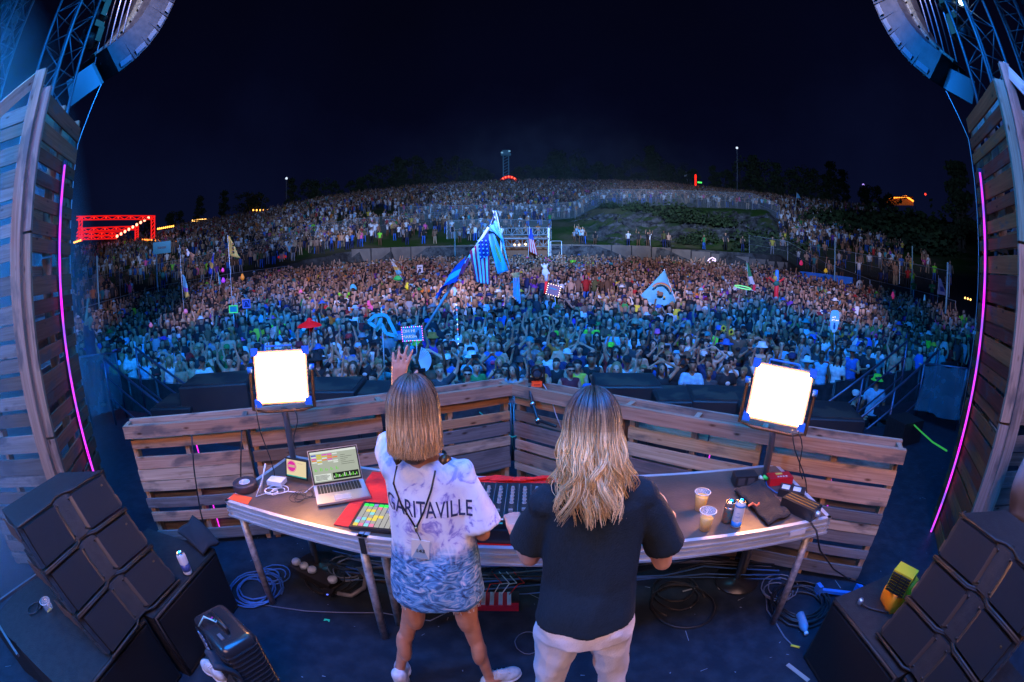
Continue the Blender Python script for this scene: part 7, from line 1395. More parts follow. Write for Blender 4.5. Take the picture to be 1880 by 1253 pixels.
def d_white(b_, c): m = MB(); m.box(c + Vector((0, -.02, .13)), (.18, .006, .05)); m.box(c + Vector((-.03, -.02, -.05)), (.10, .006, .20)); m.build('print', m_dark, b_) if False else [MBq(b_, c)] if False else m.build('print', mat('print_grey', (.08, .08, .12), .7), b_)
def d_frame(col, w_, h_, nm):
    def f(b_, c): m = MB(); m.tube([c + Vector((x*w_/2, -.02, z*h_/2)) for x, z in ((-1, -1), (1, -1), (1, 1), (-1, 1), (-1, -1))], .018, 6); m.build('neon_edge', emis('neon_' + nm, col, 1.2), b_)
    return f
def d_one(b_, c): m = MB(); m.box(c + Vector((0, -.02, .08)), (.22, .006, .06)); m.build('print', mat('print_grey', (.08, .08, .12), .7), b_); m = MB(True); m.ell(c + Vector((0, -.02, -.08)), (.08, .006, .11)); m.build('portrait', mat('print_dark2', (.03, .03, .06), .7), b_)
totem('sign_board', 'white portrait sign in the crowd left of the leaning pole', 'sign', ony(771, 494, 26), board(.34, .46, mat('board_white', (.6, .6, .65), .7), d_one), [(771, 500), (771, 520)], 26)
totem('sign_board', 'green edged sign with a pale cloud shape, below the yellow flag', 'sign', ony(429, 568, 12.5), board(.34, .22, mat('board_teal', (.1, .3, .3), .7), d_frame((.05, .7, .2), .34, .22, 'green')), [(429, 578), (430, 600)], 12.5)
def d_neon(b_, c): d_frame((.04, .12, .9), .30, .26, 'blue')(b_, c); m = MB(); m.tube([c + Vector((x, -.025, z)) for x, z in ((-.09, -.07), (-.09, .05), (-.02, .08), (.04, .07), (.11, -.06))], .012, 6); m.build('neon_line', emis('neon_blue', (.04, .12, .9), 1.2), b_)
totem('sign_board', 'small sign with a blue neon outline right of the green edged sign', 'sign', ony(453, 558, 12.8), board(.30, .26, mat('board_navy', (.02, .03, .15), .6), d_neon), [(453, 568), (453, 590)], 12.8)
def d_pink(b_, c):
    for s_, dz in (('HELLO', 0),): pass
    for i in range(20):
        a = i/20*4; k = int(a); f = a - k; w_, h_ = .24, .20; p = [(-w_ + 2*w_*f, -h_), (w_, -h_ + 2*h_*f), (w_ - 2*w_*f, h_), (-w_, h_ - 2*h_*f)][k]; q = Matrix.Rotation(R(15), 3, 'Y') @ Vector((p[0], -.02, p[1])); m = MB(True); m.ell(c + q, (.016, .01, .016), nu=6, nv=4); m.build('fairy_light', emis('fairy_warm', (1, .75, .6), 4), b_)
    m = MB(); m.box(c + Vector((0, -.02, .05)), (.26, .006, .04), Matrix.Rotation(R(15), 3, 'Y')); m.build('print', mat('print_teal', (.05, .3, .35), .7), b_)
def b_pinkb(t, c): m = MB(); m.box(c, (.48, .03, .40), Matrix.Rotation(R(15), 3, 'Y')); b_ = m.build('board', mat('board_pink', (.38, .16, .16), .7), t); d_pink(b_, c)
totem('lit_sign', 'tilted pink board edged with white fairy lights, right of centre', 'sign', ony(1016, 533, 17), b_pinkb, [(1018, 545), (1022, 570)], 17)
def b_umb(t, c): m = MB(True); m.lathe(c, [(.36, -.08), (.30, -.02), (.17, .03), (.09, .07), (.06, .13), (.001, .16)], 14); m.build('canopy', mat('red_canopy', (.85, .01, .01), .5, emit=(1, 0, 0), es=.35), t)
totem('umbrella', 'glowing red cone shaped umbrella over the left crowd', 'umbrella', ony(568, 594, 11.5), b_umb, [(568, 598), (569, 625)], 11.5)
def b_fan(pv_, r_, a0, a1, n_):
    def f(t, c):
        for k in range(n_):
            aa, ab = a0 + (a1-a0)*k/n_, a0 + (a1-a0)*(k+.8)/n_; m = MB(); m.add([c, c + Vector((math.cos(aa)*r_, -.02, math.sin(aa)*r_)), c + Vector((math.cos(ab)*r_, .01, math.sin(ab)*r_)), c + Vector((math.cos(aa)*r_, .02, math.sin(aa)*r_)), c + Vector((math.cos(ab)*r_, .03, math.sin(ab)*r_))], [(0, 1, 2), (0, 4, 3), (1, 3, 4, 2)]); m.build('fan_leaf', mat('fan_white', (.5, .62, .66), .7), t)
    return f
totem('hand_fan', 'large white folding fan open behind the raised hand', 'fan', ony(768, 662, 8.2), b_fan(0, .25, -1.25, 1.35, 16), None)
totem('hand_fan', 'smaller pale folding fan above the left work light', 'fan', ony(505, 612, 9.8), b_fan(0, .16, 1.3, 4.2, 9), None)
def b_hand(t, c):
    m = MB(True); m.ell(c, (.14, .05, .17)); 
    for a in (-.5, -.1, .3): m.caps(c + Vector((0, 0, .1)), c + Vector((math.sin(a)*.3, 0, .1 + math.cos(a)*.22)), .045, .035)
    m.caps(c, c + Vector((.16, 0, -.05)), .045, .04); m.build('glove', mat('inflatable_white', (.6, .65, .68), .4), t, mods=REM(.02, 2)); m = MB(True); m.tube([c + Vector((.03, 0, -.1)), c + Vector((.04, 0, -.36))], .07, 10); m.build('cuff', FW, t); m = MB(True); m.tube([c + Vector((.04, 0, -.36)), c + Vector((.0, 0, -.85))], .05, 10); m.build('handle', mat('red_glow', (.7, .02, .02), .5, emit=(1, .02, .02), es=.4), t)
totem('inflatable_hand', 'white inflatable hand on a red handle, centre right of the crowd', 'inflatable', ony(1001, 500, 18), b_hand)
def b_man(t, c):
    m = MB(True); m.caps(c + Vector((0, 0, .15)), c + Vector((0, 0, .5)), .10, .09); m.build('upper_tube', mat('tube_blue', (.04, .2, .6), .5, emit=(.02, .2, .6), es=.2), t); m = MB(True); m.caps(c + Vector((0, 0, -.75)), c + Vector((0, 0, -.05)), .10, .11); m.build('lower_tube', mat('tube_red', (.6, .02, .03), .5, emit=(.8, .02, .03), es=.2), t)
    for s in (-1, 1): m = MB(True); m.caps(c + Vector((s*.06, 0, .0)), c + Vector((s*.42, 0, .22)), .045, .035); m.build('arm', MATS['tube_red'], t)
    m = MB(True); m.ell(c + Vector((-.08, 0, .2)), (.12, .1, .13)); m.build('yellow_ball', FY, t); m = MB(True); m.ell(c + Vector((-.02, -.02, -.02)), (.17, .12, .14)); m.build('green_ball', mat('tinsel_green', (.02, .15, .09), .7), t)
totem('balloon_figure', 'red, blue and yellow balloon figure with spread arms on the right', 'balloon figure', ony(1426, 520, 17.5), b_man)
def b_ring(t, c):
    m = MB(True); m.tube([c + Vector((.36*math.cos(a), .36*math.sin(a), .12*math.cos(a)*-.2 + .10*math.sin(a)*.5)) for a in np.linspace(0, 6.28, 24)], .022, 8); m.build('ring', mat('ring_green', (.1, .5, .15), .5, emit=(.25, .9, .3), es=.9), t)
totem('light_ring', 'tilted green and yellow light ring beside the tricolour flag', 'light ring', ony(1364, 528, 17), b_ring)
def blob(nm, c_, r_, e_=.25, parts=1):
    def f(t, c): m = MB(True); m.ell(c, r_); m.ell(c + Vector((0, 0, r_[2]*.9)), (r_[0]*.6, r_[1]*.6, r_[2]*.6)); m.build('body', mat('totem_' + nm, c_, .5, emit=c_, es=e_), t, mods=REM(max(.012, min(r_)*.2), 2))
    return f
for px, py, y, nm, c_, r_, lb, cat in [(1516, 498, 24, 'duck', (.75, .45, .02), (.16, .12, .12), 'yellow duck shaped balloon near the blue banner', 'balloon'), (1471, 484, 24, 'star', (.8, .03, .12), (.14, .1, .14), 'red balloon on a stick left of the yellow duck', 'balloon'), (748, 527, 22, 'pac', (.7, .6, .03), (.13, .1, .15), 'yellow round toy left of the leaning pole', 'toy'), (730, 512, 21, 'greenleaf', (.02, .35, .08), (.22, .1, .1), 'green leaf shape under the pastel flag', 'toy'),
        (410, 516, 15, 'violet', (.5, .05, .7), (.09, .09, .09), 'violet glowing ball beside the tall left pole', 'ball'), (409, 497, 15, 'magcube', (.8, .05, .35), (.07, .07, .08), 'pink glowing cube above the violet ball', 'toy'), (445, 510, 20, 'lantern', (.9, .3, .03), (.12, .1, .14), 'orange lantern right of the tall left pole', 'lantern'), (341, 573, 12, 'pinkcube', (.85, .2, .3), (.09, .08, .07), 'pink lit cube low in the left crowd', 'toy'), (277, 598, 11, 'pinkcube2', (.8, .22, .3), (.08, .08, .07), 'pink lit cube at the left front rows', 'toy'),
        (552, 537, 20, 'pinkball', (.85, .15, .35), (.1, .1, .1), 'pink round balloon held over the left middle crowd', 'balloon'), (648, 530, 20, 'bluehat', (.05, .35, .6), (.2, .15, .14), 'big bright blue hat shape in the middle left crowd', 'hat'), (1639, 544, 17, 'pinkfig', (.85, .06, .25), (.12, .1, .16), 'hot pink figure held up at the right', 'toy'), (1697, 553, 15, 'bluelamp', (.1, .45, .8), (.07, .07, .22), 'blue lit tube totem near the right flag', 'lantern'), (1606, 466, 40, 'numsign', (.7, .35, .05), (.25, .1, .35), 'orange number board on the right slope', 'sign'),
        (518, 472, 40, 'redsnake', (.9, .03, .02), (.55, .15, .18), 'red glowing arrow shape on the left slope', 'light'), (648, 440, 60, 'greenman', (.2, .7, .05), (.3, .2, .8), 'green glowing costume on the left hillside', 'costume'), (571, 458, 44, 'greenman2', (.15, .6, .1), (.18, .15, .55), 'green glowing costume above the floor barrier', 'costume'), (1075, 350, 100, 'yel', (.8, .6, .05), (.35, .2, .35), 'yellow balloon on the hill crest', 'balloon'), (971, 385, 80, 'pinkh', (.7, .05, .3), (.45, .2, .4), 'pink inflatable chair on the hill terrace', 'inflatable'), (937, 392, 78, 'redh', (.8, .05, .03), (.4, .2, .3), 'red inflatable chair on the hill terrace', 'inflatable'),
        (874, 403, 74, 'pinkh2', (.55, .05, .22), (.5, .2, .35), 'dim pink inflatable left of the flag tip', 'inflatable'), (1346, 380, 78, 'pinkh3', (.6, .05, .2), (.5, .2, .45), 'pink box on the right terrace', 'box'), (738, 374, 86, 'blueb', (.02, .12, .7), (.4, .2, .4), 'blue balloon in the left hill crowd', 'balloon'), (1326, 477, 42, 'yellowman', (.45, .3, .03), (.18, .15, .6), 'yellow costume standing by the wall path', 'costume')]:
    totem('glow_toy' if cat not in ('hat', 'box') else cat + '_shape', lb, cat, ony(px, py, y), blob(nm, c_, r_))
# neon emblem, white spiral string
c = ony(1306, 478, 38); m = MB(); m.tube([c + Vector(q) for q in ((-.42, 0, -.18), (-.2, 0, .1), (.1, 0, .25), (.42, 0, .12), (.45, 0, -.15), (.3, 0, 0), (.1, 0, .02), (0, 0, -.15), (-.2, 0, -.2))], .05, 6); tag(m.build('neon_emblem', emis('neon_pale', (.8, .6, 1), 2.2), loc=c), 'white violet neon loop above the crowd near the wall', 'neon sign')
t = thing('light_string', 'vertical string of coloured beads hanging from a pole left of centre', 'light string', ony(838, 558, 11)); pole([ony(838, 556, 11), ony(845, 690, 11)], .008, t)
for k in range(13): p = ony(838 + k*.45, 560 + k*9, 10.97); m = MB(True); m.ell(p, (.018, .018, .018), nu=6, nv=4); m.build('bead', emis('bead_' + 'white red blue green'.split()[k % 4], [(.8, .9, 1), (1, .1, .1), (.1, .3, 1), (.2, 1, .4)][k % 4], 2.2), t)
t = thing('streamer_kite', 'rainbow topped kite with pale hanging streamers right of the flags', 'kite', ony(946, 505, 16)); m = MB(True); cloth_sheet(m, [ony(938, 502, 16), ony(955, 500, 16), ony(952, 510, 16), ony(942, 511, 16)], 8, 5, .03); o = m.build('top', cm('rainbow', (.5, .3, .1)), t)
for k in range(4): m = MB(True); cloth_sheet(m, [ony(942 + k*3, 510, 16), ony(944 + k*3, 510, 16), ony(946 + k*3.4, 545 + k*4, 15.9), ony(942 + k*3.4, 546 + k*4, 15.9)], 3, 12, .03, 1, k); m.build('streamer', cm('streamer_%d' % (k % 2), (.42, .36, .5) if k % 2 else (.2, .42, .55)), t)
for i, (px, py, y) in enumerate([(1328, 603, 10.5), (1342, 610, 10.2)]):
    c = ony(px, py, y - .25); t = thing('sunflower', ['yellow sunflower toy held in the right crowd, upper of two', 'yellow sunflower toy held in the right crowd, lower of two'][i], 'flower', c); m = MB()
    for k in range(12): a = k*.5236; m.add([c + Vector((math.cos(a-.2)*.05, -.01, math.sin(a-.2)*.05)), c + Vector((math.cos(a)*.13, -.02, math.sin(a)*.13)), c + Vector((math.cos(a+.2)*.05, -.01, math.sin(a+.2)*.05))], [(0, 1, 2)])
    m.tube([c + Vector((math.cos(k*.5236)*.055, -.01, math.sin(k*.5236)*.055)) for k in range(13)], .02, 5); m.build('petals', mat('petal_yellow', (.75, .5, .03), .6), t); m = MB(True); m.ell(c, (.05, .02, .05)); m.build('centre', m_dark, t)
# ------------------------------------------------------------------ the slope behind: wall, fences, booth, towers, trees
m_conc = mat('precast_wall', (.16, .13, .11), .9, c2=(.11, .09, .08), scale=1.2)
t = thing('retaining_wall', 'long brown precast wall between the floor crowd and the hillside', 'wall', (0, 46, .8)); prev = None
for a in np.arange(-20, 35.1, 2.5):
    r0 = tab(a, RB) + 3.2; p = Vector((r0*math.sin(R(a)), r0*math.cos(R(a)), 0))
    if prev is not None:
        m = MB(); zt = H + r0*math.tan(R(1.62 - max(0, a-18)*.065)); zb = gz(p.x*.97, p.y*.97) - .2; m.beam(Vector((prev.x, prev.y, (zt+zb)/2)), Vector((p.x, p.y, (zt+zb)/2)), .18, zt - zb); m.build('wall_panel', m_conc, t)
        m = MB(); m.box((p.x, p.y - .12, (zt+zb)/2), (.10, .06, zt - zb + .06)); m.build('joint_post', m_dark, t)
    prev = p
m_fence = mat('chainlink', (.16, .19, .21), .6, .6, alpha=.20); m_fp = mat('fence_post', (.30, .34, .36), .5, .6)
def fence(pts, h, label, dens=None, step=3.0):
    """pts: (azimuth, range) along the ground"""
    P_ = []
    for (a0, r0), (a1, r1) in zip(pts[:-1], pts[1:]):
        n_ = max(1, int(abs(a1-a0)*R(1)*r0/step))
        for k in range(n_): u_ = k/n_; a, r_ = a0 + (a1-a0)*u_, r0 + (r1-r0)*u_; P_.append(Vector((r_*math.sin(R(a)), r_*math.cos(R(a)), 0)))
    a, r_ = pts[-1]; P_.append(Vector((r_*math.sin(R(a)), r_*math.cos(R(a)), 0)))
    for p in P_: p.z = gz(p.x, p.y)
    t = thing('fence', label, 'fence', P_[0]); rr = .03 if pts[0][1] < 45 else .045
    for p in P_: m = MB(); m.tube([p - Vector((0, 0, .1)), p + Vector((0, 0, h))], rr, 5); m.build('post', m_fp, t)
    m = MB(); m.tube([p + Vector((0, 0, h)) for p in P_], rr*.8, 5); m.tube([p + Vector((0, 0, h*.5)) for p in P_], rr*.4, 4); m.build('rail', m_fp, t) if False else None
    for hh in (h, h*.5): m = MB(); m.tube([p + Vector((0, 0, hh)) for p in P_], rr*(.8 if hh == h else .4), 5); m.build('rail', m_fp, t)
    m = MB(); V = [p for p in P_] + [p + Vector((0, 0, h)) for p in P_]; n_ = len(P_); m.add(V, [(i, i+1, n_+i+1, n_+i) for i in range(n_-1)]); m.build('mesh', m_fence, t)
fence([(-56, 27.5), (-45, 34.3), (-36, 38.3), (-28, 41.5)], 1.6, 'steel fence between the floor crowd and the left slope')
fence([(-56, 33), (-45, 41), (-35, 46), (-24, 52), (-14, 55), (-8, 57)], 2.0, 'long chain link fence across the left slope')
fence([(-14, 62), (-6, 61), (0, 60), (8, 60.6), (20, 60.5), (27, 60.5), (34, 60)], 2.2, 'chain link fence along the terrace above the rock bank')
fence([(-8, 50), (-4, 50.5), (0, 50), (5, 49)], 2.0, 'short fence left of the mixing booth')
fence([(30, 44.8), (35, 42.5), (40, 38), (46, 34), (52, 30.5), (58, 27.5)], 1.7, 'chain link fence climbing the right slope behind the floor crowd')
fence([(33, 50), (38, 46), (44, 42), (50, 38), (57, 34)], 1.7, 'upper chain link fence on the right slope')
fence([(-19, 43.8), (-10, 44.3), (-3, 44.5)], 1.2, 'low barrier rail in front of the wall, left half', step=2)
fence([(8, 44.3), (18, 43.6), (27, 42.2), (34, 40)], 1.2, 'low barrier rail in front of the wall, right half', step=2)
for i, (px, py0, py1, r_, lb) in enumerate([(835, 426, 466, 43, 'pale post standing in front of the wall left of the flags'), (1533, 442, 505, 30, 'blue lit post on the right slope'), (1740, 482, 560, 22, 'blue lit post at the far right'), (178, 470, 540, 26, 'bluish post at the far left'), (1675, 452, 480, 34, 'thin post on the dark right slope')]):
    a = rng(px, py0, r_); m = MB(True); m.tube([a, Vector((a.x, a.y, gz(a.x, a.y)))], .05, 8); tag(m.build('post', mat('lit_post', (.15, .28, .35), .5, emit=(.03, .25, .35), es=.05), loc=Vector((a.x, a.y, gz(a.x, a.y)))), lb, 'post')
# mixing booth with a truss roof
c = ony(963, 483, 42); t = thing('mixing_booth', 'mixing booth with double truss roof beam and warm lit interior', 'booth', (c.x, 42, gz(c.x, 42))); X0, X1 = ony(920, 420, 42).x, ony(1007, 420, 42).x; zt = ony(960, 419, 42).z; zr2 = ony(960, 438, 42).z; zm = ony(960, 441, 42).z; zf = gz(c.x, 42)
for x in (X0, X1): m = MB(); m.box((x, 42, (zt+zf)/2), (.14, .14, zt - zf)); m.build('column', m_fp, t)
for za, zb in ((zt, zt - .62), (zr2 - .1, zr2 - .75)):
    m = MB(); m.tube([(X0, 42, za), (X1, 42, za)], .05, 6); m.tube([(X0, 42, zb), (X1, 42, zb)], .05, 6); n_ = 9
    for k in range(n_): xa, xb = X0 + (X1-X0)*k/n_, X0 + (X1-X0)*(k+1)/n_; m.tube([(xa, 42, za if k % 2 else zb), (xb, 42, zb if k % 2 else za)], .035, 5); m.tube([(xb, 42, za), (xb, 42, zb)], .03, 5)
    m.build('roof_truss', m_fp, t)
m = MB(); m.box(((X0+X1)/2, 43.5, zm - .7), (X1 - X0, .1, 2.2)); m.build('back_panel', mat('booth_back', (.16, .08, .04), .8, emit=(.6, .22, .05), es=.05), t); m = MB(); m.box(((X0+X1)/2, 42.6, zm + .15), (X1 - X0, 2, .08)); m.build('ceiling', m_dark, t)
m = MB(); m.box(((X0+X1)/2, 42, zf + .5), (X1 - X0 - .2, .2, 1.1)); m.build('front_counter', mat('booth_front', (.03, .10, .16), .7), t)
for k, (px, py) in enumerate([(945, 450), (953, 450), (965, 449)]): m = MB(True); m.ell(ony(px, py, 41.9), (.09, .09, .09), nu=8, nv=5); m.build('lamp', emis('booth_lamp', (1, .65, .35), 6), t)
m = MB(); m.box(ony(953, 472, 41.8), (1.0, .2, .4)); m.build('console', emis('console_blue', (.02, .12, .5), .5), t)
t = thing('scaffold_frame', 'narrow steel scaffold frame beside the mixing booth', 'scaffold', ony(1021, 485, 42)); xa, xb = ony(1011, 443, 42).x, ony(1031, 443, 42).x; z1, z0 = ony(1020, 443, 42).z, gz(3, 42)
for q in ((xa, z0, xa, z1), (xb, z0, xb, z1)): m = MB(); m.tube([(q[0], 42, q[1]), (q[2], 42, q[3])], .05, 6); m.build('upright', m_fp, t)
for z in (z1, (z0+z1)/2): m = MB(); m.tube([(xa, 42, z), (xb, 42, z)], .05, 6); m.build('crossbar', m_fp, t)
t = thing('flag', 'starred blue and striped flag hung in front of the mixing booth', 'flag', ony(973, 420, 40)); flagpart('flag_cloth', [ony(970, 419, 40), ony(975, 420, 40), ony(988, 470, 39.8), ony(972, 462, 39.8)], t, lambda u_, v_: 2 if v_ < .42 else int(u_*7) % 2, [FR, FW, FB], 14, 18, .08, .8); pole([ony(972, 416, 40.03), ony(970, 474, 40.03)], .03, t)
# blue banner, left direction sign
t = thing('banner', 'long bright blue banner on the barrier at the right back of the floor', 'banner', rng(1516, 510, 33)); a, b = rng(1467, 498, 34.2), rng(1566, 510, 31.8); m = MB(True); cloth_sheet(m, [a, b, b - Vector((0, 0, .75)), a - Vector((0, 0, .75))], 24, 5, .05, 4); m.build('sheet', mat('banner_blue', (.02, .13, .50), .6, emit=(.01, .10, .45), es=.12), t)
t = thing('direction_sign', 'pale blue rectangular sign on a post in front of the red stage', 'sign', rng(288, 495, 30)); a = rng(297, 455, 30); u_ = Vector((a.y, -a.x, 0)).normalized(); m = MB(); m.beam(a - u_*.62, a + u_*.62, .05, .72); bd = m.build('board', mat('sign_pale', (.10, .28, .40), .6, emit=(.03, .2, .35), es=.25), t); m = MB(); m.beam(a - u_*.30 - Vector((a.x, a.y, 0)).normalized()*.035, a + u_*.30 - Vector((a.x, a.y, 0)).normalized()*.035, .01, .14); m.build('print', m_dark, bd)
b = rng(287, 447, 30.1); pole([b, Vector((b.x, b.y, gz(b.x, b.y)))], .06, t)
# red lit stage at the far left
rs = 78; m_redt = mat('red_truss', (.25, .02, .02), .5, emit=(1, .008, .004), es=.9); t = thing('red_lit_stage', 'distant stage frame glowing red at the far left', 'stage', Vector((rng(210, 440, rs).x, rng(210, 440, rs).y, rng(210, 446, rs).z)))
def tb_(a, b, ra=rs, rb_=rs, w_=.55):
    A_, B_ = rng(*a, ra), rng(*b, rb_); m = MB(); o_ = Vector((0, 0, w_))
    m.tube([A_, B_], .10, 5); m.tube([A_ - o_, B_ - o_], .10, 5); n_ = max(3, int((B_ - A_).length/1.1))
    for k in range(n_): p, q = A_.lerp(B_, k/n_), A_.lerp(B_, (k+1)/n_); m.tube([p, q - o_] if k % 2 else [p - o_, q], .08, 4)
    m.build('truss_beam', m_redt, t)
    for k in range(1, n_, 2): m = MB(True); m.ell(A_.lerp(B_, k/n_) - o_*.5, (.16, .16, .16), nu=6, nv=4); m.build('lamp', emis('red_lamp', (1, .03, .02), 1.6), t)
tb_((140, 398), (285, 397)); tb_((142, 420), (255, 416), 84, 84); tb_((140, 428), (225, 426), 88, 88); tb_((140, 435), (215, 433), 90, 90)
def col_(px, p0, p1, r_): A_, B_ = rng(px, p0, r_), rng(px, p1, r_); m = MB(); o_ = Vector((A_.y, -A_.x, 0)).normalized()*.6; [m.tube([A_ + o_*s, B_ + o_*s], .12, 5) for s in (-.5, .5)]; [m.tube([A_.lerp(B_, k/6) + o_*.5, A_.lerp(B_, (k+1)/6) - o_*.5], .09, 4) for k in range(6)]; m.build('truss_column', m_redt, t)
col_(148, 398, 444, rs); col_(281, 397, 440, rs); col_(251, 416, 442, 84)
for k in range(9): p = rng(215 + k*7.2, 434 - k*4.2, 80); m = MB(True); m.ell(p, (.26, .26, .26), nu=8, nv=5); m.build('round_lamp', emis('red_hot', (1, .25, .15), 5), t)
for i, (p0, p1, r_, n_, c_, nm, lb) in enumerate([((290, 420), (318, 415), 80, 9, (1, .35, .05), 'amber', 'short amber light string right of the red stage'), ((262, 440), (322, 443), 78, 16, (1, .22, .03), 'redamber', 'low row of amber and red lights by the red stage'), ((465, 386), (516, 386), 112, 9, (1, .4, .05), 'amber', 'row of amber lights under the trees on the left crest'), ((354, 405), (378, 403), 108, 9, (1, .5, .12), 'warmw', 'warm lit stall roof on the left crest'), ((731, 355), (752, 352), 112, 8, (1, .35, .04), 'amber', 'small orange lit tent on the crest, left of two'), ((801, 346), (832, 346), 112, 11, (1, .4, .05), 'amber', 'small orange lit tent on the crest, right of two'),
        ((1626, 364), (1664, 361), 125, 13, (1, .22, .02), 'orange', 'orange lit roof edge on the dark right crest'), ((1664, 361), (1676, 369), 125, 6, (1, .22, .02), 'orange', 'sloping end of the orange lit roof on the right crest'), ((1772, 545), (1782, 548), 20, 3, (1, .55, .2), 'warmw', 'three warm bulbs at the foot of the right tower'), ((136, 445), (148, 441), 70, 5, (1, .45, .08), 'amber', 'few amber lamps at the left edge of the red stage')]):
    t = thing('light_string', lb, 'light string', rng(*p0, r_)); a, b = rng(*p0, r_), rng(*p1, r_); m = MB(); m.tube([a, b], .02*r_/60, 4); m.build('wire', m_dark, t)
    for k in range(n_): m = MB(True); m.ell(a.lerp(b, k/(n_-1)) - Vector((0, 0, .05)), (.0021*r_,)*3, nu=6, nv=4); m.build('bulb', emis('bulb_' + nm, c_, 4.5), t)
# orange roofed stall, stalls on crest
for i, (px0, px1, py, r_, lb) in enumerate([(1626, 1676, 366, 126, 'open stall glowing orange under its roof on the right crest'), (354, 378, 409, 109, 'small stall under warm lamps on the left crest')]):
    a, b = rng(px0, py - 3, r_), rng(px1, py - 3, r_); t = thing('stall', lb, 'stall', a - Vector((0, 0, 2))); m = MB(); m.beam(a, b, 3, .25); m.build('roof', mat('stall_roof', (.1, .05, .03), .8), t); m = MB(); m.beam(a - Vector((0, 0, 1.2)), b - Vector((0, 0, 1.2)), .3, 1.6); m.build('counter', mat('stall_glow', (.2, .06, .02), .8, emit=(1, .25, .05), es=.10), t)
# tower ride and red arch on the crest
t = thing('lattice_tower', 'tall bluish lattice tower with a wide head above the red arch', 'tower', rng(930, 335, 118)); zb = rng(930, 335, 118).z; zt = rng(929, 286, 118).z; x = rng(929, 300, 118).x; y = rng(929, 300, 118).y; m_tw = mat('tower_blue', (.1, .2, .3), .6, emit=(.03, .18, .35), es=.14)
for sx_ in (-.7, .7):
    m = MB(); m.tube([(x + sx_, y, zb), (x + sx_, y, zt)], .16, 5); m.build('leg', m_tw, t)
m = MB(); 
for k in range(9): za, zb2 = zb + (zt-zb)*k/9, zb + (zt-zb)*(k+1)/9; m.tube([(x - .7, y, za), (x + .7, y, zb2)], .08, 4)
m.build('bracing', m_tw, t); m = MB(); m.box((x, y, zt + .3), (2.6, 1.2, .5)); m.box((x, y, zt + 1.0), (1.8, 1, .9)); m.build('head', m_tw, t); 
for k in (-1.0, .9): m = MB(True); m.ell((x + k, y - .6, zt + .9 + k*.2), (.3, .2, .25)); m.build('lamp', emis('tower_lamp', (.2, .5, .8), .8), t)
t = thing('red_arch', 'red lit arch on the hill crest under the lattice tower', 'arch', rng(934, 340, 114)); c = rng(934, 340, 114)
for r_ in (2.45, 2.0): m = MB(); m.tube([c + Vector((r_*math.cos(a), 0, r_*math.sin(a)*.95)) for a in np.linspace(0, math.pi, 17)], .12, 5); m.build('arch_rib', emis('arch_red', (1, .02, .02), 1.1), t)
for k in range(9): a = math.pi*(k+.5)/9; m = MB(True); m.ell(c + Vector((2.25*math.cos(a), -.1, 2.15*math.sin(a))), (.2,)*3, nu=6, nv=4); m.build('lamp', emis('arch_lamp', (1, .12, .05), 3.5), t)
p = rng(1277, 345, 104); q = rng(1277, 321, 104); m = MB(True); m.tube([p, q], .22, 6); tag(m.build('light_stick', emis('red_stick', (1, .02, .01), 2), loc=p), 'upright red light stick on the hill crest', 'light stick')
p = rng(1281, 335, 104); m = MB(True); m.tube([p, p + Vector((1.0, 0, 0))], .18, 6); tag(m.build('light_bar', emis('green_bar', (.1, 1, .15), 1.4), loc=p), 'short green light bar right of the red stick', 'light bar')
for px, p0, p1, r_, lb in ((1353, 272, 366, 100, 'tall thin light pole rising over the right crest'), (1585, 340, 357, 140, 'far thin mast with purple lights'), (526, 328, 370, 118, 'thin mast with one white lamp on the left crest')):
    a, b = rng(px, p0, r_), rng(px, p1, r_); t = thing('light_pole', lb, 'light pole', b); m = MB(); m.tube([b, a], .0013*r_, 6); m.build('pole', mat('dim_pole', (.12, .14, .17), .6), t); m = MB(True); m.ell(a, (.0028*r_,)*3, nu=8, nv=5); m.build('lamp', emis('pole_lamp_' + ('v' if px == 1585 else 'w'), (.45, .3, 1) if px == 1585 else (.55, .65, .8), 1.5), t)
    if px == 1585:
        for k in range(5): m = MB(True); m.ell(a.lerp(b, .2 + k*.17), (.3,)*3, nu=6, nv=4); m.build('lamp', emis('pole_lamp_v', (.45, .3, 1), 1.5), t)
p = rng(1699, 357, 140); m = MB(True); m.ell(p, (.35,)*3, nu=8, nv=5); tag(m.build('beacon', emis('beacon_red', (1, .05, .03), 2), loc=p), 'tiny red beacon above the dark right hill', 'beacon')
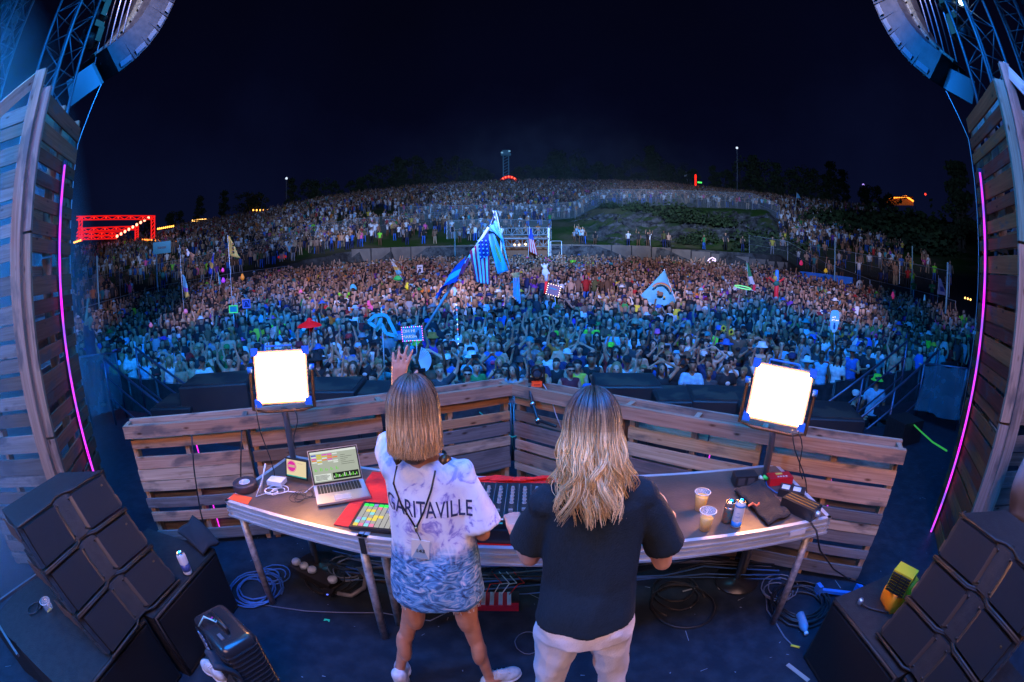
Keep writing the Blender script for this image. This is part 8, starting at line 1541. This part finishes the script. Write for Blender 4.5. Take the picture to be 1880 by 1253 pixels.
# trees on the crest: trunk and a crown of many leaf clumps
m_leaf = mat('night_foliage', (.035, .06, .022), .9, c2=(.012, .025, .01), scale=2); m_trunk = mat('trunk_bark', (.05, .04, .03), .9)
def tree_meshes(seed, hgt, wid, kind):
    r_ = random.Random(seed); t_ = MB(); t_.tube([(0, 0, -.5), (.1, 0, hgt*.4), (0, .1, hgt*.8)], [.30, .2, .06], 6)
    for k in range(6): a = r_.uniform(0, 6.28); z = hgt*r_.uniform(.25, .6); t_.tube([(0, 0, z), (math.cos(a)*wid*.4, math.sin(a)*wid*.4, z + hgt*.15)], [.09, .03], 4)
    c_ = MB(); blobs = []
    for k in range(26): z = r_.uniform(.22, .98); w_ = wid*.5*(1.1 - z if kind == 'pine' else math.sqrt(max(.05, 1 - ((z-.6)/.45)**2))); a = r_.uniform(0, 6.28); q = r_.uniform(.1, 1)**.6; blobs.append((math.cos(a)*w_*q, math.sin(a)*w_*q, z*hgt, r_.uniform(.5, 1.1)*wid*.17))
    for bx_, by_, bz_, br in blobs:
        for _ in range(46):
            v = Vector((r_.gauss(0, 1), r_.gauss(0, 1), r_.gauss(0, .8))).normalized()*br*r_.uniform(.5, 1.15); p = Vector((bx_, by_, bz_)) + v; a_ = Vector((r_.gauss(0, 1), r_.gauss(0, 1), r_.gauss(0, 1))).normalized()*.28; b2 = a_.cross(Vector((r_.gauss(0, 1), r_.gauss(0, 1), r_.gauss(0, 1)))).normalized()*.2; c_.add([p - a_, p + b2, p + a_, p - b2], [(0, 1, 2, 3)])
    return t_.mesh('trunk', (0, 0, 0)), c_.mesh('crown', (0, 0, 0))
TM = [tree_meshes(s, h, w_, k) for s, h, w_, k in ((1, 9, 6.5, 'round'), (2, 11, 5, 'pine'), (3, 7, 6, 'round'), (4, 10, 8, 'round'))]
for tm_ in TM: tm_[0].materials.append(m_trunk); tm_[1].materials.append(m_leaf)
TR = [(268, 118, 2), (325, 118, 2), (368, 118, 1), (412, 116, 1), (450, 113, 3), (474, 116, 2), (535, 118, 1), (568, 118, 0), (585, 116, 3), (618, 118, 0), (652, 117, 2), (672, 118, 0), (702, 118, 3), (728, 118, 1), (758, 118, 0), (780, 117, 3), (806, 118, 1), (840, 118, 0), (866, 118, 2), (892, 119, 2), (962, 118, 2), (990, 119, 2), (1025, 118, 0), (1040, 119, 3), (1072, 118, 1), (1098, 118, 2), (1128, 118, 0), (1160, 118, 3), (1196, 117, 1), (1212, 119, 0), (1240, 117, 3), (1262, 117, 2), (1310, 117, 1), (1332, 118, 0), (1360, 117, 3), (1386, 118, 1), (1404, 117, 3), (1428, 117, 1), (1448, 118, 0), (1472, 117, 3), (1502, 117, 0), (1528, 116, 1), (1549, 118, 1), (1600, 120, 2), (1630, 122, 2), (1755, 60, 1), (1764, 60, 1)]
DESC = ['first', 'second', 'third', 'fourth', 'fifth', 'sixth', 'seventh', 'eighth', 'ninth', 'tenth', 'eleventh', 'twelfth', 'thirteenth', 'fourteenth', 'fifteenth', 'sixteenth']
SEG = [(0, 560, 'left of the far left crest lights'), (560, 930, 'from the left crest mast towards the lattice tower'), (930, 1353, 'between the lattice tower and the tall light pole'), (1353, 1900, 'right of the tall light pole')]
cnt = {}
for i, (px, r_, k) in enumerate(TR):
    a, b, c = ray(px, 345); az = math.atan2(a, b); x, y = r_*math.sin(az), r_*math.cos(az); seg = next(s for s in SEG if s[0] <= px < s[1]); cnt[seg] = cnt.get(seg, 0) + 1
    t = thing('tree', '%s dark %s tree %s, counted from left' % (DESC[cnt[seg]-1], ['round', 'pointed', 'low', 'broad'][k], seg[2]), 'tree', (x, y, gz(x, y) - .3), 'dark trees along the crest'); 
    for nm, me in zip(('trunk', 'crown'), TM[k]): o = link(nm, me, None, t); o.location = (0, 0, 0)
    s = random.uniform(.75, 1.15)*(.75 if px < 700 else 1); t.scale = (s*1.15, s*1.15, s); t.rotation_euler.z = random.uniform(0, 6.28)
# bushes on the rock bank and right slope
m_bush = mat('bush_leaf', (.035, .065, .014), .85, c2=(.015, .03, .008), scale=1.5)
def bush_mesh(seed):
    r_ = random.Random(seed); c_ = MB()
    for _ in range(650): v = Vector((r_.gauss(0, .5), r_.gauss(0, .5), abs(r_.gauss(0, .38)))); a_ = Vector((r_.gauss(0, 1), r_.gauss(0, 1), r_.gauss(0, 1))).normalized()*.11; b2 = a_.cross(Vector((r_.gauss(0, 1), r_.gauss(0, 1), r_.gauss(0, 1)))).normalized()*.08; c_.add([v - a_, v + b2, v + a_, v - b2], [(0, 1, 2, 3)])
    return c_.mesh('foliage', (0, 0, 0))
BM = [bush_mesh(s) for s in (5, 6, 7)]
for b_ in BM: b_.materials.append(m_bush)
m_bush = m_bush
BU = [(1173, 398, 58, 2.2), (1238, 402, 57, 3.0), (1250, 408, 56, 2.6), (1120, 400, 58.5, 1.6), (1300, 420, 56, 2.6), (1325, 425, 56, 2.6), (1290, 440, 53.5, 2.2), (1385, 425, 54, 3.0), (1400, 440, 50, 3.0), (1420, 445, 48, 3.0), (1440, 450, 47, 2.8), (1375, 452, 51, 2.2), (1265, 445, 53, 1.8), (1515, 385, 75, 5), (1545, 398, 70, 5), (1570, 410, 66, 4.5), (1600, 400, 75, 5.5), (1640, 405, 75, 6), (1680, 410, 75, 6), (1720, 418, 72, 6), (1610, 425, 62, 4), (1660, 435, 58, 4.5), (1705, 445, 55, 4.5)]
BN = ['rounded', 'spiky', 'low', 'ragged', 'dense']
for i, (px, py, r_, s) in enumerate(BU):
    p = rng(px, py, r_); x, y = p.x, p.y; zn = 'on the rocky bank' if px < 1370 else ('on the grass right of the rocks' if px < 1460 else 'on the dark right hillside'); k_ = [q for q in range(len(BU)) if (BU[q][0] < 1370) == (px < 1370) and (1370 <= BU[q][0] < 1460) == (1370 <= px < 1460)]
    n_ = sorted(k_, key=lambda q: BU[q][0]).index(i); t = tag(link('bush', BM[i % 3], None), '%s %s green bush %s, counted from the left' % (DESC[min(15, n_)], BN[i % 5], zn), 'bush', 'bushes on the slope'); t.location = (x, y, gz(x, y) - .1); t.scale = (s*.8, s*.8, s*.62); t.rotation_euler.z = i*1.3
